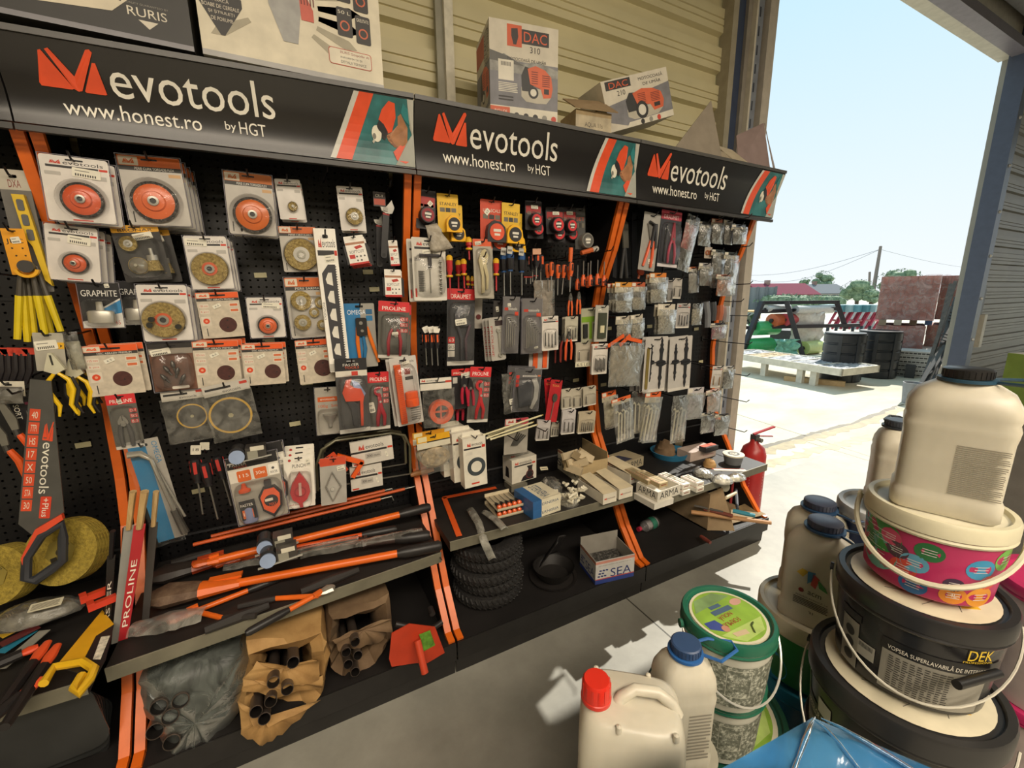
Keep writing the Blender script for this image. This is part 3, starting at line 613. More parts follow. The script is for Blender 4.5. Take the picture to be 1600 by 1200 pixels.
b=MB(); b.lathe([(w*.33,0),(w*.34,.004),(w*.34,.030),(w*.30,.034),(w*.1,.036),(w*.08,.06)],'c2bdb0/m.8/r.35',(0,-h*.88,.014),ax=(0,1,0),sy=.5); b.build('core_drill',t); clam(t,w,h,.001,.04,.1,.35,.9,.98)
stack(t,1,.075,.04,.004,'second dark core drill pack partly hidden right of the first')
# OMEGA crimper
def pr(b,w,h): b.box(-w*.5,w*.02,-h,0,.0013,.0015,'2574a8'); b.text('OMEGA',-w*.40,w*.2,-h*.17,-h*.10,.0018,'d9dee4'); b.rr(w*.2,w*.42,-h*.17,-h*.09,w*.02,.0013,.0016,'2b5f86'); b.rr(w*.2,w*.42,-h*.27,-h*.19,w*.02,.0013,.0016,'2574a8'); b.rr(-w*.13,w*.13,-h*.05,-h*.03,h*.006,.0018,.002,'121112')
t,w,h=pack('wire_stripper_pack',((536,474),(584,474),(546,575)),.18,'blue and grey card with orange-handled wire stripper below the black wrenches','tool pack','9c988f/r.4',prints=pr)
b=MB(); b.rr(-w*.16,w*.2,-h*.50,-h*.22,w*.06,.002,.014,'211f20/r.35'); b.disc(0,-h*.3,w*.06,.014,.016,'8a877f/m1'); b.disc(.003,-h*.42,w*.05,.014,.016,'8a877f/m1'); b.build('stripper_head',t)
for s,c,pts in ((-1,'e0701c',[(-w*.12,-h*.36,.008),(-w*.14,-h*.6,.008),(-w*.10,-h*.95,.008)]),(1,'e0701c',[(w*.2,-h*.36,.008),(w*.3,-h*.55,.008),(w*.52,-h*.93,.008)]),(1,'2a6d9c',[(w*.06,-h*.48,.006),(w*.1,-h*.7,.006),(w*.03,-h*.92,.006)])):
    b=MB(); b.tube(pts,[.005,.0075,.005],c+'/r.35',flat=.8); b.build('handle',t)
# PROLINE snips
def pl(b,w,h): b.text('PROLINE',-w*.38,w*.38,-h*.155,-h*.09,.0018,'efe6dc')
def proline(q,d,label,cat='tool pack',tool=None,hf=.18,dup=0,dl='',stick=None):
    t,w,h=pack('tool_blister_pack',q,d,label,cat,'5d5b54/r.35','cf2b2f',hf,prints=pl,r=.03,side=(('CR-V','c23a38'),('SK5','c23a38'),('8.0','c23a38')),foot='c9c4b9',stick=stick,rimm=False)
    if tool: tool(t,w,h)
    clam(t,w,h,.001,.022,.08,hf+.03,.92,.93,m='CLEAR')
    if dup: stack(t,dup,.012,.02,-.01,dl)
    return t,w,h
proline(((591,470),(640,472),(588,560)),.20,'red-headed blister pack with red-handled snips under the wide blade case',tool=lambda t,w,h:pliersgeo(t,w,h,w*.02,-h*.25,-h*.95,w*.2,'a02632/r.4'),dup=1,dl='red-topped pack leaning out behind the red-handled snips pack',stick=(.5,.55,.2,.05,.024))
proline(((163,618),(210,614),(184,703)),.20,'red-topped pack with grey crimper hanging left over the orange post',tool=lambda t,w,h:pliersgeo(t,w,h,-w*.05,-h*.38,-h*.95,w*.18,'4a4845/r.5',cm='8f8c84/m.7/r.4',jaw=.15),stick=(.45,.12,.16,.1))
def pcut(c):
    def f(t,w,h):
        b=MB(); L=h; b.ring(-w*.02,-h*.32,w*.11,w*.22,.003,.014,c+'/r.35',n=18,a0=60,a1=300); b.prism([(w*.02,-h*.24),(w*.12,-h*.26),(w*.16,-h*.42),(-w*.06,-h*.44)],.004,.008,'b9b6ae/m1/r.25'); b.build('cutter_jaw',t)
        for s,pts in ((-1,[(-w*.02,-h*.40,.009),(w*.08,-h*.62,.009),(w*.22,-h*.75,.009),(w*.2,-h*.92,.009)]),(1,[(w*.05,-h*.40,.006),(w*.02,-h*.62,.006),(-w*.08,-h*.78,.006),(-w*.1,-h*.93,.006)])):
            b=MB(); b.tube(pts,[.006,.009,.008,.006],c+'/r.35',flat=.7); b.build('handle',t)
        b=MB(); b.disc(w*.04,-h*.5,w*.05,.014,.017,'d0cdc5/m1'); b.build('pivot_bolt',t)
    return f
proline(((573,582),(607,580),(577,673)),.19,'narrow red-topped pack with dark red pipe cutter right of the big pipe cutter pack',tool=pcut('a32431'),stick=(.16,.6,.26,.18))
proline(((735,572),(768,574),(732,660)),.20,'red-topped pack with bright red pipe cutter beside the black pliers',tool=pcut('c5262c'))
# FASTER TOOLS pipe cutter
def pr(b,w,h): b.box(-w*.495,w*.495,-h*.16,0,.0013,.0015,'242224'); b.text('FASTER',-w*.25,w*.25,-h*.10,-h*.065,.0018,'dcd8cc'); b.text('TOOLS',-w*.2,w*.25,-h*.135,-h*.105,.0018,'c9522e'); b.box(-w*.495,w*.495,-h*.235,-h*.16,.0013,.0016,'d5cfc0'); b.box(0,w*.2,-h*.225,-h*.17,.0016,.0018,'c23a2c'); b.rr(-w*.13,w*.13,-h*.045,-h*.025,h*.006,.0018,.002,'8a8a88')
t,w,h=pack('pipe_cutter_pack',((522,562),(572,558),(528,680)),.225,'large blister pack with big red and blue pipe cutter','tool pack','4f4e4d/r.3',prints=pr,foot='bcb8ae')
b=MB(); b.prism([(-w*.2,-h*.28),(-w*.02,-h*.26),(-w*.1,-h*.33),(w*.04,-h*.38),(w*.25,-h*.40),(w*.34,-h*.50),(w*.25,-h*.66),(w*.2,-h*.66),(w*.2,-h*.56),(-w*.25,-h*.55),(-w*.34,-h*.44)],.003,.018,'cf4a2c/r.3'); b.prism([(w*.20,-h*.56),(w*.30,-h*.56),(w*.26,-h*.90),(w*.18,-h*.90)],.003,.016,'cf4a2c/r.3'); b.build('cutter_body',t)
b=MB(); b.prism([(-w*.02,-h*.28),(w*.2,-h*.32),(w*.40,-h*.47),(w*.34,-h*.52),(w*.05,-h*.39)],.004,.010,'93a6cf/m.6/r.3'); b.build('blade',t)
b=MB(); b.prism([(-w*.26,-h*.52),(-w*.02,-h*.56),(w*.12,-h*.60),(w*.10,-h*.92),(-w*.05,-h*.90),(-w*.1,-h*.66)],.003,.014,'39383a/r.4'); b.build('grip',t)
clam(t,w,h,.001,.03,.05,.22,.95,.96)
# evotools orange mitre set
t,w,h=pack('protractor_pack',((607,560),(649,555),(625,666)),.215,'grey card with orange ribbed sleeve and cap beside the dark red pipe cutter','tool pack','c9c5bd/r.4',evo=False,stick=(.6,.1,.28,.06))
b=MB(); b.text('evotools',-w*.15,w*.4,-h*.09,-h*.055,.0014,'2a2729'); b.box(w*.0,w*.22,-h*.26,-h*.17,.0013,.0015,'7c2a20'); b.box(w*.0,w*.3,-h*.34,-h*.29,.0013,.0015,'2e2c2a'); b.lines(w*.05,w*.42,-h*.95,-h*.75,.0013,'857f76',6); b.build('print',t,smooth=0)
b=MB(); b.box(-w*.38,-w*.14,-h*.96,-h*.10,.002,.014,'d8571f/r.35')
for k in range(26): b.box(-w*.30,-w*.16,-h*(.18+.03*k)-.001,-h*(.18+.03*k)+.001,.014,.016,'b8431a')
b.build('ribbed_sleeve',t,smooth=0)
b=MB(); b.lathe([(w*.24,0),(w*.25,.01),(w*.25,.03),(w*.22,.032),(w*.24,.034),(w*.24,.058),(w*.2,.06)],'e05a22/r.3',(w*.14,-h*.72,.014),ax=(0,1,0),sy=.6); b.build('cap',t); clam(t,w,h,.001,.032,.05,.1,.92,.97)
stack(t,1,-.008,.025,-.004,'grey card behind the one with orange sleeve')
# scraper pack AD
def pr(b,w,h): b.box(-w*.4,w*.4,-h*.30,-h*.20,.0013,.0015,'c85a24'); b.text('evotools',-w*.3,w*.3,-h*.27,-h*.22,.0017,'e6dccb'); b.text('100g  5m',-w*.38,w*.38,-h*.44,-h*.36,.0017,'c85a24')
t,w,h=pack('grease_gun_pack',((491,606),(530,604),(497,680)),.16,'clear clamshell with silver nozzle half hidden by the big pipe cutter pack','tool pack','a8a296/r.4',prints=pr,rimm=True)
b=MB(); b.lathe([(w*.3,0),(w*.26,.01),(w*.1,.03),(w*.08,.05)],'b9b6ad/m1/r.3',(w*.05,-h*.55,.012),ax=(0,-1,0)); b.build('nozzle',t); clam(t,w,h,.001,.03,.05,.45,.95,.98)
# softcut packs
def softcut(q,d,label,n=0,dl='',txt='SOFTCUT'):
    t,w,h=item('blade_pack',q,d,label,'blade pack')
    b=MB(); slotcard(b,w,h,0,'efe9de/r.5',r=.03); b.box(-w*.49,w*.49,-h*.30,-h*.22,.0013,.0015,'a9795c'); b.text(txt,-w*.38,w*.38,-h*.60,-h*.50,.0014,'35312f'); b.prism([(-w*.1,-h*.38),(w*.25,-h*.33),(w*.35,-h*.42),(w*.0,-h*.47)],.0013,.0016,'b53428'); b.box(-w*.42,-w*.14,-h*.78,-h*.64,.0013,.0015,'c5322c')
    for i in range(5): b.disc(-w*.05+(i%3)*w*.2,-h*(.72+.14*(i//3)),w*.05,.0013,.0015,'57524d',n=8)
    b.box(-w*.5,w*.5,-h,-h*.93,.0013,.0016,'c5322c'); b.build('backing_card',t,smooth=0)
    b=MB(); b.box(-w*.62,w*.62,-h*.97,-h*.30,-.012,-.001,'2a292b/r.4'); b.build('blade_case',t,smooth=0)
    if n: stack(t,n,.008,.022,-.004,dl)
softcut(((536,371),(566,366),(546,416)),.19,'tilted white blade card with red foot left of the wrenches',2,'blade card stacked under the tilted white blade card')
softcut(((606,376),(620,375),(609,416)),.17,'narrow white blade card right beside the orange upright')
softcut(((600,421),(626,421),(601,464)),.19,'white blade card with wide dark case just above the red snips',1,'blade card behind the white blade card above the snips')
# adjustable wrenches, two together
def adjwrench(p,L,tilt,label,d,c='2a292b/r.4'):
    t=thing('adjustable_wrench',label,'wrench',p,(HP,tilt,0),'black adjustable wrenches')
    s=L/.25
    b=MB(); b.prism([(.02*s,0),(.034*s,-.03*s),(.026*s,-.055*s),(.006*s,-.062*s),(-.02*s,-.05*s),(-.026*s,-.035*s),(-.004*s,-.034*s),(.008*s,-.018*s)],-.005,.006,'b9b6ae/m.9/r.25'); b.rr(-.012*s,.006*s,-.05*s,-.034*s,.002,.006,.009,'8a877f/m1'); b.build('jaw_head',t)
    b=MB(); b.rr(-.014*s,.014*s,-L,-.058*s,.012*s,-.005,.005,c); b.box(-.014*s,.014*s,-.066*s,-.058*s,-.006,.006,'9c2a28'); b.disc(0,-L+.014*s,.007*s,.005,.0055,'0c0c0c'); b.build('handle',t); return t
p=W(604,312,-.17); adjwrench(p,.21,.12,'large black adjustable wrench with silver jaw by the orange upright',.17)
b=MB(); b.box(-.022,.022,-.05,0,.0,.001,'3a3230'); b.text('CR-V',-.014,.014,-.018,-.008,.0012,'e8e3d6'); b.box(-.02,.02,-.045,-.024,.001,.0012,'a8452f')
t=thing('cardboard_hang_tag','dark printed hang tag above the adjustable wrench jaw','tag',W(592,300,-.165),(HP,0,0)); b.build('tag_card',t,smooth=0)
p=W(592,332,-.12); adjwrench(p,.20,.06,'black adjustable wrench partly behind the larger one by the upright',.12)
hook(W(600,300,-.1).x,W(600,300,-.1).z,.19,'black wire hook carrying the two adjustable wrenches')
# drill bit pack on wood print
def pr(b,w,h): b.box(-w*.49,w*.49,-h*.99,-h*.2,.0013,.0014,'6b4634/r.6/n.4/s20'); b.box(-w*.49,w*.49,-h*.22,-h*.10,.0014,.0016,'8d8579'); b.rr(-w*.1,w*.3,-h*.96,-h*.90,w*.03,.0014,.0017,'e8dfd0')
t,w,h=pack('countersink_pack',((229,538),(299,535),(243,613)),.18,'clamshell with wood print and five dark countersinks, fourth row','drill pack','2f2b29/r.4',prints=pr,rimm=True,stick=(.27,.17,.45,.13))
for (x,y,a) in ((-.2,.45,.5),(-.3,.62,.6),(.0,.35,.1),(.12,.5,-.3),(.25,.65,-.5)):
    b=MB(); dx,dy=math.sin(a),math.cos(a); b.lathe([(.001,0),(.006,.008),(.006,.02),(.003,.022),(.003,.035)],'57544f/m.8/r.3',(x*w,-y*h,.01),ax=(dx,-dy,0),n=10); b.build('countersink',t)
clam(t,w,h,.001,.022,.04,.2,.96,.96); stack(t,1,-.006,.02,0,'clamshell behind the wood-print countersink pack')
# diamond discs in bags
def dbag(q,d,label,r,tilt,cx=.5,cy=.6):
    t,w,h=item('diamond_disc_bag',q,d,label,'cutting disc')
    b=MB(); b.T=Matrix.Rotation(tilt,4,'Z'); b.box(-w*.5,w*.5,-h*.2,0,.002,.0035,'bdb7ab/r.5'); b.box(-w*.45,w*.1,-h*.1,-h*.06,.0035,.0037,'2b2928'); b.text('evotools',-w*.1,w*.3,-h*.17,-h*.12,.0037,'2a2829'); b.box(w*.3,w*.47,-h*.08,-h*.03,.0035,.0037,'b8392a'); b.build('header_card',t,smooth=0)
    b=MB(); x,y=(cx-.5)*w,-cy*h; b.disc(x,y,r*w*.93,0,.002,'3d3b39/r.5/n.2',n=40); b.ring(x,y,r*w*.9,r*w,-.0005,.003,'d0a21f/r.4',n=40); b.lathe([(r*w*.13,.002),(r*w*.13,.004),(r*w*.07,.004)],'b5ad8c/m.8',(x,y,0),n=6); b.build('diamond_disc',t,smooth=0)
    b=MB(); rd=random.Random(int(q[0][0])); b.sheet(lambda i,j:((i-.5)*w*1.08+rd.uniform(-.002,.002),-h*.15-j*h*.93,.007+rd.uniform(0,.005)),8,8,'FILM'); b.build('clear_bag',t,smooth=60)
dbag(((250,613),(318,605),(268,688)),.17,'bagged diamond disc with thin yellow rim, left of the pair',.36,0,.6,.56)
dbag(((314,606),(386,590),(332,688)),.19,'larger bagged diamond disc with yellow rim, right of the pair',.47,.05,.45,.62)
# ------------------------------------------------------------------ lower rows of the second bay
t,w,h=pack('wheel_wrench_bag',((196,692),(246,682),(247,848)),.20,'blue and grey bag holding a chrome bent wheel wrench, by the left orange post','tool pack','a39e94/r.5',prints=lambda b,w,h:(b.box(-w*.5,w*.05,-h,-h*.05,.0013,.0015,'2676a3'),b.text('OMEGA',w*.25,w*.42,-h*.24,-h*.03,.0016,'2676a3',rot=90)),r=.02)
b=MB(); b.tube([(-w*.48,-h*.10,.02),(-w*.1,-h*.11,.02),(w*.16,-h*.18,.02),(w*.2,-h*.3,.02),(w*.4,-h*.80,.02)],[.011,.010,.007,.0065,.0065],'b8b4a8/m1/r.2',n=10); b.tube([(w*.36,-h*.70,.02),(w*.5,-h*.95,.02)],[.010,.013],'6b665f/m1/r.3',n=10); b.tube([(w*.16,-h*.2,.012),(w*.62,-h*.80,.012)],.004,'c9c5b9/m1/r.2'); b.build('bent_wrench',t)
b=MB(); b.sheet(lambda i,j:((i-.5)*w*1.02,-h*j,.034+.003*math.sin(9*i+7*j)),6,10,'CLEAR'); b.build('clear_bag',t,smooth=60)
hook(W(330,690,-.1).x,W(330,690,-.1).z,.20,'black wire hook carrying the long black and red screwdrivers')
def driver(px,d,L,hl,hr,hc,sc,label,group=None,shaft='8d8a82/m1/r.3',accent=None,tilt=0,yel=False,inv=False,cat='screwdriver',sr=.0028,ring=None):
    p=W(*px,-d); t=thing('screwdriver',label,cat,p,(HP,tilt+(math.pi if inv else 0),0),group)
    b=MB(); b.lathe([(hr*.3,0),(hr*.85,.004),(hr,.02),(hr*.92,hl*.45),(hr,hl*.7),(hr*.62,hl*.9),(hr*.7,hl)],hc,(0,0,0),ax=(0,-1,0),n=10)
    if accent: 
        for s in (0,2.1,4.2): b.bar((hr*.8*math.sin(s),-hl*.12,hr*.8*math.cos(s)),(hr*.8*math.sin(s),-hl*.6,hr*.8*math.cos(s)),hr*.6,hr*.5,accent,up=(math.sin(s),0,math.cos(s)))
    if yel: b.lathe([(hr*.5,-.004),(hr*1.0,.003),(hr*1.03,.016),(hr*.9,.017)],'e6b32a/r.35',(0,0,0),ax=(0,-1,0),n=10); b.lathe([(hr*1.0,0),(hr*1.1,.004),(hr*.9,.008)],'e6b32a/r.35',(0,-hl,0),ax=(0,-1,0),n=10)
    b.build('handle',t)
    b=MB(); b.lathe([(sr,0),(sr,L-hl-.008),(sr*1.2,L-hl-.004),(sr*.3,L-hl)],sc or shaft,(0,-hl,0),ax=(0,-1,0),n=8); b.build('shaft',t); return t
for i,(x,d,y) in enumerate(((318,.20,722),(304,.19,716),(338,.17,712),(345,.15,716))):
    driver((x,y),d,.215-.01*i,.085,.0165,'232123/r.4',None,['front black and red screwdriver with the longest steel shaft','black and red screwdriver at the left of the hanging four','black and red screwdriver second from right of the hanging four','rearmost black and red screwdriver at the right of the hanging four'][i],'black and red screwdrivers in the second bay',accent='b8332c/r.4',tilt=(-.06,.02,-.10,-.12)[i])
b=MB(); b.rr(-.014,.014,-.016,.016,.002,0,.001,'d5cfbd'); b.text('18',-.008,.008,-.004,.006,.0012,'3a3733'); b.rr(.010,.036,-.002,.024,.002,-.004,-.003,'cbc5b2'); tt=thing('price_tag','pair of square cream price tags on the black screwdrivers','price tag',W(306,703,-.215),(HP,.15,0)); b.build('tag_card',tt,smooth=0)
# chalk line set
def pr(b,w,h):
    b.box(-w*.49,w*.49,-h*.16,0,.0013,.0015,'262425'); b.text('FASTER',-w*.44,-w*.12,-h*.12,-h*.08,.0016,'e0dbcf'); b.text('TOOLS',-w*.38,-w*.12,-h*.155,-h*.125,.0016,'c9522e'); b.rr(-w*.1,w*.1,-h*.09,-h*.06,.002,.0016,.0018,'77757a')
    b.box(-w*.49,w*.49,-h*.36,-h*.16,.0013,.0015,'d8d1c2')
    for x,s in ((-.34,'115'),(-.02,'30m')): b.rr(x*w,(x+.26)*w,-h*.36,-h*.20,w*.03,.0015,.0018,'d3652c'); b.text(s,(x+.04)*w,(x+.22)*w,-h*.30,-h*.25,.0019,'e8e1d2')
    b.rr(w*.28,w*.47,-h*.35,-h*.19,w*.01,.0015,.0017,'efe9dc'); b.text('WATER',w*.3,w*.45,-h*.33,-h*.29,.0018,'2a2829'); b.disc(w*.37,-h*.25,w*.03,.0017,.0019,'55524f')
t,w,h=pack('chalk_line_set',((351,720),(431,702),(371,823)),.225,'clear clamshell with chalk bottle and orange hexagonal chalk reel','tool pack','a69f92/r.4',prints=pr,rimm=True)
b=MB(); b.lathe([(w*.14,0),(w*.155,.006),(w*.155,.052),(w*.13,.058)],'8288a8/r.4',(-w*.25,-h*.96,.012),ax=(0,1,0),sy=.6,n=20); b.box(-w*.40,-w*.10,-h*.90,-h*.62,.018,.024,'262426'); b.rr(-w*.37,-w*.16,-h*.88,-h*.75,.002,.024,.0245,'d3652c'); b.text('115',-w*.35,-w*.19,-h*.84,-h*.79,.0248,'e8e1d2'); b.text('FASTER',-w*.38,-w*.14,-h*.70,-h*.66,.0245,'e8e1d2'); b.build('chalk_bottle',t)
b=MB(); b.lathe([(w*.12,0),(w*.12,.008),(w*.06,.014),(w*.035,.03)],'d8552c/r.35',(-w*.25,-h*.50,.012),ax=(0,1,0),sy=.7,n=16); b.build('bottle_nozzle',t)
b=MB(); b.prism([(w*.10,-h*.50),(w*.34,-h*.50),(w*.46,-h*.62),(w*.42,-h*.82),(w*.22,-h*.97),(w*.02,-h*.84),(-w*.02,-h*.62)],.003,.018,'222023/r.4'); b.prism([(w*.12,-h*.52),(w*.32,-h*.52),(w*.41,-h*.62),(w*.38,-h*.80),(w*.22,-h*.91),(w*.05,-h*.81),(w*.02,-h*.63)],.018,.022,'e0592b/r.3'); b.disc(w*.22,-h*.70,w*.14,.022,.024,'242224',n=28); b.rr(w*.10,w*.26,-h*.70,-h*.66,w*.01,.024,.0245,'d6cfbf'); b.text('MAX',w*.17,w*.32,-h*.78,-h*.73,.0245,'d9582c'); b.rr(w*.14,w*.28,-h*.50,-h*.40,w*.02,.004,.016,'3b3739'); b.build('chalk_reel',t)
clam(t,w,h,.001,.034,.03,.38,.98,.99); stack(t,1,.02,.035,.02,'second chalk line clamshell showing above the front one')
# PUNCH plumb
t,w,h=pack('chalk_plumb_pack',((442,713),(489,710),(453,794)),.20,'cream card with red teardrop chalk reel','tool pack','ece6d8/r.4',stick=(.82,.14,.14,.13,.004),prints=lambda b,w,h:(b.text('PUNCH',-w*.22,w*.22,-h*.23,-h*.16,.0014,'3a3735'),b.disc(-w*.3,-h*.08,w*.05,.0013,.0015,'b53a34'),b.text('punch tools',-w*.4,-w*.05,-h*.96,-h*.91,.0014,'b5322c')))
b=MB(); b.prism([(0,-h*.30),(w*.12,-h*.38),(w*.30,-h*.55),(w*.34,-h*.68),(w*.22,-h*.82),(w*.06,-h*.88),(w*.08,-h*.96),(-w*.04,-h*.96),(-w*.06,-h*.88),(-w*.26,-h*.80),(-w*.34,-h*.66),(-w*.26,-h*.50)],.003,.020,'b62f33/r.3'); b.ring(0,-h*.66,w*.16,w*.2,.020,.022,'9c2429'); b.bar((0,-h*.48,.024),(0,-h*.72,.024),w*.09,.006,'c9a396'); b.build('chalk_reel',t); clam(t,w,h,.001,.03,.1,.3,.9,.98)
stack(t,2,.004,.024,.012,'cream card stacked behind the red teardrop reel card')
# carpenter pencil / blade card
t,w,h=pack('trammel_card',((499,716),(540,713),(506,789)),.215,'small orange-headed grey card with a silver triangular frame','tool pack','aaa69d/r.35',OR[:2]+'4a2c',.17,stick=(.8,.24,.3,.1))
b=MB(); b.tube([(-w*.05,-h*.3,.006),(-w*.3,-h*.6,.006),(-w*.05,-h*.92,.006),(w*.28,-h*.62,.006)],.0035,'b9b6ae/m1/r.2',closed=True); b.disc(-w*.05,-h*.66,w*.08,.003,.009,'d0cdc5/m1/r.2',n=8); b.build('frame',t)
t2,w2,h2=pack('square_card',((497,723),(521,705),(520,752)),.17,'tilted orange card with orange corner clamp behind the triangular frame card','tool pack','cf4a2a/r.4',r=.05)
b=MB(); b.bar((w2*.5,-h2*.2,.006),(w2*1.35,-h2*1.1,.006),.018,.012,'e0591f/r.3'); b.bar((w2*1.35,-h2*1.05,.006),(w2*.4,-h2*1.35,.006),.016,.012,'e0591f/r.3'); b.build('corner_clamp',t2)
# bow saws with card sleeves
def bowsaw(q,d,label,hand):
    p,w,h,th=pose(q,d); t=thing('bow_saw',label,'saw',p,(HP,-th,0))
    b=MB(); b.tube([(-w*.5,-h*.95,0),(-w*.5,-h*.45,0),(-w*.44,-h*.15,0),(-w*.3,0,0),(w*.3,h*.02,0),(w*.44,-h*.06,0),(w*.5,-h*.3,0),(w*.5,-h*.9,0)],.006,'6f6b55/m.6/r.35',n=8); b.build('frame',t)
    if hand:
        b=MB(); b.tube([(w*.50,-h*.95,0),(w*.56,-h*.93,0),(w*.78,-h*.90,0)],[.008,.012,.010],'b07a4c/r.5',n=10); b.build('handle',t)
    b=MB(); b.box(-w*.5,w*.5,-h*.93,-h*.90,-.0006,.0006,'77736a/m1'); b.build('blade',t); return t
bowsaw(((492,692),(640,675),(497,770)),.13,'silver bow saw with wooden handle behind the sleeves',True)
bowsaw(((500,688),(632,670),(505,752)),.09,'bow saw nested behind the one with the wooden handle',False)
for (q,d,l) in ((((546,691),(612,682),(553,728)),.165,'upper grey 300 mm saw blade sleeve'),(((546,730),(596,724),(552,766)),.15,'lower 300 mm sleeve partly hidden by the orange card')):
    t,w,h=item('saw_blade_sleeve',q,d,l,'saw blade pack',hk=False)
    b=MB(); b.box(-w/2,w/2,-h,0,-.012,0,'cfc9bd/r.5'); evologo(b,-w*.32,-w*.18,-h*.38,-h*.16,.0002,'c5361f','cfc9bd'); b.text('evotools',-w*.15,w*.28,-h*.35,-h*.18,.0002,'2a2729'); b.box(-w*.5,w*.35,-h*.50,-h*.42,.0001,.0003,'2b2827'); b.box(w*.37,w*.49,-h*.48,-h*.40,.0001,.0003,'c5361f'); b.rr(-w*.18,w*.2,-h*.78,-h*.56,.002,.0001,.0003,'b3ada2'); b.text('300 mm',-w*.14,w*.16,-h*.72,-h*.62,.0004,'2a2729'); b.box(-w*.46,-w*.26,-h*.97,-h*.91,.0001,.0003,'c5361f'); b.build('sleeve',t,smooth=0); sticker(t,w*.33,-h*.72,.0005,w*.05,h*.22,.3,False)
# long orange frame saws lying low
for i,(a,c_,l) in enumerate((((302,851),(602,778),'lowest long orange frame saw tube under the hanging packs'),((330,838),(640,762),'middle long orange frame saw tube under the hanging packs'),((420,810),(606,765),'short upper orange frame saw tube behind the sleeves'))):
    p,q_=W(*a,-.14+.03*i),W(*c_,-.14+.03*i); t=thing('frame_saw',l,'saw',p); v=q_-p
    b=MB(); b.tube([(0,0,0),tuple(v*.97)],.0065,('d05a24/r.35','c4531f/r.35','cc5a26/r.35')[i],n=8); b.build('tube',t); b=MB(); b.tube([tuple(v*.97),tuple(v*1.04),tuple(v*1.05+Vector((0,0,-.02)))],.003,'8d8a82/m1',n=6); b.build('tension_screw',t)

# ------------------------------------------------------------------ third bay
def tape(q,d,label,base,body,face,htext=None,r=.30,cy=.74,cx=.58,tc='2a2826',dup=0,dl='',shape='round',stick=None,header=None):
    t,w,h=item('tape_measure_pack',q,d,label,'tape measure')
    b=MB(); slotcard(b,w,h,0,base,r=.05); 
    if header: b.rr(-w*.45,w*.45,-h*.42,-h*.17,w*.04,.0013,.0016,header)
    if htext: b.text(htext,-w*.38,w*.42,-h*.30,-h*.22,.0018,tc)
    for i in range(3): b.box(-w*.38+i*w*.27,-w*.15+i*w*.27,-h*.47,-h*.36,.0013,.0016,'3a3733' if i%2 else '6d675a')
    b.build('backing_card',t,smooth=0)
    b=MB(); x,y,R_=(cx-.5)*w,-cy*h,r*w
    if shape=='round': b.lathe([(R_,0),(R_,.022),(R_*.9,.028),(0,.029)],body,(x,y,.002),n=24)
    else: b.prism([(x-R_,y-R_*.95),(x+R_*1.1,y-R_*.95),(x+R_*1.1,y-R_*.6),(x+R_,y-R_*.2),(x+R_*.9,y+R_*.5),(x+R_*.4,y+R_*.95),(x-R_*.3,y+R_*1.05),(x-R_*.85,y+R_*.6),(x-R_,y)],.002,.028,body)
    b.build('tape_case',t,smooth=40)
    b=MB(); b.disc(x,y,R_*.78,.028,.0305,face,n=20); b.box(x-R_*.4,x+R_*.4,y,y+R_*.25,.0305,.031,'dcd7ca'); b.box(x-R_*.3,x+R_*.3,y-R_*.35,y-R_*.15,.0305,.031,'dcd7ca'); b.build('face_label',t,smooth=0)
    if stick: sticker(t,(stick[0]-.5)*w,-stick[1]*h,.003,w*.24,h*.12,.9,False)
    if dup: stack(t,dup,.03,.035,-.03,dl)
    return t
tape(((651,294),(681,300),(651,356)),.19,'black round tape measure with two red grips, top left of third bay','28262a/r.4','232124/r.4','8d1f28',None,.42,.66,.5,header='a8322c',stick=(.7,.33))
tape(((682,300),(715,306),(689,361)),.20,'yellow tape measure card in front, top row','e3b52a/r.4','f0b41c/r.35','262426','STANLEY',.36,.80,.66,dup=1,dl='duller yellow tape card hanging behind the front yellow card',shape='d')
tape(((750,311),(785,314),(749,375)),.20,'orange card with dark tape in clamshell between the yellow tapes','c9482c/r.4','2c2a2d/r.4','d9502c','UNI-SCALE',.42,.80,.62,tc='e2d5c4',dup=1,dl='orange tape card behind the dark tape clamshell',shape='d',stick=(.3,.3))
tape(((784,315),(812,320),(786,378)),.21,'yellow tape measure card right of the orange clamshell','e0b52e/r.4','f0b41c/r.35','262426','STANLEY',.44,.80,.6,dup=1,dl='yellow tape card under the right yellow card',shape='d')
for i,(q,l) in enumerate(((((820,312),(846,316),(823,358)),'leftmost red-faced round tape of the three'),(((852,322),(880,326),(857,364)),'middle red-faced round tape of the three'),(((876,322),(900,326),(880,366)),'rightmost red-faced round tape of the three'))):
    t=tape(q,.20-.015*i,l,'2a272a/r.4','232124/r.3','c9292f',None,.36,.68,.5,header='9a2a2a',dup=1,dl='black card behind the '+l)
    sticker(t,.004,-.025,.004,.034,.014,0)
tape(((898,324),(914,327),(904,388)),.16,'silver-faced round tape on a speckled black card','4b4a48/r.4','8d8a82/m.7/r.3','55524d','SET',.62,.80,.9,tc='b84a32')
t,w,h=item('dust_bag',((655,352),(690,350),(668,385)),.225,'crumpled grey plastic rag hanging over the socket set card','plastic bag',hk=False)
b=MB(); rd=random.Random(3); b.sheet(lambda i,j:((i-.5)*w*(.5+.5*j)+w*.2*j+rd.uniform(-.002,.002),-h*j*1.25,rd.uniform(0,.012)),8,8,'a39a8a/r.5/n.3/s40/b.5'); b.build('rag',t,smooth=60,solid=.001)
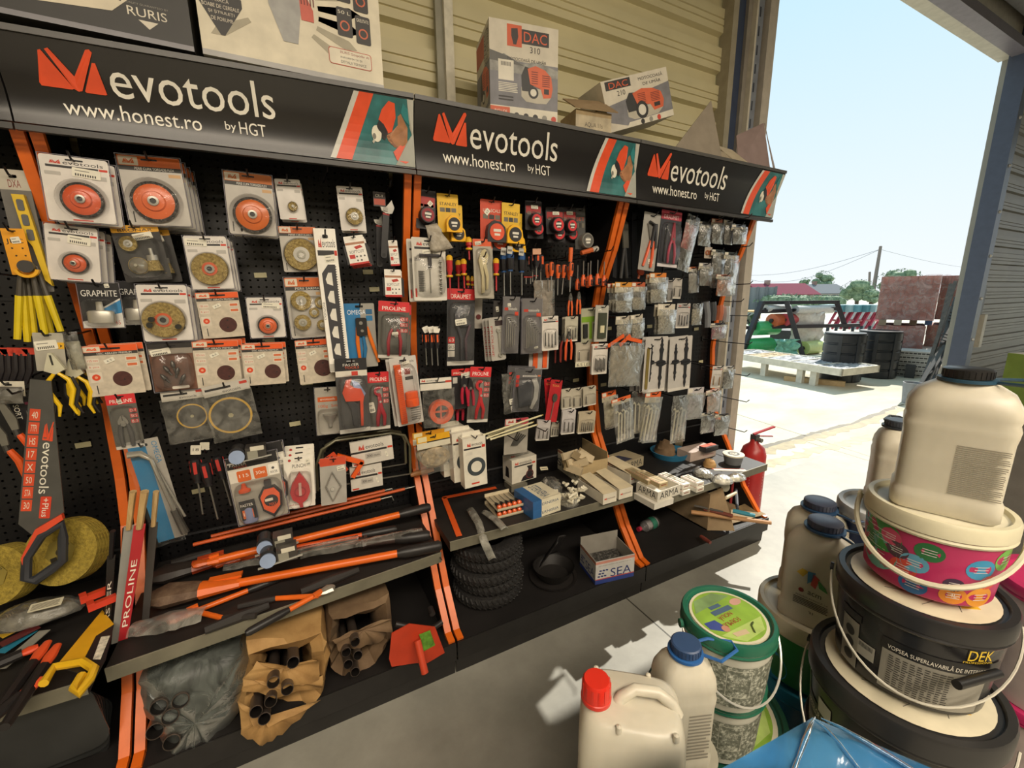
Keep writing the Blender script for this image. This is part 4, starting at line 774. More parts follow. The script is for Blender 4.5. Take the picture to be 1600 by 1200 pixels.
# yellow black loop
def pr(b,w,h):
    p_evo(b,w,h,.0013); b.rr(-w*.45,-w*.25,-h*.37,-h*.30,.002,.0013,.0015,'a9a49c'); b.text('24 pc',-w*.43,-w*.27,-h*.35,-h*.32,.0016,'2a2729')
    b.box(-w*.45,-w*.40,-h*.95,-h*.80,.0013,.0015,'b8392a')
t,w,h=pack('socket_bit_set',((642,371),(695,372),(644,471)),.215,'white card with bit strip, driver and socket strip','tool pack','cfcabf/r.4',prints=pr,stick=(.48,.24,.34,.11),foot='d8d3c8')
b=MB()
for k in range(12): b.box(-w*.34,-w*.20,-h*(.53+.028*k)-.001,-h*(.53+.028*k)+.0012,.002,.008,'3f3e40/m.6'); b.box(-w*.20,-w*.15,-h*(.53+.028*k)-.0006,-h*(.53+.028*k)+.0006,.002,.005,'8a8880/m1')
b.build('bit_strip',t,smooth=0)
b=MB(); b.tube([(0,-h*.30,.008),(0,-h*.47,.008)],[.008,.007],'393437/r.4'); b.tube([(-w*.3,-h*.28,.008),(w*.3,-h*.28,.008)],.006,'393437/r.4'); b.build('handle',t)
b=MB(); b.tube([(0,-h*.47,.006),(0,-h*.88,.006)],.002,'a9a69c/m1/r.2'); b.build('shaft',t)
for k in range(8):
    b=MB(); b.lathe([(.0055,0),(.0055,.009)],'3b3a3b/m.8/r.25' if k%1 else '8f8c86/m1/r.2',(w*.28,-h*(.37+.07*k),.008),ax=(.9,0,.3),n=12); b.build('socket',t)
clam(t,w,h,.001,.022,.05,.25,.95,.93); stack(t,1,-.012,.025,-.004,'white card showing left behind the socket set card')
YR=dict(hc='b8282c/r.35',sc='b8282c/r.35',yel=True)
for x,y,d,L,l in ((702,400,.225,.165,'longest red and yellow insulated screwdriver beside the socket set'),(724,406,.20,.12,'middle red and yellow insulated screwdriver left of the locking pliers'),(732,372,.22,.085,'upper red and yellow insulated screwdriver hanging below the tapes'),(775,405,.22,.13,'red and yellow insulated screwdriver right of the locking pliers'),(731,432,.15,.05,'short red insulated screwdriver above the red header, left one'),(738,433,.15,.05,'short red insulated screwdriver above the red header, right one'),(716,408,.14,.12,'red insulated screwdriver furthest back between socket set and pliers')):
    driver((x,y),d,L,L*.44 if L>.06 else .028,.0125 if L>.06 else .008,YR['hc'],YR['sc'],l,yel=True,sr=.0035,tilt=rnd.uniform(-.04,.04))
for x,l in ((670,'black wire hook behind the socket set card'),(702,'black wire hook carrying the longest red screwdriver'),(735,'black wire hook carrying the upper red screwdriver'),(776,'black wire hook carrying the single red screwdriver right of the pliers')):
    p=W(x,404,-.1); hook(p.x,p.z,.23,l)
def gp(b,w,h): b.text('63',w*-.45,-w*.22,-h*.66,-h*.60,.0018,'e0d8cc') if False else None
t,w,h=pack('pipe_cutter_pack',((698,450),(742,452),(698,572)),.19,'tall dark clamshell with red header holding a large C-shaped pipe cutter','tool pack','3a3a3c/r.35','c62a2c',.14,'DRAUMET','ece2d6',stick=(.42,.42,.40,.08,.028),side=(),foot='bcb8ae')
b=MB(); b.box(-w*.46,-w*.22,-h*.70,-h*.62,.0013,.0016,'c5302c'); b.text('63',-w*.43,-w*.25,-h*.68,-h*.64,.0017,'e8ddd0'); b.box(-w*.46,-w*.22,-h*.79,-h*.71,.0013,.0016,'d5cfc2'); b.text('SK5',-w*.44,-w*.24,-h*.77,-h*.73,.0017,'2a2829'); b.box(-w*.46,-w*.22,-h*.88,-h*.80,.0013,.0016,'d5cfc2'); b.build('side_print',t,smooth=0)
b=MB(); b.ring(w*.08,-h*.35,w*.14,w*.34,.003,.016,'55555a/m.6/r.3',n=24,a0=70,a1=320); b.build('cutter_jaw',t)
b=MB(); b.tube([(-w*.15,-h*.48,.01),(w*.0,-h*.65,.01),(0,-h*.92,.01)],[.006,.007,.005],'4c4b50/m.5/r.3'); b.build('handle',t)
b=MB(); b.tube([(w*.30,-h*.46,.01),(w*.15,-h*.65,.01),(w*.18,-h*.92,.01)],[.006,.007,.005],'55424a/m.3/r.3'); b.build('handle',t); clam(t,w,h,.001,.026,.04,.16,.96,.95)
# locking pliers
t,w,h=pack('locking_pliers_pack',((738,373),(767,374),(742,466)),.225,'orange-headed grey card with cream locking pliers','tool pack','a9a394/r.4','d8592c',.12,stick=(.28,.07,.34,.06))
C='cfc29a/m.3/r.3'
b=MB(); b.prism([(-w*.05,-h*.19),(w*.1,-h*.17),(w*.26,-h*.28),(w*.2,-h*.36),(w*.12,-h*.42),(w*.24,-h*.62),(w*.18,-h*.85),(w*.08,-h*.86),(w*.10,-h*.64),(-w*.06,-h*.44),(-w*.02,-h*.60),(0,-h*.90),(-w*.16,-h*.92),(-w*.14,-h*.62),(-w*.28,-h*.36),(-w*.16,-h*.24)],.004,.014,C)
for x,y in ((-.1,.33),(.02,.38),(.14,.34),(.16,.42)): b.disc(x*w,-y*h,w*.03,.014,.0146,'6a624c',n=10)
b.build('locking_pliers',t); clam(t,w,h,.001,.02,.12,.15,.9,.95)
stack(t,1,.02,.03,-.005,'orange-headed card behind the locking pliers card')
for x,y,d,l in ((787,393,.20,'left blue-handled screwdriver of the front pair'),(797,391,.225,'right blue-handled screwdriver of the front pair'),(815,394,.19,'single blue-handled screwdriver beside the black T-handles')):
    t=driver((x,y),d,.185,.085,.0165,'254f86/r.35',None,l,'blue screwdrivers in the third bay',tilt=0); b=MB(); b.lathe([(.0168,0),(.0172,.02),(.0155,.045)],'1d1c1f/r.4',(0,-.032,0),ax=(0,-1,0),n=10); b.lathe([(.0112,0),(.012,.003),(.0105,.006)],'b9b5aa/m1',(0,-.066,0),ax=(0,-1,0),n=10); b.build('rubber_grip',t)
    p=W(x,y-4,-.1); hook(p.x,p.z,d+.005,'black wire hook carrying the '+l)
    b=MB(); b.rr(-.012,.012,-.03,0,.002,0,.001,'b9b6ad'); b.box(-.009,.009,-.02,-.012,.001,.0012,'6b6862'); tt=thing('price_tag','grey paper tag on the '+l,'price tag',W(x,y-6,-d-.015),(HP,.1,0)); b.build('tag_card',tt,smooth=0)
# black orange T tools
for i,(x,y,d) in enumerate(((838,392,.20),(832,398,.16),(845,398,.16))):
    t=driver((x,y),d,.12,.07,.016,'222024/r.4',None,['black screwdriver with orange flash hanging in front below round tapes','black screwdriver with orange flash, back left below round tapes','black screwdriver with orange flash, back right below round tapes'][i],accent='d9582c/r.4')
p=W(838,390,-.1); hook(p.x,p.z,.21,'black wire hook carrying black screwdrivers below round tapes')
t,w,h=pack('price_tag',((832,388),(845,389),(833,397)),.225,'peach paper tag above the black screwdrivers','price tag','c99a7c/r.6',hk=False)
for i,(x,y,d) in enumerate(((822,433,.18),(829,433,.16),(837,431,.18))):
    t=thing('t_handle_key',['left red T-handle hex key above the hex key packs','middle red T-handle hex key above the hex key packs','right red T-handle hex key above the hex key packs'][i],'hex key',W(x,y,-d),(HP,0,0)); b=MB(); b.tube([(-.011,0,0),(.011,0,0)],.003,'a8322c/r.35'); b.build('grip',t); b=MB(); b.tube([(0,0,0),(0,-.03,0)],.0013,'b9b6ae/m1'); b.build('shaft',t)
for i,(x,y,L,d) in enumerate(((855,412,.125,.17),(862,409,.13,.20),(872,413,.14,.18),(882,413,.14,.16),(893,410,.135,.20),(889,416,.10,.15))):
    t=driver((x,y),d,L,.062,.0115,'e0622c/r.35','8f8c86/m1/r.3','orange-handled screwdriver number '.replace(' number','')+('at the far left of the row','second in the row','third in the row','fourth in the row','at the right end of the row','tucked behind the row')[i]+' under round tapes','orange screwdrivers in the third bay',accent='2a2628/r.4',tilt=rnd.uniform(-.12,.12))
hook(W(862,405,-.1).x,W(862,405,-.1).z,.2,'black wire hook carrying the left orange screwdrivers'); hook(W(890,405,-.1).x,W(890,405,-.1).z,.2,'black wire hook carrying the right orange screwdrivers')
# hammers
t=thing('mallet','small mallet with orange grip lying across two hooks','hammer',W(920,392,-.19),(HP,-.25,0)); b=MB(); b.tube([(-.045,0,0),(.02,.0,0)],[.010,.012],'c9602e/r.4'); b.build('handle',t); b=MB(); b.lathe([(.011,0),(.013,.006),(.013,.03),(.010,.034)],'a9a59c/r.4',(.02,0,0),ax=(1,0,0),n=12); b.build('head',t)
hook(W(905,397,-.1).x,W(905,397,-.1).z,.2,'left wire hook under the small orange mallet'); hook(W(930,394,-.1).x,W(930,394,-.1).z,.2,'right wire hook under the small orange mallet')
t=thing('nail_puller','upright orange-handled tool hanging left of the small mallet','hammer',W(892,387,-.2),(HP,0,0)); b=MB(); b.tube([(0,0,0),(-.002,-.062,0)],[.010,.009],'e0662a/r.35'); b.build('handle',t); b=MB(); b.tube([(0,-.06,0),(-.004,-.10,0)],.003,'b9b6ae/m1'); b.build('shaft',t)
words=('leftmost','second','third','fourth','fifth','rightmost')
for i,(x,y,d) in enumerate(((902,440,.15),(911,434,.19),(918,436,.16),(922,434,.2),(933,432,.19),(943,434,.17))):
    t=driver((x,y+14),d,.12,.055,.0115,'e0602c/r.4','8f8c86/m1/r.3',words[i]+' of six small orange and black screwdrivers with tips up',group='small screwdrivers with tips up',inv=True,accent='26242a/r.35')
b=MB(); b.bar((0,0,0),(.20,0,.01),.006,.05,'1d1c1e/r.4'); 
t=thing('tool_holder','black holder strip carrying six small screwdrivers with tips up','holder',W(899,441,-.10)); 
for k in range(6): b.bar((.01+.034*k,0,0),(.01+.034*k,-.09,0),.004,.004,'1d1c1e')
b.build('rail',t,smooth=0)
# wrench bags, hex sets
def hexset(q,d,label,n,stick=None,dup=0,dl=''):
    t,w,h=pack('hex_key_set',q,d,label,'hex key set','6f6c6c/r.35',prints=lambda b,w,h:(b.text('evotools',-w*.36,w*.36,-h*.235,-h*.185,.0014,'e0dbd0'),b.box(-w*.42,-w*.2,-h*.24,-h*.19,.0013,.0016,'b8392a'),b.rr(w*.22,w*.44,-h*.33,-h*.26,.002,.0013,.0016,'d0452c')),rimm=True,stick=stick)
    for k in range(n):
        x=w*(-.30+.62*k/n); y=-h*(.36+.035*k); L=h*(.55-.05*k)
        b=MB(); b.tube([(x+w*.28*(1-k/n*.5),y-.004,.006+.001*k),(x+.006,y,.006+.001*k),(x,y-.006,.006+.001*k),(x,y-L,.006+.001*k)],.0022-.0001*k,'c2bfb5/m1/r.2',n=6); b.build('hex_key',t)
    clam(t,w,h,.001,.02,.04,.3,.96,.97)
    if dup: stack(t,dup,.012,.028,-.004,dl)
hexset(((787,462),(812,465),(789,551)),.215,'narrow grey hex key pack left of the wide one',5,stick=(.35,.15,.2,.07),dup=1,dl='grey hex key pack behind the narrow one')
hexset(((816,466),(847,467),(817,552)),.225,'wide grey hex key pack with eight keys fanned by length',8,stick=(.72,.9,.2,.04),dup=1,dl='grey hex key pack behind the wide one')
def wr(t,w,h):
    b=MB(); b.ring(w*.1,-h*.30,w*.06,w*.16,.004,.010,'c9c6bc/m1/r.25',a0=130,a1=410,n=16); b.bar((w*.1,-h*.36,.007),(w*.12,-h*.82,.007),w*.14,.006,'c9c6bc/m1/r.25',up=(0,0,1)); b.ring(w*.12,-h*.87,w*.06,w*.15,.004,.010,'c9c6bc/m1/r.25',n=14); b.build('combination_wrench',t)
t,w,h=pack('wrench_sleeve',((763,497),(786,494),(767,565)),.20,'clear sleeve with red print holding a combination wrench, front of stack','wrench','b0aba2/r.3',prints=lambda b,w,h:(b.box(-w*.1,w*.45,-h*.20,-h*.08,.0013,.0015,'3a2c2c'),b.text('PROLINE',-w*.42,-w*.28,-h*.9,-h*.2,.0014,'a8332c',rot=90)),r=.1); wr(t,w,h); stack(t,2,-.006,.022,-.003,'sleeved wrench stacked behind the front wrench sleeve')
t,w,h=pack('key_set_pack',((771,470),(786,471),(771,512)),.17,'small dark pack above the wrench sleeves','tool pack','3f3c3a/r.4',stick=(.4,.3,.3,.2))
t,w,h=pack('bracket_pack',((742,455),(754,456),(742,513)),.12,'pale backing card with a round dark disc, behind the big C-cutter','tool pack','a9a297/r.5'); b=MB(); b.disc(0,-h*.68,w*.3,.002,.006,'5a1f1c'); b.build('disc',t)
def bits(q,d,label,n=6,base='d6cfc5',evo=True,dup=0,dl='',hk=True,bc='7f7c75/m1/r.3'):
    t,w,h=pack('drill_bit_card',q,d,label,'drill bit card',base+'/r.4',evo=evo,r=.05,hk=hk,foot='d9d3c6')
    for k in range(n):
        b=MB(); x=w*(-.3+.6*k/max(1,n-1)); b.lathe([(.0005,0),(.0022,.004),(.0022,h*.3),(.0028,h*.32),(.0028,h*.40)],bc,(x,-h*(.45+.03*(k%3)),.005),ax=(0,-1,0),n=6); b.build('drill_bit',t)
    clam(t,w,h,.001,.012,.08,.36,.92,.92)
    if dup: stack(t,dup,.008,.02,-.002,dl)
    return t,w,h
bits(((846,495),(872,493),(846,549)),.225,'white card with countersinks below the orange drivers',4,bc='5f6058/m.8/r.4',dup=1,dl='white card behind the countersink card')
bits(((883,494),(903,495),(884,533)),.20,'front red-topped card of a thick fan above orange pliers',4,base='b8b29f',evo=False,dup=3,dl='card fanned behind the red-topped card above orange pliers')
bits(((900,535),(923,534),(900,567)),.19,'orange-topped card with a handwritten price strip',2,base='b3aa98',evo=False,dup=1,dl='card behind the one with a handwritten price strip')
t,w,h=pack('price_strip',((899,566),(923,566),(899,573)),.20,'cream strip with handwritten price under a small card','price tag','d6cfb4/r.6',hk=False); b=MB(); b.text('6.5 LEI',-w*.4,w*.4,-h*.85,-h*.2,.0014,'2a2826'); b.build('writing',t,smooth=0)
bits(((926,537),(950,537),(925,585)),.225,'tall white card with nine thin drill bits by the orange post',8,dup=1,dl='card behind the nine-bit card by the orange post')
bits(((877,609),(893,607),(878,640)),.21,'left card of three small ones under looped hooks',2,base='b5ad9b',evo=False,dup=1,dl='card behind the left one of three under looped hooks')
bits(((893,607),(909,605),(894,639)),.19,'middle card of three small ones under looped hooks',2,base='b5ad9b',evo=False)
bits(((911,606),(931,602),(911,636)),.21,'right card of three small ones under looped hooks',1,base='b0a896',evo=False,dup=1,dl='card behind the right one of three under looped hooks')
bits(((879,641),(900,640),(877,679)),.225,'silver bit card at left above the open white carton',3,base='b9b3b0',evo=False,dup=1,dl='card behind the silver bit card above the open white carton')
bits(((905,643),(931,643),(904,677)),.21,'tan bit card at right above the open white carton',6,base='b3a68d',evo=False,dup=1,dl='card behind the tan bit card above the open white carton')
bits(((840,657),(861,656),(836,689)),.21,'small silver bit card right of the red blade sleeves',3,base='b5afaa',evo=False,dup=1,dl='card behind the silver card near the red sleeves')
bits(((862,658),(874,658),(861,682)),.18,'narrow tan card half behind the red sleeves',3,base='aaa392',evo=False)
def pr(b,w,h): b.box(-w*.49,w*.49,-h*.18,0,.0013,.0015,'b5404a'); b.rr(-w*.46,-w*.05,-h*.16,-h*.01,.002,.0015,.0017,'d9d0c2'); evologo(b,-w*.38,-w*.14,-h*.12,-h*.04,.0018,'b8392a','d9d0c2'); b.rr(0,w*.2,-h*.09,-h*.06,.001,.0015,.0017,'141314')
t,w,h=pack('drill_set_card',((789,656),(826,651),(785,712)),.16,'red-headed card with fanned grey drills behind the cream rods','drill bit card','a29c90/r.4',prints=pr)
for k in range(5): b=MB(); b.tube([(-w*.2+k*.006,-h*.75,.005+.001*k),(w*(.05+.08*k),-h*(.38+.03*k),.005+.001*k)],[.004,.003],'5f5d58/m.8/r.35',n=6); b.build('drill_bit',t)
# oranges: pliers under fan
for i,(x,y,d) in enumerate(((888,527,.225),(880,530,.19),(872,533,.15))):
    t=thing('pliers',['orange-handled pliers hanging in front of the thick card fan','second orange-handled pliers just behind the front pair','rear orange-handled pliers in the row of three'][i],'pliers',W(x,y,-d),(HP,.03,0),'orange pliers in the third bay'); pliersgeo(t,.05,.115,0,.028,-.105,.017,('e05a2a','8d2f26','6f2a24')[i]+'/r.35',cm='5a5854/m.7',jaw=.15,th=.009)
for i,(x,y) in enumerate(((890,468),(903,466))):
    t=thing('pliers',['left orange grip of the pliers hanging above the green card','right orange grip of the pliers hanging above the green card'][i],'pliers',W(x,y,-.19),(HP,0,0)); pliersgeo(t,.03,.1,0,.03,-.075,.010,'d8602a/r.35',th=.008,jaw=.2)
def pr(b,w,h): b.box(-w*.49,w*.49,-h*.40,-h*.24,.0013,.0015,'7aa02c'); b.box(-w*.05,w*.12,-h*.9,-h*.4,.0013,.0015,'7aa02c')
t,w,h=pack('fitting_card',((908,483),(935,480),(907,537)),.19,'clear card with bright green print right of the pliers','tool pack','a9a88f/r.4',prints=pr,rimm=True); [MB().box(x*w,x*w+w*.22,-h*.85,-h*.45,.002,.012,'232423').build('black_fitting',t,smooth=0) for x in (-.42,.2)]
t,w,h=pack('spirit_level_pack',((931,476),(951,478),(931,533)),.225,'narrow silver clamshell box with a mirrored gauge','tool pack','b5b2a6/r.3',rimm=True,stick=(.3,.14,.24,.07)); b=MB(); b.box(-w*.3,w*.3,-h*.9,-h*.2,.002,.012,'55594c/m.6/r.2'); b.box(-w*.2,w*.1,-h*.75,-h*.55,.012,.016,'cfc6a2'); b.build('gauge',t,smooth=0)
t,w,h=item('parts_bag',((833,440),(862,436),(830,500)),.15,'leaning clear bag of brown parts behind the hex key packs','parts bag',hk=False); b=MB(); rd=random.Random(5); b.sheet(lambda i,j:((i-.5)*w+rd.uniform(-.002,.002),-h*j,rd.uniform(0,.012)),7,9,'8b7f73/r.4/n.35/s45/b.4'); b.build('parts',t,smooth=60,solid=.002); b=MB(); b.sheet(lambda i,j:((i-.5)*w*1.1,-h*1.05*j,.016+.003*math.sin(8*i+5*j)),6,8,'FILM'); b.build('clear_bag',t,smooth=60)
# triple screwdrivers with white tags
for i,(x,d) in enumerate(((664,.17),(673,.19),(682,.21))):
    driver((x,520),d,.135,.062,.011,'232124/r.4',None,('left','middle','right')[i]+' of three black screwdrivers with orange chevrons under white tags',accent='e0602c/r.35'); 
    b=MB(); b.prism([(-.014,0),(.010,.004),(.016,-.008),(.012,-.022),(-.008,-.024)],0,.0015,'e3ded0'); tt=thing('price_tag',('left','middle','right')[i]+' white tag tied on the three chevron screwdrivers','price tag',W(x,511,-d-.02),(HP,.2*i-.2,0)); b.build('tag_card',tt,smooth=0)
hook(W(670,508,-.1).x,W(670,508,-.1).z,.215,'black wire hook carrying the three chevron screwdrivers')
# orange reel bag
t,w,h=item('string_reel_bag',((656,591),(705,590),(662,661)),.20,'bag with white header holding an orange string reel','tool pack')
b=MB(); b.box(-w*.5,w*.5,-h*.26,0,.0,.0015,'ddd7c8/r.5'); b.box(-w*.5,w*.5,-h*.115,-h*.09,.0015,.0018,'2b2928'); b.box(w*.3,w*.5,-h*.115,-h*.07,.0015,.0019,'c5402a'); evologo(b,-w*.46,-w*.34,-h*.07,-h*.02,.0015,'c5361f','ddd7c8'); b.text('evotools',-w*.3,w*.05,-h*.07,-h*.025,.0017,'3a3636'); b.build('header_card',t,smooth=0)
b=MB(); b.ring(w*.1,-h*.74,w*.22,w*.38,.004,.03,'dd5526/r.35'); b.bar((w*.1-w*.3,-h*.74,.015),(w*.1+w*.3,-h*.74,.015),.008,.006,'d04f22'); b.bar((w*.1,-h*.74-w*.3,.015),(w*.1,-h*.74+w*.3,.015),.008,.006,'d04f22',up=(1,0,0)); b.build('string_reel',t)
b=MB(); rd=random.Random(9); b.sheet(lambda i,j:((i-.5)*w+rd.uniform(-.002,.002),-h*.2-j*h*.85,.034+rd.uniform(0,.005)),7,7,'FILM'); b.build('clear_bag',t,smooth=60)
# black pliers with red handles
def pr(b,w,h): b.box(-w*.49,w*.49,-h*.16,0,.0013,.0015,'c92a28'); b.text('PROLINE',-w*.4,w*.4,-h*.13,-h*.08,.0016,'ecdfd2'); b.rr(-w*.44,-w*.22,-h*.35,-h*.2,.001,.0013,.0016,'c0bbb0')
t,w,h=pack('tool_blister_pack',((705,577),(737,575),(707,640)),.19,'dark red-topped card with stacked price label above black pliers','tool pack','2b292b/r.4',prints=pr,stick=(.72,.17,.5,.13))
for i,(x,y,d) in enumerate(((724,594,.215),(734,598,.20),(714,606,.16),(719,622,.14))):
    t=thing('pliers',['front black pliers with crimson handles below the dark red-topped card','right black pliers with crimson handles touching the pipe cutter pack','left black pliers with crimson handles','lowest crimson-handled pliers at the back'][i],'pliers',W(x,y,-d),(HP,-.03+.03*i,0),'crimson-handled pliers'); pliersgeo(t,.05,.115,0,.02,-.10,.013,'b01e38/r.35',cm='232124/r.4',jaw=.30,th=.011)
# black bag with tag, grey knife
t,w,h=item('hacksaw_bag',((783,585),(808,580),(786,644)),.17,'crinkled clear bag of black parts with hanging price labels','parts bag'); b=MB(); b.sheet(lambda i,j:((i-.5)*w,-h*j,.006*math.sin(7*i+9*j)),7,9,'DARKBITS'); b.build('parts',t,smooth=60,solid=.006); b=MB(); rd=random.Random(6); b.sheet(lambda i,j:((i-.5)*w*1.15+rd.uniform(-.003,.003),-h*1.05*j,.014+rd.uniform(0,.006)),7,9,'FILM'); b.build('clear_bag',t,smooth=60); sticker(t,w*.05,-h*.72,.024,w*.6,h*.15,.1); sticker(t,w*.1,-h*.9,.025,w*.6,h*.12,.05)
def pr(b,w,h):
    b.text('evotools',-w*.22,w*.35,-h*.18,-h*.12,.0014,'e0dbd0'); b.box(w*.38,w*.48,-h*.17,-h*.13,.0013,.0015,'c56a3a')
    for i,s in enumerate(('61','mm','SK')): b.rr(-w*.46,-w*.34,-h*(.22+.10*i),-h*(.14+.10*i),.001,.0013,.0016,'c5362c')
t,w,h=pack('utility_knife_pack',((806,576),(846,578),(802,642)),.20,'grey clamshell with a curved silver-backed cutter','tool pack','5d5c5c/r.35',prints=pr,rimm=True)
b=MB(); b.prism([(w*.1,-h*.22),(w*.3,-h*.2),(w*.42,-h*.4),(w*.40,-h*.7),(w*.22,-h*.95),(w*.12,-h*.92),(w*.24,-h*.66),(w*.24,-h*.42)],.003,.012,'b8b5ae/m.5/r.3'); b.build('curved_blade',t); b=MB(); b.prism([(-w*.42,-h*.42),(-w*.05,-h*.28),(w*.12,-h*.34),(w*.15,-h*.85),(-w*.3,-h*.9)],.003,.014,'3b3c40/r.3'); b.build('grip',t); clam(t,w,h,.001,.024,.04,.2,.97,.97)
stack(t,1,-.02,.03,.01,'clamshell peeking out behind the curved cutter pack')
# red blade sleeves
for q,d,l in ((((861,592),(879,595),(855,658)),.21,'tall red sleeve with a slim rasp, front one'),(((850,592),(861,590),(855,656)),.18,'tilted red sleeve with white print, back one')):
    t,w,h=pack('rasp_sleeve',q,d,l,'tool pack','b0242a/r.35',prints=lambda b,w,h:(b.text('TOOL',-w*.3,w*.3,-h*.16,-h*.11,.0014,'d8a052'),),r=.05); b=MB(); b.disc(0,-h*.42,w*.2,.003,.009,'4f5048/m.6',ry=h*.10); b.tube([(0,-h*.5,.005),(-w*.1,-h*.92,.005)],.0025,'8a877c/m1',n=6); b.build('rasp',t)
# orange pencils card
t,w,h=pack('pencil_card',((827,545),(858,546),(827,577)),.16,'white card with two flat orange pencils under the hex keys','tool pack','b3aeaa/r.4'); 
for x in (-.2,.28): b=MB(); b.box(x*w-w*.11,x*w+w*.11,-h*.92,-h*.05,.002,.006,'dd5a22'); b.build('pencil',t,smooth=0)
# cream rods on two hooks
for i,(a,c_,d) in enumerate((((757,679),(846,649),.25),((762,684),(832,660),.24),((768,686),(838,664),.255),((764,680),(826,656),.225))):
    p,q_=W(*a,-d),W(*c_,-d); t=thing('cream_rod',['longest cream rod lying on top of the bundle','lowest left cream rod with brass ends','nearest cream rod with brass ends','rearmost cream rod of the bundle'][i],'rod',p,group='cream rods laid across hooks'); v=q_-p; b=MB(); b.tube([(0,0,0),tuple(v)],.0042,'cdc59c/r.35',n=8); b.build('tube',t); b=MB(); b.tube([tuple(v*.97),tuple(v*1.03)],.003,'b79a52/m1',n=8); b.tube([(0,0,0),tuple(v*-.03)],.0055,'d8d1b2',n=8); b.build('end_cap',t)
hook(W(780,668,-.1).x,W(780,668,-.1).z-.01,.26,'left wire hook under the cream rods'); hook(W(822,655,-.1).x,W(822,655,-.1).z-.01,.26,'right wire hook under the cream rods')
# yellow header bags
for i,(q,d,c,l) in enumerate(((((650,683),(702,674),(657,735)),.24,'d9a01c','front bag of string with a bright yellow header'),(((644,676),(694,670),(650,726)),.20,'c98a1f','bag of string with a duller yellow header behind the bright one'))):
    t,w,h=item('string_bag',q,d,l,'string bag'); b=MB(); b.box(-w*.5,w*.5,-h*.20,0,0,.0015,c+'/r.5'); b.box(-w*.5,w*.5,-h*.38,-h*.20,0,.0015,'cfc8b2/r.5'); b.rr(-w*.46,-w*.2,-h*.17,-h*.03,.002,.0015,.0018,'dfd2a4'); b.box(-w*.2,w*.5,-h*.215,-h*.18,.0015,.0019,'2b2928'); b.rr(-w*.1,w*.08,-h*.1,-h*.06,.001,.0015,.0019,'161416'); b.build('header_card',t,smooth=0)
    b=MB(); rd=random.Random(40+i); b.lathe([(w*.30,0),(w*.44,.012),(w*.44,.02),(w*.30,.034)],'a18f72/r.6/n.4/s50/b.6',(0,-h*.68,-.01),n=24,sy=h*.30/(w*.44)); b.build('string_coil',t); b=MB(); b.sheet(lambda a_,j:((a_-.5)*w*1.04+rd.uniform(-.003,.003),-h*.36-j*h*.72,.022+rd.uniform(0,.01)),8,8,'FILM'); b.build('clear_bag',t,smooth=60)
# white evotools hang boxes with black ring
def pr(b,w,h):
    evologo(b,-w*.32,-w*.16,-h*.22,-h*.15,.0003,'c5361f','e6e0d0'); b.text('evotools',-w*.12,w*.36,-h*.215,-h*.155,.0003,'2a2729'); b.box(-w*.46,w*.3,-h*.275,-h*.245,.0002,.0004,'2b2827'); b.box(w*.32,w*.47,-h*.27,-h*.22,.0002,.0004,'c5361f'); b.ring(w*.05,-h*.62,w*.24,w*.40,.0003,.0006,'3d4447/n.3'); b.rr(-w*.38,-w*.1,-h*.38,-h*.32,.001,.0003,.0005,'d5cfc0'); b.box(-w*.2,w*.15,-h*.95,-h*.92,.0003,.0005,'c5361f')
t,w,h=item('hose_box',((722,681),(758,676),(731,762)),.255,'frontmost white box printed with a black ring','boxed goods'); b=MB(); b.box(-w/2,w/2,-h*1.0,-h*.06,-.05,0,'ddd7c6/r.5'); b.prism([(-w*.42,-h*.06),(w*.42,-h*.06),(w*.36,h*.02),(-w*.4,h*.02)],-.03,-.029,'ddd7c6'); pr(b,w,h); b.build('carton',t,smooth=0); stack(t,2,-.028,.054,.012,'white box hanging in line behind the ring box')
# ------------------------------------------------------------------ bay nearest the doorway
def bag(q,d,label,header=None,stuff='BITS',hf=.18,cat='parts bag',film='FILM',dup=0,dl='',strip2=None,fill=(.25,.97),body=None,extra=None,hk=True,name='parts_bag'):
    t,w,h=item(name,q,d,label,cat,hk=hk)
    if header: b=MB(); b.box(-w*.5,w*.5,-h*hf,0,0,.0015,header+'/r.5'); b.rr(-w*.46,-w*.2,-h*hf*.85,-h*hf*.15,.001,.0015,.0018,'ddd5c4'); b.rr(-w*.1,w*.12,-h*hf*.6,-h*hf*.35,.001,.0015,.0018,'161416'); b.box(-w*.5,w*.5,-h*hf*2,-h*hf,0,.0012,(strip2 or 'b8b09a')+'/r.5'); b.build('header_card',t,smooth=0)
    rd=random.Random(int(q[0][0]*7+q[0][1]))
    if stuff:
        b=MB(); y0,y1=-h*fill[0],-h*fill[1]
        b.sheet(lambda i,j:((i-.5)*w*.9,y0+(y1-y0)*j,.004+.010*math.sin(math.pi*i)*math.sin(math.pi*min(1,j*1.1))+rd.uniform(0,.004)),6,7,stuff); b.build('contents',t,smooth=50,solid=.003)
    if extra: extra(t,w,h)
    b=MB(); b.sheet(lambda i,j:((i-.5)*w*(1+.06*math.sin(5*j+i))+rd.uniform(-.001,.001),-h*(hf if header else 0)*.9-j*h*(1.0-(hf*.9 if header else 0)),.012+.012*math.sin(math.pi*i)*math.sin(math.pi*j)+rd.uniform(0,.005)),8,9,film); b.build('clear_bag',t,smooth=70)
    if dup: stack(t,dup,.006,.03,-.004,dl)
    return t
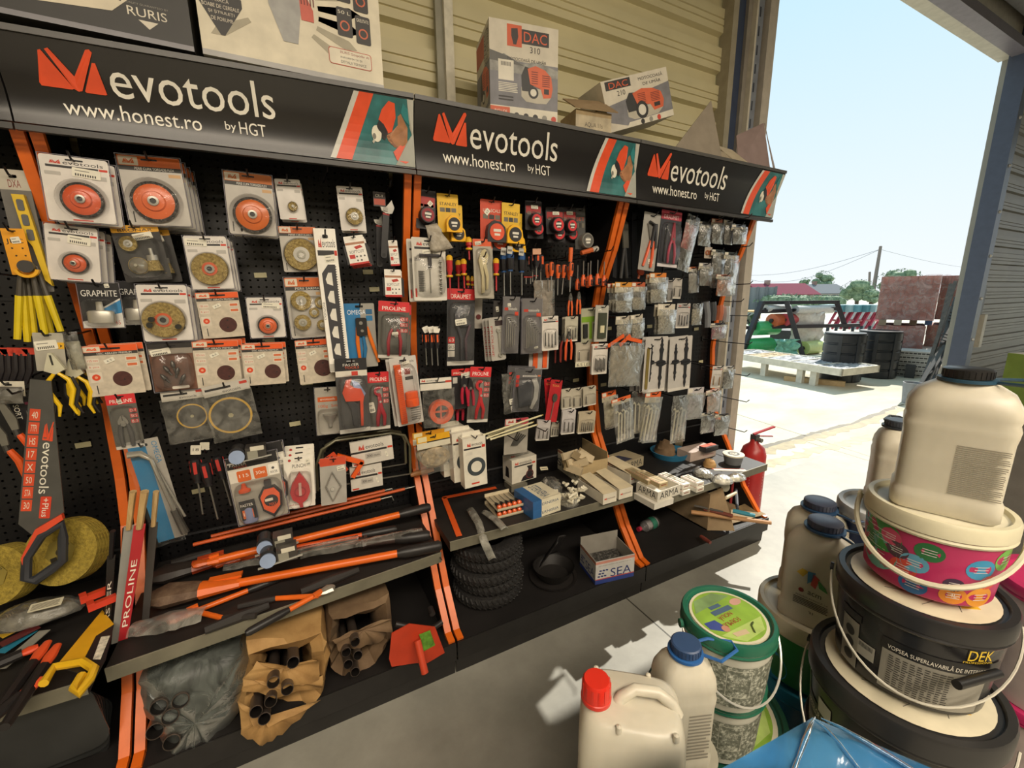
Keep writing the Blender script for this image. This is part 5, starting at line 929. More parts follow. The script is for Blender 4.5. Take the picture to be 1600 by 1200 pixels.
def snip(c,c2='2b2a2c'):
    def f(t,w,h):
        b=MB(); b.prism([(-w*.28,-h*.2),(w*.05,-h*.24),(w*.2,-h*.5),(0,-h*.5)],.003,.010,'8d8a84/m.8/r.3'); b.build('blade',t)
        for s,(a,b_,c_) in enumerate((((w*.0,-h*.48),(-w*.12,-h*.7),(-w*.28,-h*.93)),((w*.16,-h*.48),(w*.2,-h*.7),(w*.18,-h*.94)))):
            b=MB(); b.tube([(*a,.008),(*b_,.008),(*c_,.008)],[.006,.008,.006],c+'/r.35'); b.build('handle',t)
    return f
t,w,h=pack('snips_pack',((1007,331),(1033,335),(992,421)),.235,'grey card with black snips with orange handle ends, front left near doorway','tool pack','a09d96/r.35',stick=(.7,.83,.3,.08)); snip('dc5c34')(t,w,h)
b=MB(); b.tube([(-w*.2,-h*.16,.01),(w*.1,-h*.2,.01),(w*.02,-h*.6,.01)],[.006,.010,.009],'2b2a2c/r.35'); b.tube([(w*.2,-h*.18,.01),(w*.3,-h*.6,.01)],[.008,.009],'2b2a2c/r.35'); b.build('grip_cover',t) if False else None
b.v and b.build('sleeve',t)
t,w,h=pack('tool_blister_pack',((1034,328),(1066,331),(1022,417)),.235,'magenta-red topped pack with red crimping tool near doorway','tool pack','3e4046/r.35','a83a48',.16,'DRAUMET','e0c8c8',foot='cfc8c8')
pliersgeo(t,w,h,w*.12,-h*.2,-h*.93,w*.16,'b03a52/r.35',cm='a33848/r.4',jaw=.35,th=.012); b=MB(); b.tube([(-w*.2,-h*.25,.008),(-w*.25,-h*.9,.008)],[.008,.006],'26282e/r.3'); b.build('black_lever',t); clam(t,w,h,.001,.024,.06,.2,.95,.94)
bag(((1072,334),(1091,342),(1052,420)),.22,'tall clear bag with a red tool, right of the magenta-topped pack',None,'8f3a38/r.5/n.5/s40',fill=(.15,.6))
bag(((1091,345),(1111,348),(1086,384)),.20,'clear bag of dark fittings, top row near doorway','3b3d42','DARKBITS',.12)
bag(((1112,341),(1129,343),(1108,381)),.21,'orange-headed bag with brass end, top row near doorway','b06a50','DARKBITS',.16)
bag(((1131,343),(1145,345),(1127,382)),.21,'slim pale bag right of the orange-headed one, top row','a9a9ae','DARKBITS',.14)
bag(((1143,351),(1165,350),(1140,383)),.24,'dark bag at the very end of the top row','6b7686','DARKBITS',.16)
t=thing('copper_ring_card','card of copper rings under the top row near doorway','parts card',W(1107,386,-.2),(HP,0,0)); b=MB(); b.rr(-.03,.03,-.06,0,.004,0,.0015,'b5a89a'); b.build('backing_card',t,smooth=0)
for x in (-.012,.012): b=MB(); b.ring(x,-.03,.008,.013,.002,.008,'c07a58/m.8/r.3',n=14); b.build('copper_ring',t)
bag(((1092,411),(1111,411),(1088,447)),.225,'grey-headed card with padlock photo and price label, right bay','8f8c8c','5f5c58/r.5/n.4/s60',.16)
bag(((1074,418),(1090,416),(1072,459)),.20,'orange-topped long bag left of the padlock card','a8603c','7d7a74/r.5/n.4/s60',.09)
bag(((1112,389),(1132,391),(1105,450)),.22,'dark green-black tall bag at the end of the second row','2b3432','DARKBITS',.08)
bag(((1132,392),(1152,396),(1128,460)),.25,'dark crinkled bag furthest right in the second row','2b3432','DARKBITS',.08)
bag(((1119,430),(1143,428),(1114,464)),.27,'bag of copper-coloured fittings near the doorway','8f5b48','COPPER',.1)
bag(((961,441),(987,441),(958,488)),.225,'silver staples bag with yellow-orange header, middle of three','c98a30','BITS',.17,fill=(.62,.97),dup=1,dl='staples bag behind the yellow-orange headed one')
bag(((987,441),(1008,441),(984,484)),.20,'silver staples bag with red-orange header, right of three','b55a38','BITS',.17,fill=(.55,.97),dup=1,dl='staples bag behind the red-orange headed one')
bag(((949,443),(963,442),(948,486)),.17,'silver staples bag with orange header, left of three by the post','b5503a','BITS',.17,fill=(.6,.97))
bag(((1015,427),(1041,426),(1012,474)),.22,'single orange-headed staples bag under the black snips','cf7a2c','BITS',.16,fill=(.55,.97),dup=1,dl='staples bag behind the single orange-headed one')
for q,l,c in ((((1052,434),(1066,436),(1050,466)),'pale blister card right of the single staples bag','b3ada4'),(((1040,438),(1052,438),(1038,472)),'slim grey card between staples bag and pale blister card','8f8c88')):
    bits(q,.21,l,2,base=c,evo=False)
bag(((962,495),(985,493),(960,530)),.22,'left silver nails bag with cream strip, third row','b8b0a0','BITS',.18,fill=(.4,.97))
bag(((985,493),(1004,490),(984,531)),.23,'right silver nails bag with cream strip, third row','b8b0a0','BITS',.18,fill=(.4,.97),dup=1,dl='nails bag behind the right silver one, third row')
bag(((1028,476),(1055,474),(1022,523)),.235,'wide speckled nails bag with cream header, third row','c3bba9','BITS',.2,fill=(.38,.97),dup=1,dl='nails bag behind the wide speckled one')
bits(((1058,474),(1079,474),(1055,513)),.23,'card of dark hooks right of the wide nails bag',4,base='b5b0ab',bc='4b4a4a/r.4')
bag(((1080,474),(1095,474),(1078,508)),.23,'narrow bag of mixed brass bits right of the hooks card',None,'BITS')
for i,(q,l) in enumerate(((((1099,472),(1107,471),(1104,510)),'leaning grey tube, left of the two near doorway'),(((1108,472),(1117,472),(1110,500)),'dark rounded sleeve beside the leaning tube'),(((1120,477),(1129,477),(1118,500)),'copper-coloured pocket card near doorway'),(((1130,478),(1138,480),(1133,500)),'bright curved steel fitting at the end of the third row'))):
    p,w,h,th=pose(q,.22); t=thing('tube_fitting',l,'fitting',p,(HP,-th,0)); b=MB(); b.tube([(0,0,0),(.002,-h*.5,.004),(0,-h,0)],w*.45,('8a8d93/m.6/r.3','3b3d40/r.4','b0674a/m.4/r.4','c9ccd0/m.9/r.2')[i],n=8); b.build('tube',t)
bag(((1110,505),(1133,504),(1108,530)),.22,'dark card with a magenta fitting near doorway','3c3b40','7a2c48/r.4/n.6/s60',.14)
bag(((952,533),(1003,536),(948,603)),.235,'very large grey crinkled bag of profiles with fanned orange headers',None,'8a8272/r.5/n.45/s30/b.6',film='FILM',fill=(.08,.98))
for i,(a,c_,l) in enumerate((((950,541),(975,524),'left fanned orange header strip over the large grey bag'),((968,540),(985,524),'middle fanned orange header strip over the large grey bag'),((978,528),(1003,534),'right fanned orange header strip over the large grey bag'))):
    p,q_=W(*a,-.245-.004*i),W(*c_,-.245-.004*i); v=q_-p; t=thing('header_strip',l,'header card',p); b=MB(); b.bar((0,0,0),tuple(v),.0015,.018,'dc5a20/r.5'); b.rel=None; b.build('strip',t,smooth=0)
for x,l in ((986,'left'),(996,'middle'),(1004,'right')):
    t,w,h=pack('profile_sleeve',((x,536),(x+8,535),(x-4,612)),.20-.01*(x%3),l+' slim grey sleeve between large bag and hinge cards','tool pack','6d6a66/r.3',prints=lambda b,w,h:b.box(-w*.3,w*.3,-h*.9,-h*.1,.0013,.0016,'8f8c85'))
HG=[(0,.0),(.10,.05),(.06,.09),(.16,.13),(.10,.17),(.24,.22),(.14,.30),(.14,.42),(.5,.45),(.5,.52),(.14,.55),(.12,.72),(.20,.78),(.08,.84),(.12,.90),(0,1)]
def hinge(q,d,label,two=True,dup=0,dl=''):
    t,w,h=pack('hinge_card',q,d,label,'hinge card','bcb7b0/r.4',foot='cfc9be')
    for k,(cx,s,y0,y1) in enumerate(((-.24,.30,.12,.80),(.22,.42,.03,.95))[:2 if two else 1]):
        y=lambda v:-h*(y0+(y1-y0)*v); pts=[(cx*w+u*w*s,y(v)) for u,v in HG]+[(cx*w-u*w*s*.9,y(v)) for u,v in HG[::-1][1:-1]]
        b=MB(); b.prism(pts,.002,.007,'242427/r.35'); b.build('hinge',t,smooth=0)
        b=MB(); b.tube([(cx*w-w*.2,y(.5),.012),(cx*w+w*.2,y(.49),.012)],.0035,'1d1d20/r.3'); b.build('hinge_pin',t)
    if dup: stack(t,dup,.004,.03,-.002,dl)
hinge(((1009,527),(1044,525),(1003,615)),.235,'left card of ornate black gate hinges',dup=1,dl='hinge card behind the left ornate one')
hinge(((1047,526),(1082,525),(1046,611)),.24,'right card of ornate black gate hinges',dup=1,dl='hinge card behind the right ornate one')
t,w,h=pack('level_card',((1008,540),(1018,540),(1005,612)),.25,'slim card with a brass-coloured bar at the left edge of the hinges','tool pack','bcb7b0/r.4'); b=MB(); b.rr(-w*.2,w*.2,-h*.95,-h*.05,w*.15,.002,.006,'8f7d45/m.6/r.3'); b.build('brass_bar',t)
bits(((1114,572),(1129,572),(1110,606)),.27,'white card with brass bolt at the end by the door column',2,base='c9c4bd',bc='b98d4a/m1/r.3')
bag(((1130,572),(1146,572),(1126,607)),.27,'clear bag of grey fittings at the end by the door column','b0b0ae','DARKBITS',.15)
# bags of white hooks
def hooks(n,c='d5cfb8/r.4'):
    def f(t,w,h):
        for k in range(n):
            x=w*(-.32+.64*k/max(1,n-1)); b=MB(); y0=-h*(.26+.05*(k%2)); b.tube([(x-w*.06,y0-.01,.012),(x,y0,.012),(x+w*.08,y0-.012,.012),(x+w*.03,-h*.6,.012),(x-w*.03,-h*.95,.012)],.0042,c,n=6); b.build('white_hook',t)
    return f
bag(((940,613),(962,610),(948,668)),.17,'orange-headed clear bag far left of the white hook bags','d9622c','a29a84/r.5/n.4/s40/b.5',.13)
bag(((955,625),(985,617),(962,692)),.225,'large bag of white bent hooks under tilted orange header, left','d9622c',None,.07,extra=hooks(5))
bag(((985,612),(1005,605),(982,680)),.18,'bag of white hooks between the two big ones',None,None,extra=hooks(3))
bag(((1009,612),(1033,611),(998,692)),.225,'large bag of white hooks with straight orange header','d9622c',None,.11,extra=hooks(4),dup=1,dl='hook bag behind the straight orange-headed one')
bag(((1049,618),(1074,616),(1044,692)),.235,'tall bag of white hooks without header, right of the dark gap',None,None,extra=hooks(4,'cdc7b0/r.4'))
bag(((1075,606),(1100,605),(1070,655)),.24,'pale clear blister of bolts right of the white hooks','b9b3b3','8f8c92/r.4/n.5/s50/b.5',.18)
bag(((1103,612),(1124,605),(1100,648)),.26,'bag of reddish fittings at the end of the lower row','c9aaa0','a88a7c/r.4/n.5/s50/b.5',.1)
bag(((1094,645),(1116,644),(1092,676)),.25,'left glossy black bag over the shelf end','3a3a3c','DARKBITS',.08)
bag(((1117,645),(1138,648),(1116,677)),.28,'right glossy black bag over the shelf end','3a3a3c','DARKBITS',.08)
# dark long tools just behind the third upright
for i,(q,l) in enumerate(((((958,330),(966,330),(952,436)),'black long bar hanging left of the pruning shears'),(((968,340),(984,338),(958,436)),'long pruning shears with grey handles behind the orange post'),(((984,332),(996,330),(978,440)),'black saw blade hanging right of the pruning shears'))):
    p,w,h,th=pose(q,.10); t=thing('hanging_tool',l,'tool',p,(HP,-th,0))
    b=MB(); 
    if i==1: b.tube([(0,-h*.5,0),(-w*.3,-h,0)],[.007,.009],'4a4948/r.4'); b.build('handle',t); b=MB(); b.tube([(w*.1,-h*.5,0),(w*.3,-h,0)],[.007,.009],'4a4948/r.4'); b.build('handle',t); b=MB(); b.prism([(-w*.3,0),(w*.3,-h*.1),(w*.4,-h*.5),(-w*.1,-h*.5)],-.005,.005,'8a8679/m.6/r.4'); b.build('blade',t)
    else: b.prism([(-w*.3,0),(w*.3,-h*.02),(w*.4,-h),(-w*.4,-h*.97)],-.003,.003,'232326/r.4'); b.build('bar',t,smooth=0)
t=thing('scraper','orange plastic scraper on the leftmost column above the staples','tool',W(1000,425,-.17),(HP,.3,0)); b=MB(); b.disc(0,0,.022,0,.008,'c8522c/r.35',ry=.016); b.build('head',t); b=MB(); b.tube([(0,-.01,0),(0,-.035,0)],.006,'d07a5c'); b.build('handle',t)
# small price labels stuck on the black board
for i,(x,y,l) in enumerate(((407,430,'between wheel packs'),(130,695,'beside the long hand saw'),(461,662,'below the empty middle'),(575,425,'left of the white blade pack'),(585,452,'under the white blade cards'),(900,594,'above the three small cards'),(943,601,'left of the large grey bag'),(951,513,'by the mirrored gauge pack'),(1015,510,'right of the nails bags'),(1088,514,'near the leaning tube'),(1095,565,'right of the hinges'),(480,598,'below the half hidden sanding discs'),(420,533,'above the right sanding disc card'),(310,767,'behind the screwdriver shafts'))):
    o=MB().rr(-.02,.02,-.009,.009,.001,0,.001,'bdb690/r.6').build('shelf_label',smooth=0); o.location=W(x,y,-.005); o.rotation_euler=(HP,-.03,0); tag(o,'blank cream price label on the black board '+l,'label','cream labels on the boards')
# empty hooks
for i,(x,y,l) in enumerate(((505,285,'empty hook between the two small wheel cards'),(742,302,'empty bright hook above the gap in the tape row'),(385,375,'empty hook under the middle cup brush pack'),(558,440,'empty hook on the board left of the white blade pack'),(925,322,'empty hook at the top right of the third bay'),(1000,320,'empty hook left of the black snips'),(1103,343,'empty hook above the dark fittings bag'),(1163,470,'lone empty hook sticking out past the last bay'))):
    p=W(min(x,1120),y,-.01); hook(p.x,p.z,.16,'black wire hook, '+l)
for i,(x,y) in enumerate(((1120,352),(1122,392),(1124,445),(1122,490),(1126,530),(1124,575),(1124,612),(1122,655))):
    p=W(x-26,y,-.01); hook(min(p.x,1.955),p.z,.30,'long black hook at the doorway edge, '+('topmost','second','third','fourth','fifth','sixth','seventh','lowest')[i]+' from the sign down')

# ------------------------------------------------------------------ leftmost bay
def pr(b,w,h): b.box(-w*.5,w*.5,-h*.16,0,.0013,.0015,'b7b0a0'); b.text('DXA',-w*.2,w*.2,-h*.14,-h*.08,.0016,'7c2a1f')
t,w,h=pack('pipe_pliers_pack',((-8,262),(42,268),(52,455)),.19,'dusty grey card with a yellow three-window tool, leftmost edge','tool pack','6b6862/r.5',prints=pr,stick=(.85,.7,.12,.09))
b=MB(); b.prism([(-w*.1,-h*.2),(w*.3,-h*.2),(w*.42,-h*.5),(w*.55,-h*.95),(w*.35,-h*.9),(w*.2,-h*.62),(w*.02,-h*.55)],.003,.016,'d8b427/r.4'); b.build('yellow_body',t)
for k in range(3): b=MB(); b.rr(w*(.02+.05*k),w*(.24+.05*k),-h*(.33+.12*k),-h*(.24+.12*k),.004,.016,.018,'5a5a58'); b.build('window',t)
def pr(b,w,h): b.text('JBC',-w*.4,w*.35,-h*.34,-h*.22,.0014,'2a2622'); 
t,w,h=pack('wire_stripper_pack',((0,357),(37,357),(16,430)),.225,'amber card with round dark cutter head and yellow claw below','tool pack','e39b1d/r.4',prints=pr,stick=(.55,.25,.4,.14))
for x,y in ((-.2,.42),(.25,.42),(-.1,.58),(.3,.58)): b=MB(); b.disc(x*w,-y*h,w*.04,.001,.003,'3a2a14'); b.build('hole_print',t)
b=MB(); b.disc(w*.25,-h*.82,w*.36,.003,.014,'3d3a38/r.4',n=24); b.build('cutter_head',t); b=MB(); b.ring(w*.25,-h*.86,w*.40,w*.56,.003,.014,'e3a620/r.4',n=18,a0=190,a1=350); b.build('claw',t)
for i,(x0,x1,y0,y1,d) in enumerate(((30,27,462,530,.22),(37,43,462,534,.21),(46,54,462,525,.20),(58,70,462,522,.22),(66,80,462,520,.19),(74,95,462,518,.21))):
    p,q_=W(x0,y0,-d),W(x1,y1,-d); t=thing('pincers',words[i]+' yellow handle of the long pincers hanging in a bunch','pliers',p,group='yellow-handled pincers'); v=q_-p; b=MB(); b.tube([(0,0,0),tuple(v)],[.0085,.0075],'d5bc1f/r.4',n=8); b.build('handle',t); b=MB(); b.tube([tuple(-v*.8),tuple(-v*.3),(0,0,0)],[.004,.006,.007],'4b463e/r.4'); b.build('shank',t)
p=W(40,430,-.1); hook(p.x,p.z,.21,'black wire hook carrying the yellow-handled pincers')
# combination pliers card
def combi(px,d,label,top=True,s=1.0):
    t=thing('combination_pliers',label,'pliers',W(*px,-d),(HP,-.05,0)); z=.008
    b=MB(); b.prism([(-.004,0),(.004,0),(.014*s,-.028*s),(.018*s,-.040*s),(0,-.050*s),(-.018*s,-.040*s),(-.014*s,-.028*s)],0,.012,'d8d4bb/m.5/r.3'); b.box(-.002,.002,-.028*s,-.006,.012,.013,'2a2822'); b.build('jaws',t)
    for sg in (-1,1):
        b=MB(); b.tube([(sg*.004,-.048*s,z),(sg*.018*s,-.065*s,z),(sg*.021*s,-.09*s,z),(sg*.010*s,-.125*s,z),(sg*.016*s,-.15*s,z)],[.004,.006,.0065,.0055,.003],'e6bd1a/r.35'); b.build('handle',t)
        b=MB(); b.tube([(sg*.024*s,-.060*s,z-.002),(sg*.030*s,-.09*s,z-.002),(sg*.018*s,-.125*s,z-.002),(sg*.026*s,-.15*s,z-.002)],[.004,.005,.005,.003],'1f1e1f/r.4'); b.build('black_grip',t)
    return t
t,w,h=pack('pliers_card',((50,520),(98,520),(56,580)),.215,'grey card with barcode label above the front yellow pliers','tool pack','aaa596/r.5',stick=(.42,.32,.75,.24)); b=MB(); b.box(w*.28,w*.5,-h*.42,-h*.25,.0013,.0018,'dca81e'); b.prism([(w*.36,-h*.30),(w*.45,-h*.34),(w*.36,-h*.38),(w*.38,-h*.34)],.0018,.002,'2a2622'); b.build('yellow_mark',t,smooth=0)
combi((80,551),.235,'front yellow and black combination pliers hanging over the hand saw',s=1.2); combi((112,560),.19,'second yellow and black pliers seen to the right behind',s=1.12); combi((122,556),.15,'third yellow and black pliers furthest back on the right',s=1.0)
bag(((100,520),(122,516),(104,580)),.20,'crinkled clear bag behind the yellow pliers card',None,'8d8a78/r.4/n.5/s40/b.5')
# red tipped clamps row
for i in range(5):
    t=thing('clamp',words[i]+' dark clamp with red tip in the row under the pincers','clamp',W(4+i*11,545+i%2*2,-.17),(HP,.3,0),'red-tipped clamps'); b=MB(); b.prism([(-.018,0),(.010,.006),(.016,-.012),(-.004,-.016)],0,.010,'c5402e/r.35'); b.build('tip',t); b=MB(); b.tube([(0,-.01,.004),(.008,-.06,.004),(.004,-.10,.004)],[.007,.008,.006],'262224/r.4'); b.build('grip',t)
bag(((-14,594),(38,597),(-6,628)),.225,'cream card end with red strip, cropped at the left edge','cfc8b5','5a564f/r.5/n.4/s40',.35)
def pr(b,w,h): b.text('SORT',-w*.36,-w*.1,-h*.42,-h*.12,.0014,'d5cfbd',rot=90); b.box(w*.2,w*.48,-h*.14,-h*.09,.0013,.0015,'7a2a48')
t,w,h=pack('scissors_card',((12,625),(46,620),(35,700)),.20,'narrow black card behind the grey snips','tool pack','1f1d20/r.4',prints=pr)
b=MB(); b.prism([(w*.2,-h*.25),(w*.38,-h*.5),(w*.3,-h*.9),(w*.12,-h*.6)],.002,.006,'6f6c68/m.6'); b.build('blade',t)
for i,(x,y,d,c,l) in enumerate(((18,655,.225,'e0541e','front snips with bright orange handle at the left edge'),(36,660,.19,'d2452a','rear snips with reddish handle near the hand saw'),(2,680,.21,'d2541e','cropped snips with orange handle at the picture edge'))):
    t=thing('snips',l,'snips',W(x,y,-d),(HP,-.12,0)); b=MB(); b.prism([(-.012,.05),(0,.055),(.012,0),(.008,-.03),(-.006,-.03)],0,.006,'77746a/m.6/r.4'); b.build('blade',t); b=MB(); b.lathe([(.007,0),(.007,.02)],'4a4844/m.8',(0,-.03,.004),ax=(0,-1,0),n=8); b.build('spring',t)
    b=MB(); b.tube([(.004,-.045,.004),(.014,-.08,.004),(.012,-.13,.004)],[.008,.010,.007],c+'/r.35'); b.build('handle',t)
# the large hand saw
q=((46,590),(92,598),(62,810)); p,w,h,th=pose(q,.25)
t=thing('hand_saw','large hand saw in a grey printed sleeve with dark handle','saw',p,(HP,-th,0))
b=MB(); b.prism([(-w*.45,0),(w*.25,0),(w*1.15,-h*.94),(w*1.0,-h*1.0),(w*.2,-h*1.12),(-w*.40,-h*1.02)],0,.004,'4b4a46/r.4')
for k,s in enumerate(('40','7TPI','HS','17','X','50','STA','30')): y=-h*(.20+.092*k); b.box(-w*.36,w*.0,y-h*.082,y,.004,.0045,'cf4a28'); b.text(s,-w*.28,-w*.08,y-h*.065,y-h*.018,.0047,'d9cdb8')
evologo(b,w*.14,w*.50,-h*.42,-h*.28,.004,'d84a26','4b4a46'); b.text('evotools',w*.18,w*.52,-h*.80,-h*.43,.0045,'e2dccb',rot=90); b.rr(w*.28,w*.66,-h*.98,-h*.82,.003,.004,.005,'cf3e24'); b.text('+Plus',w*.36,w*.58,-h*.97,-h*.83,.0052,'e2dccb',rot=90); b.build('saw_sleeve',t,smooth=0)
b=MB(); yh=-h*1.0; b.prism([(-w*.15,yh-h*.26),(w*.25,yh-h*.05),(w*1.12,yh+h*.06),(w*1.2,yh+h*.02),(w*.3,yh-h*.11),(-w*.05,yh-h*.32)],.002,.016,'d44a2b/r.35'); b.build('orange_spine',t)
b=MB(); b.tube([(w*1.15,yh-h*.02,.008),(w*.45,yh-h*.10,.008),(w*.02,yh-h*.26,.008),(w*.05,yh-h*.42,.008),(w*.4,yh-h*.44,.008),(w*.95,yh-h*.36,.008),(w*1.3,yh-h*.30,.008),(w*1.22,yh-h*.12,.008)],[.012,.013,.012,.013,.014,.014,.012,.012],'33353a/r.4',closed=True,flat=.8,n=8); b.build('handle',t)
p=W(70,596,-.1); hook(p.x,p.z,.26,'black wire hook carrying the large hand saw')
# grinding discs
def gdisc(c,r,label,n,ax=(-.3,-.9,.35),step=.012,group='yellow grinding discs'):
    ax=Vector(ax).normalized(); 
    for k in range(n):
        t=thing('grinding_disc',label if k==0 else ('','second','third','fourth','rearmost')[k]+' yellow grinding disc edge-on behind the '+('large' if r>.09 else 'smaller left')+' front one','grinding disc',c-ax*(-step*k)*-1 if False else c-ax*step*k,(0,0,0),group)
        q=Vector((0,0,1)).rotation_difference(ax).to_euler(); t.rotation_euler=q
        b=MB(); b.lathe([(r*.08,0),(r*.28,-.003),(r*.42,.004),(r,.004),(r,-.004),(r*.08,-.006)],'9c8733/r.8/n.3/s120/b.5',n=36,cap=False); b.build('abrasive_disc',t)
        if k==0: b=MB(); b.ring(0,0,r*.10,r*.42,.0042,.0052,'8a7a35/r.6',n=6); b.box(-r*.3,-r*.12,-r*.3,-r*.1,.0052,.0055,'241f16'); b.text('125',r*.1,r*.3,r*.12,r*.22,.0055,'241f16'); b.build('label_print',t,smooth=0); b=MB(); b.lathe([(r*.1,.004),(r*.1,.008),(r*.05,.008)],'3b3424',n=14); b.build('bore',t)
gdisc(W(96,862,-.20),.098,'large yellow grinding disc right under the hand saw handle',5)
gdisc(W(-8,900,-.20),.085,'smaller yellow grinding disc at the left picture edge',5)
# ------------------------------------------------------------------ goods standing on boards
def boxitem(name,label,cat,a,b_,z,d,h,color,front=None,top=None,left=None,right=None,group=None,part='carton',openf=None,back=0):
    """a, b_: pixels of the front bottom corners; stands at height z"""
    p=F(*a,z) if not isinstance(a,Vector) else a; q=F(*b_,z) if not isinstance(b_,Vector) else b_
    w=(q-p).xy.length; rz=math.atan2(q.y-p.y,q.x-p.x)
    t=thing(name,label,cat,(p.x,p.y,z),(0,0,rz),group)
    b=MB()
    if openf is None: b.box(0,w,0,d,0,h,color)
    else:
        k=.003; b.box(0,w,0,k,0,h,color); b.box(0,w,d-k,d,0,h*openf,color); b.box(0,k,k,d-k,0,h,color); b.box(w-k,w,k,d-k,0,h,color); b.box(k,w-k,k,d-k,0,k,color)
    FR=Matrix(((1,0,0,0),(0,0,-1,0),(0,1,0,0),(0,0,0,1))); LF=Matrix(((0,0,-1,0),(-1,0,0,d),(0,1,0,0),(0,0,0,1))); RG=Matrix(((0,0,1,w),(1,0,0,0),(0,1,0,0),(0,0,0,1))); TP=Matrix.Translation((0,0,h))
    for fn,T,ww,hh in ((front,FR,w,h),(left,LF,d,h),(right,RG,d,h),(top,TP,w,d)):
        if fn: b.T=T; fn(b,ww,hh)
    b.T=None; b.build(part,t,smooth=0); return t,w
def evobox(b,w,h):
    evologo(b,w*.1,w*.26,h*.42,h*.62,.0004,'c5361f','e0dbd0'); b.text('evotools',w*.3,w*.9,h*.43,h*.6,.0004,'5a3330')
def camerabox(b,w,h):
    evologo(b,w*.12,w*.26,h*.76,h*.88,.0004,'c5361f','ddd6c6'); b.text('evotools',w*.3,w*.8,h*.76,h*.88,.0004,'2a2729'); b.box(w*.1,w*.8,h*.68,h*.73,.0003,.0006,'2b2827'); b.box(w*.82,w*.95,h*.68,h*.75,.0003,.0006,'c5361f')
    b.prism([(w*.6,h*.62),(w*.85,h*.62),(w*.82,h*.5),(w*.84,h*.15),(w*.9,h*0.02),(w*.35,h*.02),(w*.45,h*.2),(w*.62,h*.3),(w*.66,h*.5)],.0003,.0006,'241f20'); b.ring(w*.72,h*.25,w*.12,w*.16,.0006,.0008,'5a2a28')
z2=SH[2]
boxitem('spray_gun_box','square white box with printed black spray gun on the shelf','boxed goods',(800,757),(838,746),z2+.03,.085,.125,'d5cebd/r.5',camerabox,lambda b,w,h:(evologo(b,w*.15,w*.3,h*.4,h*.6,.0004,'c5361f','ddd6c6'),b.text('evotools',w*.33,w*.85,h*.4,h*.6,.0004,'2a2729')),lambda b,w,h:b.prism([(w*.3,h*.2),(w*.7,h*.2),(w*.65,h*.6),(w*.35,h*.65)],.0003,.0006,'241f20'))
b=MB(); b.box(0,.09,0,.08,0,.03,'6b6658'); t=thing('plain_carton','low dusty carton under the spray gun box','boxed goods',F(800,770,z2)+Vector((0,.005,0))); b.build('carton',t)
def stern(b,w,h): b.text('STERNERIA',w*.15,w*.92,h*.3,h*.62,.0004,'30496b'); b.box(0,w*.0,0,h,0,.0004,'2f5f93')
def sterntop(b,w,h): b.box(0,w*.30,0,h,.0001,.0004,'2f5f93/r.4'); b.text('STERNERIA',w*.42,w*.72,h*.1,h*.9,.0005,'35506f',rot=90); b.box(w*.35,w*.95,h*.02,h*.05,.0003,.0006,'b9b09a')
for k in range(2):
    t,w=boxitem('screw_box',('lower blue and cream box with a dark blue end','upper blue and cream box with printed lid')[k],'boxed goods',(833,812-1*k) if k==0 else F(833,812,z2)+Vector((0,0,0)),(876,797) if k==0 else F(876,797,z2)+Vector((0,0,0)),z2+k*.0405,.15,.04,'d8cfb4/r.5',stern,sterntop)
    b=MB(); b.box(-.0008,w*.3,-.0008,0,0,.04,'2f5f93/r.4'); b.box(-.0008,0,0,.15,0,.04,'2f5f93/r.4'); b.build('blue_end',t,smooth=0)
# trays of orange-balled screwdrivers
for k in range(2):
    p=F(778,812,z2); q9=F(836,797,z2); t=thing('awl_tray',('lower card tray of black and orange ball-ended drivers','upper card tray of black and orange ball-ended drivers')[k],'tool tray',(p.x,p.y,z2+.002+k*.034),(0,0,math.atan2(q9.y-p.y,q9.x-p.x)))
    b=MB(); b.box(0,.125,0,.15,0,.004,'b9a98c/r.6'); b.box(0,.125,0,.003,0,.012,'c9bda0'); b.box(0,.125,.147,.15,0,.018,'c9bda0'); b.build('card_tray',t,smooth=0)
    for j in range(5):
        x=.013+.0245*j; b=MB(); b.lathe([(.003,0),(.0105,.006),(.011,.014),(.007,.021)],'e0602c/r.3',(x,.002,.014),ax=(0,1,0),n=12); b.build('orange_ball',t); b=MB(); b.lathe([(.007,0),(.0085,.01),(.006,.03),(.003,.034)],'262224/r.35',(x,.021,.014),ax=(0,1,0),n=10); b.build('black_grip',t); b=MB(); b.tube([(x,.05,.014),(x,.125,.012)],.0018,'8d8a82/m1',n=6); b.build('shaft',t)
# carpenter square
p=F(692,776,z2+.01); p2=F(775,760,z2+.01); p3=F(716,832,z2+.01)
t=thing('carpenter_square','orange carpenter square hanging over the shelf front','square',(p.x,p.y,z2+.004)); b=MB()
u=(p2-p); v=(p3-p); u.z=v.z=0
b.bar((0,0,0),tuple(u),.022,.002,'d8541f/r.4'); b.build('long_arm',t,smooth=0); b=MB(); b.bar(tuple(u*.02),tuple(v*1.05),.024,.002,'dd5a22/r.4'); b.build('short_arm',t,smooth=0)
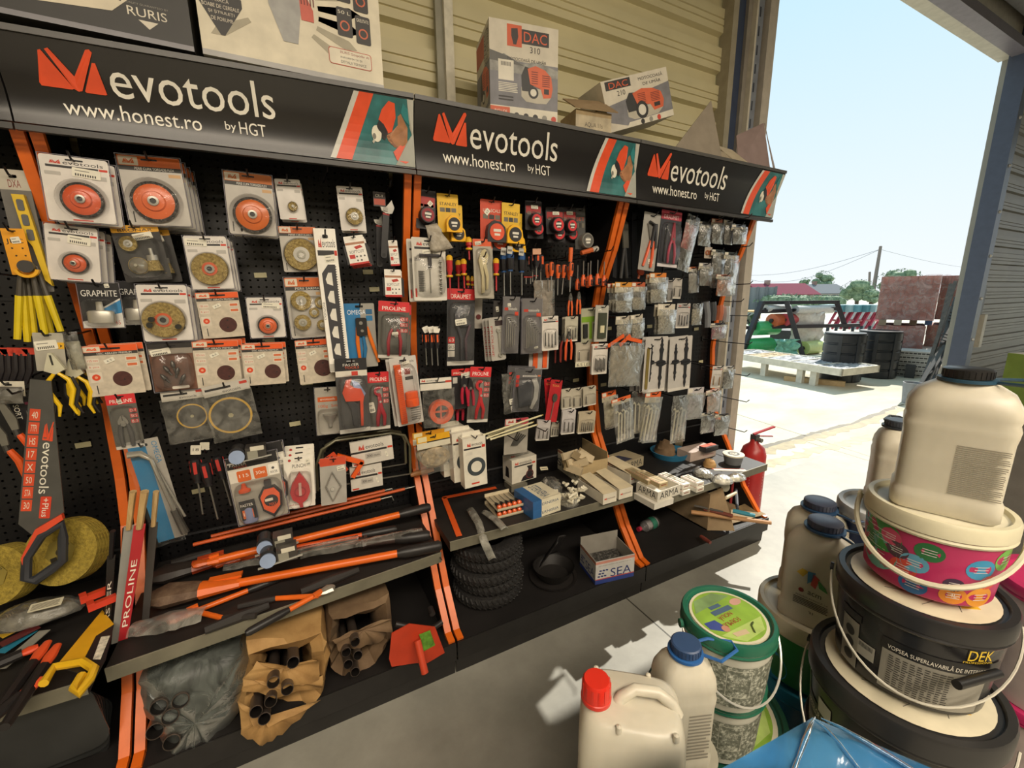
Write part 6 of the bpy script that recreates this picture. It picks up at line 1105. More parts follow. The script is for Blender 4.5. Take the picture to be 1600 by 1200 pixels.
# crinkled sleeves over the shelf edge
def sleeve(pts,w,label,z,m='FOG',seed=1):
    P=[F(*q,zz) if not isinstance(q,Vector) else q for q,zz in zip(pts,z)]; t=thing('crinkled_sleeve',label,'plastic bag',P[0]); rd=random.Random(seed); b=MB()
    def f(i,j):
        k=j*(len(P)-1); a=min(int(k),len(P)-2); c=P[a].lerp(P[a+1],k-a)-P[0]; d=(P[-1]-P[0]); d.z=0; s=Vector((-d.y,d.x,0)).normalized() if d.length>.01 else Vector((1,0,0)); return c+s*((.5-i)*w)+Vector((0,0,.006+.008*math.sin(math.pi*i)+rd.uniform(0,.004)))
    b.sheet(f,6,12,m); b.build('film',t,smooth=60,solid=.0006); return t
yE=W(700,835,-.45)
sleeve([(735,798),(748,820),W(757,850,-.44),W(770,878,-.45)],.035,'long crinkled clear sleeve drooping over the shelf front',(z2+.012,z2+.012,0,0))
sleeve([(757,802),(775,815),(789,830)],.035,'short crinkled clear sleeve lying beside the drooping one',(z2+.012,)*3,seed=3)
# SEA carton on the shelf with small boxes
def sea(c='2b2a36'):
    def f(b,w,h):
        for j in range(3):
            for i in range(3-j%2): b.prism([(w*(.05+.08*i+.02*j),h*(.30+.12*j)),(w*(.11+.08*i+.02*j),h*(.28+.12*j)),(w*(.12+.08*i+.02*j),h*(.34+.12*j)),(w*(.06+.08*i+.02*j),h*(.36+.12*j))],.0004,.0008,c)
        b.text('SEA',w*.38,w*.92,h*.22,h*.58,.0006,c); b.text('produse online pe www.sea.ro',w*.08,w*.9,h*.74,h*.80,.0006,'6b6256'); b.box(0,w,h*.86,h*.97,.0003,.0005,'a9735a')
    return f
t,w=boxitem('open_carton','open white carton on the shelf filled with small tan boxes','cardboard box',F(852,717,z2),F(905,757,z2),z2,.17,.115,'b09a72/r.6',lambda b,w,h:(b.box(0,w,0,h,.0002,.0004,'cdc4ac'),sea()(b,w,h)),openf=1.3)
lx,ly=t.location.x,t.location.y
c0=(F(910,722,z2+.1))
for k in range(9):
    o=thing('small_box',('tan small box lying on top of the pile in the white carton','small box leaning against the white carton wall','small box standing on end in the white carton','small box at the far side of the small box pile','lowest small box at the pile front','small box crossing over another in the small box pile','small box poking up at the right of the pile','small box flat at the left of the pile','half buried small box in the small box pile')[k],'small box',(c0.x-.07+.035*(k%4)+.01*(k//4),c0.y-.02+.03*(k//3),z2+.085+.026*(k%3)),(rnd.uniform(-.5,.5),rnd.uniform(-.6,.6),rnd.uniform(-1,1)),None)
    b=MB(); b.box(-.045,.045,-.018,.018,-.018,.018,'b9a888/r.6'); b.box(-.0455,-.035,-.0185,.0185,-.0185,.0185,'8f7c5a'); b.build('carton',o,smooth=0)
# white plastic hook heap in bags
t=thing('fitting_bag','heap of white plastic fittings bulging from a clear bag on the shelf','parts bag',F(905,790,z2)); 
for k in range(20):
    b=MB(); a=rnd.uniform(0,6); x,y,zz=rnd.uniform(-.05,.05),rnd.uniform(-.01,.12),.012+.012*(k%5); b.tube([(x,y,zz),(x+.018*math.cos(a),y+.018*math.sin(a),zz+.006),(x+.026*math.cos(a+.8),y+.026*math.sin(a+.8),zz),(x+.01*math.cos(a+1.6),y+.014*math.sin(a+1.6),zz+.012)],.007,'d9d2ba/r.4',n=7); b.build('white_fitting',t)
def heap(name,label,cat,c,rx,ry,h,m,film='FILM',seed=1,n=(9,14)):
    t=thing(name,label,cat,c); rd=random.Random(seed); b=MB()
    def dome(k,jit):
        def f(i,j):
            a=2*math.pi*i; r=math.sin(j*math.pi/2); hh=math.cos(j*math.pi/2); s=k*(1+rd.uniform(-jit,jit)) if 0<i<1 and j>0 else k
            return (rx*r*math.cos(a)*s,ry*r*math.sin(a)*s,max(0,h*hh*s))
        return f
    if m: b.sheet(dome(.88,.10),n[1],n[0],m); b.build('contents',t,smooth=60)
    if film: b=MB(); b.sheet(dome(1.0,.09),n[1],n[0],film); b.build('film',t,smooth=60)
    return t
heap('fitting_bag','crumpled bag of silver screws in front of the white carton','parts bag',F(888,785,z2),.05,.05,.05,'BITS',seed=3)
heap('fitting_bag','crumpled bag of dark fittings between the blue boxes and white carton','parts bag',F(862,762,z2),.05,.07,.055,'DARKBITS',seed=4)
b=MB(); b.rr(-.02,.02,-.012,.012,.001,0,.001,'d9cfae'); b.box(-.015,.015,-.004,0,.001,.0012,'4a463c'); o=thing('price_tag','cream barcode tag on the bag by the white carton','price tag',F(850,732,z2+.06),(.4,0,-.3)); b.build('tag_card',o,smooth=0)
# evotools long boxes
for k,(a,b_,l) in enumerate((((942,789),(963,783),'left long box with torn lid, end facing the aisle'),((967,781),(988,775),'right long box with torn lid, end facing the aisle'),((984,757),(1003,750),'third long box set back with a clear window'))):
    t,w=boxitem('blade_carton',l,'boxed goods',a,b_,z2+(.0 if k<2 else .015),.20,.05,'d8d0bd/r.5',evobox,lambda b,w,h:(b.box(w*.1,w*.3,h*.05,h*.95,.0003,.0005,'b5a58a'),b.box(w*.6,w*.66,h*.1,h*.9,.0003,.0005,'3a3230'),b.lines(w*.35,w*.55,h*.1,h*.8,.0003,'8a7f6c',12)),openf=1)
    b=MB(); b.add([(0,.0,.052),(w,.0,.052),(w*.85,.19,.075),(w*.1,.19,.07)],[(0,1,2,3)],'cdbf9f/r.6'); b.build('torn_lid',t,smooth=0,solid=.0015); b=MB(); b.box(w*.2,w*.8,.02,.17,.005,.035,'3a3633'); b.build('contents',t)
z3=SH[3]
# ARMA boxes and strips on the last shelf
def arma(b,w,h): b.text('ARMA',w*.1,w*.92,h*.2,h*.85,.0004,'35332f')
boxitem('hardware_box','large open big-lettered box at the front of the last shelf','boxed goods',(1027,785),(1062,772),z3+.03,.13,.05,'d5cfc0/r.5',arma,left=arma,openf=1)
boxitem('flat_box','plain white carton under the big-lettered box','boxed goods',(1022,797),(1052,787),z3,.13,.029,'d8d3c6/r.5')
boxitem('hardware_box','closed tan big-lettered box further back by the white hook bags','boxed goods',(976,738),(1005,727),z2,.13,.055,'9c8f74/r.6',arma,lambda b,w,h:b.prism([(w*.05,h*.1),(w*.5,h*.1),(w*.35,h*.7),(w*.1,h*.8)],.0003,.0005,'3b3a4a'))
for k,(a,b_,zz,l) in enumerate((((1030,763),(1056,753),.085,'long tan strip box, nearest of the flat stack'),((1012,758),(1034,763),.083,'long tan strip box, left one of the flat stack'),((1066,775),(1082,766),.0,'white strip box, lower of the bright pair'),((1066,765),(1082,757),.026,'white strip box, upper of the bright pair'),((1088,770),(1100,763),.0,'short white box at the right of the bright pair, lower'),((1088,762),(1100,756),.022,'short white box at the right of the bright pair, upper'))):
    p=F(*a,z3+zz); boxitem('strip_box',l,'boxed goods',p,p+Vector((.055 if k!=1 else .05,.0,0)),z3+zz,.16 if k<4 else .10,.022,('b3a078','a5946f','d9d3c4','ddd8ca','d9d3c4','ddd8ca')[k]+'/r.6',lambda b,w,h:b.box(w*.2,w*.8,h*.4,h*.6,.0003,.0005,'8b4a38'),lambda b,w,h:(b.box(w*.05,w*.12,0,h,.0003,.0005,'8b4a38'),b.lines(w*.2,w*.9,h*.1,h*.9,.0003,'7a6c50',9)))
# blue bowl with brown paper, tape roll, red box, white tub
c=F(1046,712,z3); t=thing('blue_tray','blue rimmed tray of crumpled brown paper below the white hook bags','tray',c); b=MB(); b.lathe([(.10,0),(.115,.035),(.108,.035),(.095,.006),(0,.006)],'2f7396/r.4',n=28,cap=False); b.build('tray',t)
heap('brown_paper','crumpled brown paper lump standing in the blue tray','paper',c+Vector((-.02,.02,.01)),.08,.06,.10,'KRAFT2',None,5)
c=F(1068,690,z3+.04); t=thing('tape_roll','pale beige tape roll standing behind the blue tray','tape',c+Vector((.02,.05,0)),(HP,0,.6)); b=MB(); b.ring(0,0,.028,.05,-.02,.02,'a99b80/r.6'); b.build('roll',t)
boxitem('tile_box','wide pinkish cardboard box at the back of the last shelf','boxed goods',(1078,722),(1118,712),z3+.0,.10,.055,'b5a296/r.6',lambda b,w,h:b.text('evotools',w*.5,w*.9,h*.3,h*.5,.0004,'8b4a48'))
boxitem('battery_box','small dark box with orange top on the pinkish box','boxed goods',F(1103,708,z3+.056),F(1122,703,z3+.056),z3+.056,.05,.03,'2c2a2c/r.4',None,lambda b,w,h:b.box(0,w,h*.3,h,.0003,.0006,'c8502c'))
c=F(1160,722,z3); t=thing('paint_tub','grey tub with cream lid and dark round print near the shelf end','tub',c+Vector((-.06,.02,0))); b=MB(); b.lathe([(.045,0),(.055,.05)],'6e7072/r.4',n=28); b.build('tub',t); b=MB(); b.lathe([(.058,.05),(.058,.058),(0,.058)],'d2ccb8/r.4',n=28); b.ring(0,0,.02,.032,.0582,.0588,'4a4a48'); b.text('D',-.012,.012,-.008,.012,.059,'4a4a48'); b.build('lid',t)
for k,(px,l) in enumerate(((1098,'bright crinkled bag of clear fittings on the last shelf'),(1108,'kraft-coloured crumpled bag on the last shelf'),(1128,'sunlit bag of white cable clips on the last shelf'),(1150,'sunlit bag with dark loops at the shelf end'))):
    heap('fitting_bag',l,'parts bag',F(px,(742,728,752,748)[k],z3),(.05,.04,.06,.06)[k],(.06,.04,.05,.04)[k],(.035,.05,.035,.03)[k],('BITS','KRAFT','d9d4c4/n.4/s60','d5cfba/n.5/s40')[k],'FILM' if k!=1 else None,20+k)
t=thing('price_ruler','orange-edged long label strip lying on the bags at the shelf end','strip',F(1135,735,z3+.045)); b=MB(); b.bar((-.05,.04,0),(.09,-.05,0),.02,.003,'d8d0c0'); b.bar((-.05,.052,0),(.09,-.038,0),.004,.004,'c85030'); b.build('strip',t,smooth=0)

# ------------------------------------------------------------------ second bay shelf: cutters and wrenches
z1=SH[1]
def cutter(a,b_,z,r,label,head,grip,hc='df661d',name='bolt_cutter',hl=.16,gl=.13,twin=None,bag_=False,hw=.05):
    p,q_=F(*a,z),F(*b_,z+0.0); t=thing(name,label,'bolt cutter',p); v=q_-p; L=v.length; u=v.normalized(); s=Vector((-u.y,u.x,0))
    P=lambda x,y=0,zz=0:tuple(u*x+s*y+Vector((0,0,zz)))
    if head:
        b=MB(); b.tube([P(0),P(hl*.3,.006),P(hl*.7,.004),P(hl,0)],[hw*.35,hw*.7,hw*.55,hw*.4],head,n=8,flat=.55); b.build('jaws',t)
        b=MB(); b.tube([P(hl*.85,0),P(hl*1.5,0)],[hw*.45,r*1.35],hc+'/r.35',n=8,flat=.7); b.bar(P(hl*.95,hw*.3,r),P(hl*1.5,hw*.35,r*1.1),hw*.35,.008,hc+'/r.35'); b.build('hinge_body',t)
    else: hl=0
    b=MB(); b.tube([P(hl*1.4),P(L-gl)],r,hc+'/r.35/n.12/s6',n=12); b.build('tube_handle',t)
    if grip: b=MB(); b.tube([P(L-gl),P(L-gl*.8),P(L-.01),P(L)],[r*1.1,r*1.5,r*1.45,r*1.0],'201d1c/r.45',n=12); b.build('rubber_grip',t)
    if twin is not None:
        q2=F(*twin,z)-p; b=MB(); b.tube([P(hl*1.2,.01),tuple(q2*.62)],r*.95,hc+'/r.35',n=10); b.build('tube_handle',t)
        b=MB(); b.tube([tuple(q2*.62),tuple(q2*.68),tuple(q2)],[r,r*1.3,r*1.1],'2c2826/r.45',n=10); b.build('rubber_grip',t)
    return t
cutter((228,938),(690,852),z1+.045,.0135,'big orange bolt cutter with rusty pipe-wrench jaw across the front of the shelf','RUST',True,hl=.17,hw=.075,gl=.16)
cutter((300,885),(672,792),z1+.085,.013,'long orange tube handle with black grip crossing above the others','c4561c/r.4',True,hl=.05,hw=.03)
cutter((232,905),(470,842),z1+.04,.014,'dark orange-red bolt cutter lying behind the big orange one','332c28/r.5',False,hc='b8441f',hl=.14,gl=.01,hw=.065)
cutter((330,880),(620,826),z1+.055,.010,'orange cutter wrapped in film beneath the long handles','c4501f/r.4',True,hc='c8501f',hl=.06)
cutter((262,972),(440,902),z1+.02,.008,'small orange cutter in crinkled film with black grips, front left','c8522a/r.4',True,hl=.05,gl=.10,hw=.035,twin=(400,962))
cutter((520,915),(384,990),z1+.02,.008,'small open orange bolt cutter with bright steel jaws, front middle','9a978c/m.8/r.3',True,hl=.045,gl=.12,hw=.03,twin=(372,948))
cutter((560,850),(672,836),z1+.05,.014,'short dark grip with red band behind the big bolt cutter','2c2826/r.45',True,hc='3a2c28',hl=.02)
def wrap(a,b_,z,w,label,seed,m='FILM'):
    p,q_=F(*a,z),F(*b_,z); t=thing('plastic_wrap',label,'plastic film',p); v=q_-p; s=Vector((-v.y,v.x,0)).normalized(); rd=random.Random(seed); b=MB()
    b.sheet(lambda i,j:v*j+s*((i-.5)*w*(.7+.3*math.sin(3*j)))+Vector((0,0,.012*math.sin(math.pi*i)+rd.uniform(0,.006))),6,12,m); b.build('film',t,smooth=60)
wrap((205,985),(320,960),z1+.035,.09,'crinkled film over the small cutter at the front left',1,'FOG'); wrap((350,890),(560,842),z1+.075,.05,'long film wrap over the cutters behind',2); wrap((470,870),(660,830),z1+.06,.05,'dusty film around the grips at the right end of the shelf',3)
for k,(a,b_,l) in enumerate((((268,880),(330,862),'dark cloth-like tool bag lying at the left rear of the shelf'),((470,925),(560,890),'black grip lying between the cutters'),((320,985),(420,945),'black rubber handle at the front left of the shelf'))):
    p,q_=F(*a,z1+.02),F(*b_,z1+.02); t=thing('black_grip_tool',l,'tool',p); b=MB(); b.tube([(0,0,0),tuple((q_-p)*.5),tuple(q_-p)],[.012,.016,.011],'272321/r.5',n=10); b.build('grip',t)
# caps with pale lids and clips
def caps(p,label,n=1):
    t=thing('hole_saw_clam',label,'tool pack',p); b=MB(); b.lathe([(.022,0),(.023,.012),(0,.013)],'8e9fbd/r.35',(0,-.006,.02),ax=(0,-1,.2),n=24); b.build('pale_lid',t); b=MB(); b.lathe([(.024,0),(.024,.05)],'2c2a29/r.3',(0,.05,.026),ax=(0,-1,0),n=24); b.build('black_drum',t)
    b=MB(); b.box(.025,.085,-.01,.04,.0,.045,'3b3733/r.3'); b.box(.03,.06,-.012,-.01,.008,.034,'8f8c7d'); b.bar((-.03,-.012,.0),(.10,-.012,.012),.008,.003,'a9a69c'); b.build('body',t,smooth=0); b=MB(); b.box(.04,.08,-.014,-.012,.035,.05,'cfc9b5'); b.build('label',t)
caps(F(415,862,z1+.12),'upper clamshell with round pale blue lid lying on the cutters'); caps(F(420,882,z1+.10),'lower clamshell with round pale blue lid lying on the cutters'); caps(W(372,722,-.255),'clamshell with round pale blue lid on top of the chalk line set')
# ------------------------------------------------------------------ things on the base decks
zd=.1665
def tubes(c,pos,r,L,label,lab2,ax=(0,-1,.08),m='1f1c1a/r.5'):
    for k,(x,z) in enumerate(pos):
        t=thing('steel_tube',lab2,'tube',c+Vector((x,0,z)),group=label); b=MB(); b.lathe([(r*.86,0),(r,0),(r,L),(r*.86,L)],m,(0,0,0),ax=(-ax[0],-ax[1],-ax[2]),n=20,cap=False); b.lathe([(r*.86,0),(r*.86,L)],'0e0d0c',(0,0,0),ax=(-ax[0],-ax[1],-ax[2]),n=20,cap=False); b.build('tube',t)
c=Vector(((W(440,1080,-.47)).x,-.47,0))
def tb(pxs,y,r,label,lab2):
    for nm,px in zip(('topmost ','upper left ','upper right ','middle ','lower left ','lowest ') if len(pxs)==6 else ('topmost ','left ','right ','lower left ','lowest '),pxs):
        p=W(px[0],px[1],y); t=thing('steel_tube',nm+lab2,'tube',p,group=label); ax=(p-CAM).normalized()*.55+Vector((0,.7,-.05)); b=MB(); b.lathe([(r*.86,.008),(r*.9,-.002),(r,0),(r,.3)],'5a4f47/r.35/m.5',ax=ax,n=22,cap=False); b.lathe([(r*.86,0.0),(r*.86,.3),(0,.3)],'1a1512/r.6',ax=ax,n=22,cap=False); b.build('tube',t)
tb(((458,1035),(427,1066),(449,1077),(423,1096),(400,1112),(413,1123)),-.575,.0175,'tubes in the left paper bag','dark steel tube end poking out of the left brown paper bag')
tb(((555,1003),(541,1019),(559,1024),(544,1038),(555,1050)),-.515,.0155,'tubes in the right paper bag','dark steel tube end poking out of the right darker paper bag')
def paperbag(poly,y,label,m,seed,dep=.10):
    rd=random.Random(seed); P=[W(px,py,y) for px,py in poly]; c=sum(P,Vector())/len(P); t=thing('paper_bag',label,'paper bag',(c.x,y,min(p.z for p in P)))
    n=len(P); base=Vector(t.location); rings=[]
    for k,(s,dy) in enumerate(((1.0,.30),(1.03,.12),(1.0,.02),(.90,-.012),(.66,.03),(.5,.09))):
        rings.append([c+(p-c)*s*(1+rd.uniform(-.06,.06))+Vector((0,dy+rd.uniform(-.012,.012),0))-base for p in P])
    # close-wound folds
    vs=[];fs=[]
    sub=4
    for r_ in rings:
        for i in range(n):
            for q in range(sub): vs.append(r_[i].lerp(r_[(i+1)%n],q/sub)+Vector((rd.uniform(-.004,.004),rd.uniform(-.012,.012),rd.uniform(-.004,.004))))
    N=n*sub
    for a in range(len(rings)-1):
        for i in range(N): fs.append((a*N+i,a*N+(i+1)%N,(a+1)*N+(i+1)%N,(a+1)*N+i))
    b=MB(); b.add(vs,fs,m); b.build('paper',t,smooth=20,solid=.0015); return t,c
paperbag([(385,1010),(505,985),(512,1030),(505,1080),(470,1115),(412,1165),(378,1150),(372,1095),(392,1040)],-.50,'large crumpled brown paper bag of steel tubes hanging over the base edge','KRAFT',3)
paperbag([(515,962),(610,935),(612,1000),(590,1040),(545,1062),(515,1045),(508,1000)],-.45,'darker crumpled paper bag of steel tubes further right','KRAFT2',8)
# torn flaps of the paper
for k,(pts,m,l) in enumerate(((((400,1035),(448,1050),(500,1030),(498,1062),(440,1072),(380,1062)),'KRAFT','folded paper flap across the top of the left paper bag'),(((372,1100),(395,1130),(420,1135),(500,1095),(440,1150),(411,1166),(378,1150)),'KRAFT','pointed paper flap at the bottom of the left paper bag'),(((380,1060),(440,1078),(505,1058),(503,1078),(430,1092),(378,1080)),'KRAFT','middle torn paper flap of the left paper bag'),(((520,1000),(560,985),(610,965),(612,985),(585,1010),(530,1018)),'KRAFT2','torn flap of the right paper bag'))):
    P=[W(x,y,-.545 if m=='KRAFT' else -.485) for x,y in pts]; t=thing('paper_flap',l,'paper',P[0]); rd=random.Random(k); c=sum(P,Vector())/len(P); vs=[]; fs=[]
    vs.append(c-P[0]+Vector((0,.03,0))); n=len(P)
    for i in range(n):
        for q in range(4): p=P[i].lerp(P[(i+1)%n],q/4); vs.append(p-P[0]+Vector((rd.uniform(-.003,.003),rd.uniform(-.012,.012),rd.uniform(-.003,.003))))
    for i in range(4*n): fs.append((0,1+i,1+(i+1)%(4*n)))
    b=MB(); b.add(vs,fs,m); b.build('paper',t,smooth=15,solid=.0012)
# grey film bag of tubes at the left
P0=W(290,1110,-.46); t=thing('film_bag','dusty translucent bag with round tube ends at the lower left','plastic bag',(P0.x,-.46,zd)); rd=random.Random(12)
pts=[(215,1065),(375,1010),(400,1050),(385,1100),(340,1160),(300,1195),(262,1198),(248,1150),(222,1110)]
P=[W(x,y,-.46) for x,y in pts]; c=sum(P,Vector())/len(P); n=len(P); vs=[];fs=[]; base=Vector(t.location)
for s,dy in ((1,.34),(1.02,.10),(.96,-.0),(.6,-.03),(.25,-.035)):
    for i in range(n):
        for q in range(5): p=P[i].lerp(P[(i+1)%n],q/5); vs.append(c+(p-c)*s+Vector((rd.uniform(-.006,.006),dy+rd.uniform(-.008,.008),rd.uniform(-.006,.006)))-base)
vs.append(c+Vector((0,-.035,0))-base); N=5*n
for a in range(4):
    for i in range(N): fs.append((a*N+i,a*N+(i+1)%N,(a+1)*N+(i+1)%N,(a+1)*N+i))
for i in range(N): fs.append((4*N+i,4*N+(i+1)%N,5*N))
b=MB(); b.add(vs,fs,'GREYFILM'); b.build('film',t,smooth=60)
tb(((282,1095),(248,1105),(266,1120),(242,1143),(268,1160)),-.505,.0215,'tubes in the film bag','dark tube end seen through the dusty film bag')
# red shovel with tubes
def pxprism(name,parent,pts,y,th,m,base):
    P=[W(a,b_,y)-base for a,b_ in pts]; vs=[tuple(p) for p in P]+[tuple(p+Vector((0,th,0))) for p in P]; n=len(P)
    b=MB(); b.add(vs,[tuple(range(n)),tuple(range(2*n-1,n-1,-1))]+[(i,(i+1)%n,n+(i+1)%n,n+i) for i in range(n)],m); return b.build(name,parent,smooth=0)
base=W(640,1020,-.53); t=thing('snow_shovel_head','red metal hoe head leaning on the base with green sticker','tool head',base)
pxprism('blade',t,[(612,990),(608,1030),(612,1042),(650,1036),(668,1036),(695,1020),(680,980),(640,975)],-.53,.004,'b53a20/r.4',base)
b=MB(); a_,c_=W(652,1000,-.545)-base,W(664,1052,-.60)-base; b.tube([tuple(a_),tuple(c_)],.013,'c04022/r.4',n=14); b.build('socket',t); b=MB(); b.lathe([(.0095,0),(.0095,.002)],'1a0d0a',tuple(c_+Vector((0,-.003,-.002))),ax=(0,-1,-.4),n=14); b.build('socket_mouth',t)
pxprism('green_sticker',t,[(655,992),(672,985),(680,1008),(662,1018)],-.536,.002,'5b8a2c/n.4/s60',base)
for k,(a,b_,l) in enumerate((((618,975),(668,985),'dark short tube lying across the red hoe head'),((690,972),(650,1000),'dark tube with open end right above the red hoe'),((672,950),(676,960),'small dark tube with green cap above the red hoe'))):
    p,q_=W(*a,-.47),W(*b_,-.50); t=thing('hoe_socket',l,'tube',p); b=MB(); b.tube([(0,0,0),tuple(q_-p)],.011,'241f1e/r.45',n=12); b.build('tube',t)
# tyres
c=F(762,960,zd); c=Vector((.24,-.27,0))
for k in range(5):
    z=zd+.030+.056*k; x=c.x+(.0,.012,-.008,.01,.0)[k]; r=.155
    t=thing('tyre',('lowest','second from bottom','middle','second from top','topmost')[k]+' black tyre in the stack under the third bay shelf','tyre',(x,c.y+.008*(k%2),z),group='stacked tyres')
    n=48; prof=[(.085,-.018),(.10,-.024),(.130,-.027),(.148,-.022),(.156,-.008),(.156,.008),(.148,.022),(.130,.027),(.10,.024),(.085,.018)]
    b=MB(); b.lathe(prof,'RUBBER',n=n,cap=False); b.lathe([(.085,-.018),(.082,0),(.085,.018)],'151312/r.6',n=n,cap=False)
    for q in range(40):
        a=2*math.pi*q/40; 
        for s in (-1,1): b.bar((.150*math.cos(a),.150*math.sin(a),s*.019),(.158*math.cos(a+.09*s),.158*math.sin(a+.09*s),s*.004),.008,.005,'1c1917/r.7')
    b.build('tread',t,smooth=40)
# black hat like rubber bowls
t=thing('rubber_bucket','soft black rubber bowl lying tilted beside the tyres','rubber bowl',F(868,905,zd)+Vector((0,.02,0))); b=MB(); b.lathe([(.06,0),(.085,.03),(.095,.06),(.10,.065),(.09,.055),(.07,.02),(0,.01)],'1d1a18/r.6',n=28,cap=False); b.build('bowl',t); b=MB(); b.lathe([(0,0),(.11,0),(.115,.012),(.10,.006)],'231f1d/r.6',n=28,cap=False); b.build('flat_rim',t)
t=thing('rubber_boot_cover','folded black rubber sheet standing on the bowl','rubber sheet',F(862,880,zd+.06)+Vector((0,.03,0)),(.5,0,.4)); b=MB(); rd=random.Random(2); b.sheet(lambda i,j:((i-.5)*.15*(1-.5*j),(.02*math.sin(3*i)),j*.16+rd.uniform(-.003,.003)),8,8,'1a1716/r.6'); b.build('sheet',t,smooth=60,solid=.004)
# SEA box on base
p=F(930,914,zd); q_=F(990,900,zd)
t,w=boxitem('open_carton','open white and blue carton on the base deck','cardboard box',p,q_,zd,.16,.12,'8f8a80/r.6',lambda b,w,h:(b.box(0,w,0,h,.0002,.0004,'c9c6c0'),b.box(0,w,0,h*.18,.0004,.0006,'2c3f86'),b.box(0,w,h*.18,h*.22,.0004,.0006,'b5453a'),b.box(0,w,h*.86,h*.96,.0004,.0006,'c98a78'),sea('26336b')(b,w,h)),left=lambda b,w,h:(b.box(0,w,0,h,.0002,.0004,'b5b2ac'),b.box(0,w,0,h*.15,.0004,.0006,'2c3f86'),sea('26336b')(b,w,h)),openf=1.3)
b=MB(); b.box(.01,w-.01,.01,.15,.004,.06,'DARKBITS'); b.build('dark_contents',t); t.rotation_euler[2]+=.0
# bottle with pink cap
t=thing('water_bottle','clear pink-capped bottle with green label lying on the base','bottle',F(1000,826,zd+.03),(0,0,.12)); b=MB(); b.lathe([(.012,0),(.014,.012),(.034,.035),(.036,.13),(.030,.14)],'CLEAR',ax=(1,0,0),n=20); b.build('bottle_body',t); b=MB(); b.lathe([(.013,-.016),(.013,.004)],'b02840/r.4',ax=(1,0,0),n=14); b.build('cap',t); b=MB(); b.lathe([(.0355,.075),(.0355,.115)],'2f6f5a/r.4',ax=(1,0,0),n=20,cap=False); b.build('label_band',t); b=MB(); b.lathe([(.030,.04),(.033,.125)],'8f8a88/r.3/n.4/s40',ax=(1,0,0),n=16); b.build('bottle_contents',t)
# scrap carton with tools at the end
p=F(1085,808,zd)
t=thing('scrap_carton','torn corrugated box of brushes and tools at the doorway end of the base','cardboard box',(1.55,-.42,zd)); b=MB(); b.box(0,.004,0,.36,0,.22,'CARDB'); b.box(0,.38,.356,.36,0,.22,'CARDB'); b.box(.0,.40,.0,.36,0,.006,'CARDB'); b.add([(0,0,.0),(.10,-.10,.02),(.10,.0,.24),(0,.02,.22)],[(0,1,2,3)],'CARDB'); b.add([(.05,-.02,.01),(.45,-.06,.01),(.42,.06,.03),(.05,.06,.03)],[(0,1,2,3)],'8b7450/r.8/n.3/s20'); b.build('torn_carton',t,smooth=0,solid=.003)
for k,(a,b_,r,c_,l) in enumerate((((1080,800),(1205,817),.012,'b98a5c','long pale wooden handle sticking out past the deck end'),((1100,795),(1145,806),.011,'7a3f30','brown-red brush handle in the scrap carton'),((1145,798),(1180,806),.012,'3f93a8','turquoise handle among the scrap tools'),((1090,770),(1125,792),.016,'4a4060','purple-labelled can lying on the scrap tools'),((1150,765),(1152,795),.009,'3d4046','dark upright rod beside the extinguisher'),((1105,832),(1130,836),.008,'a8383a','small red stick on the deck'),((1095,838),(1110,848),.010,'7a3a30','short brown stick on the deck'),((1085,790),(1130,800),.007,'55504a','thin grey rod on the scrap tools'),((1120,785),(1150,770),.010,'c9b896','light wooden stick leaning on the scrap tools'))):
    zz=zd+(.10 if k<1 else .12 if k<5 else .03 if k<7 else .13); p,q_=F(*a,zz),F(*b_,zz)
    if k==5: p=Vector((1.95,-.28,zd)); q_=p+Vector((.0,0,.30))
    if (q_-p).length>.6: q_=p+(q_-p).normalized()*.55
    t=thing('scrap_tool',l,'tool',p); b=MB(); b.tube([(0,0,0),tuple((q_-p)*.5),tuple(q_-p)],[r,r*1.1,r*.9],c_+'/r.5',n=8); b.build('handle',t)
t=thing('silver_cup','round silver cup lying on the scrap tools','cup',(1.80,-.30,zd+.17)); b=MB(); b.lathe([(.03,0),(.03,.05)],'b5b09c/m.6/r.3',ax=(-.3,-1,.3),n=18); b.build('cup',t)
# fire extinguisher behind the end
c=Vector((2.26,-.20,0)); t=thing('fire_extinguisher','red fire extinguisher standing behind the end of the shelves','fire extinguisher',(c.x,c.y,.0)); b=MB(); b.lathe([(.075,0),(.08,.02),(.08,.42),(.065,.47),(.03,.50),(.022,.53)],'b02c2c/r.35',n=28); b.build('cylinder',t)
b=MB(); b.fn=lambda v:(.081*math.sin(v[0]),-.081*math.cos(v[0]),v[1]); b.lines(-1.1,.1,.12,.40,0,'e0c8b8',13,.6); b.build('print',t,smooth=0)
b=MB(); b.box(-.02,.02,-.02,.02,.52,.56,'4a4648'); b.lathe([(.015,0),(.015,.03)],'8d8a80/m1',(0,-.02,.53),ax=(0,-1,0),n=12); b.build('valve',t); b=MB(); b.bar((-.02,0,.565),(.12,-.05,.61),.02,.008,'b02c2c/r.35'); b.build('lever',t); b=MB(); b.bar((0,0,.55),(.11,-.05,.545),.018,.006,'8a3038'); b.build('carry_handle',t)
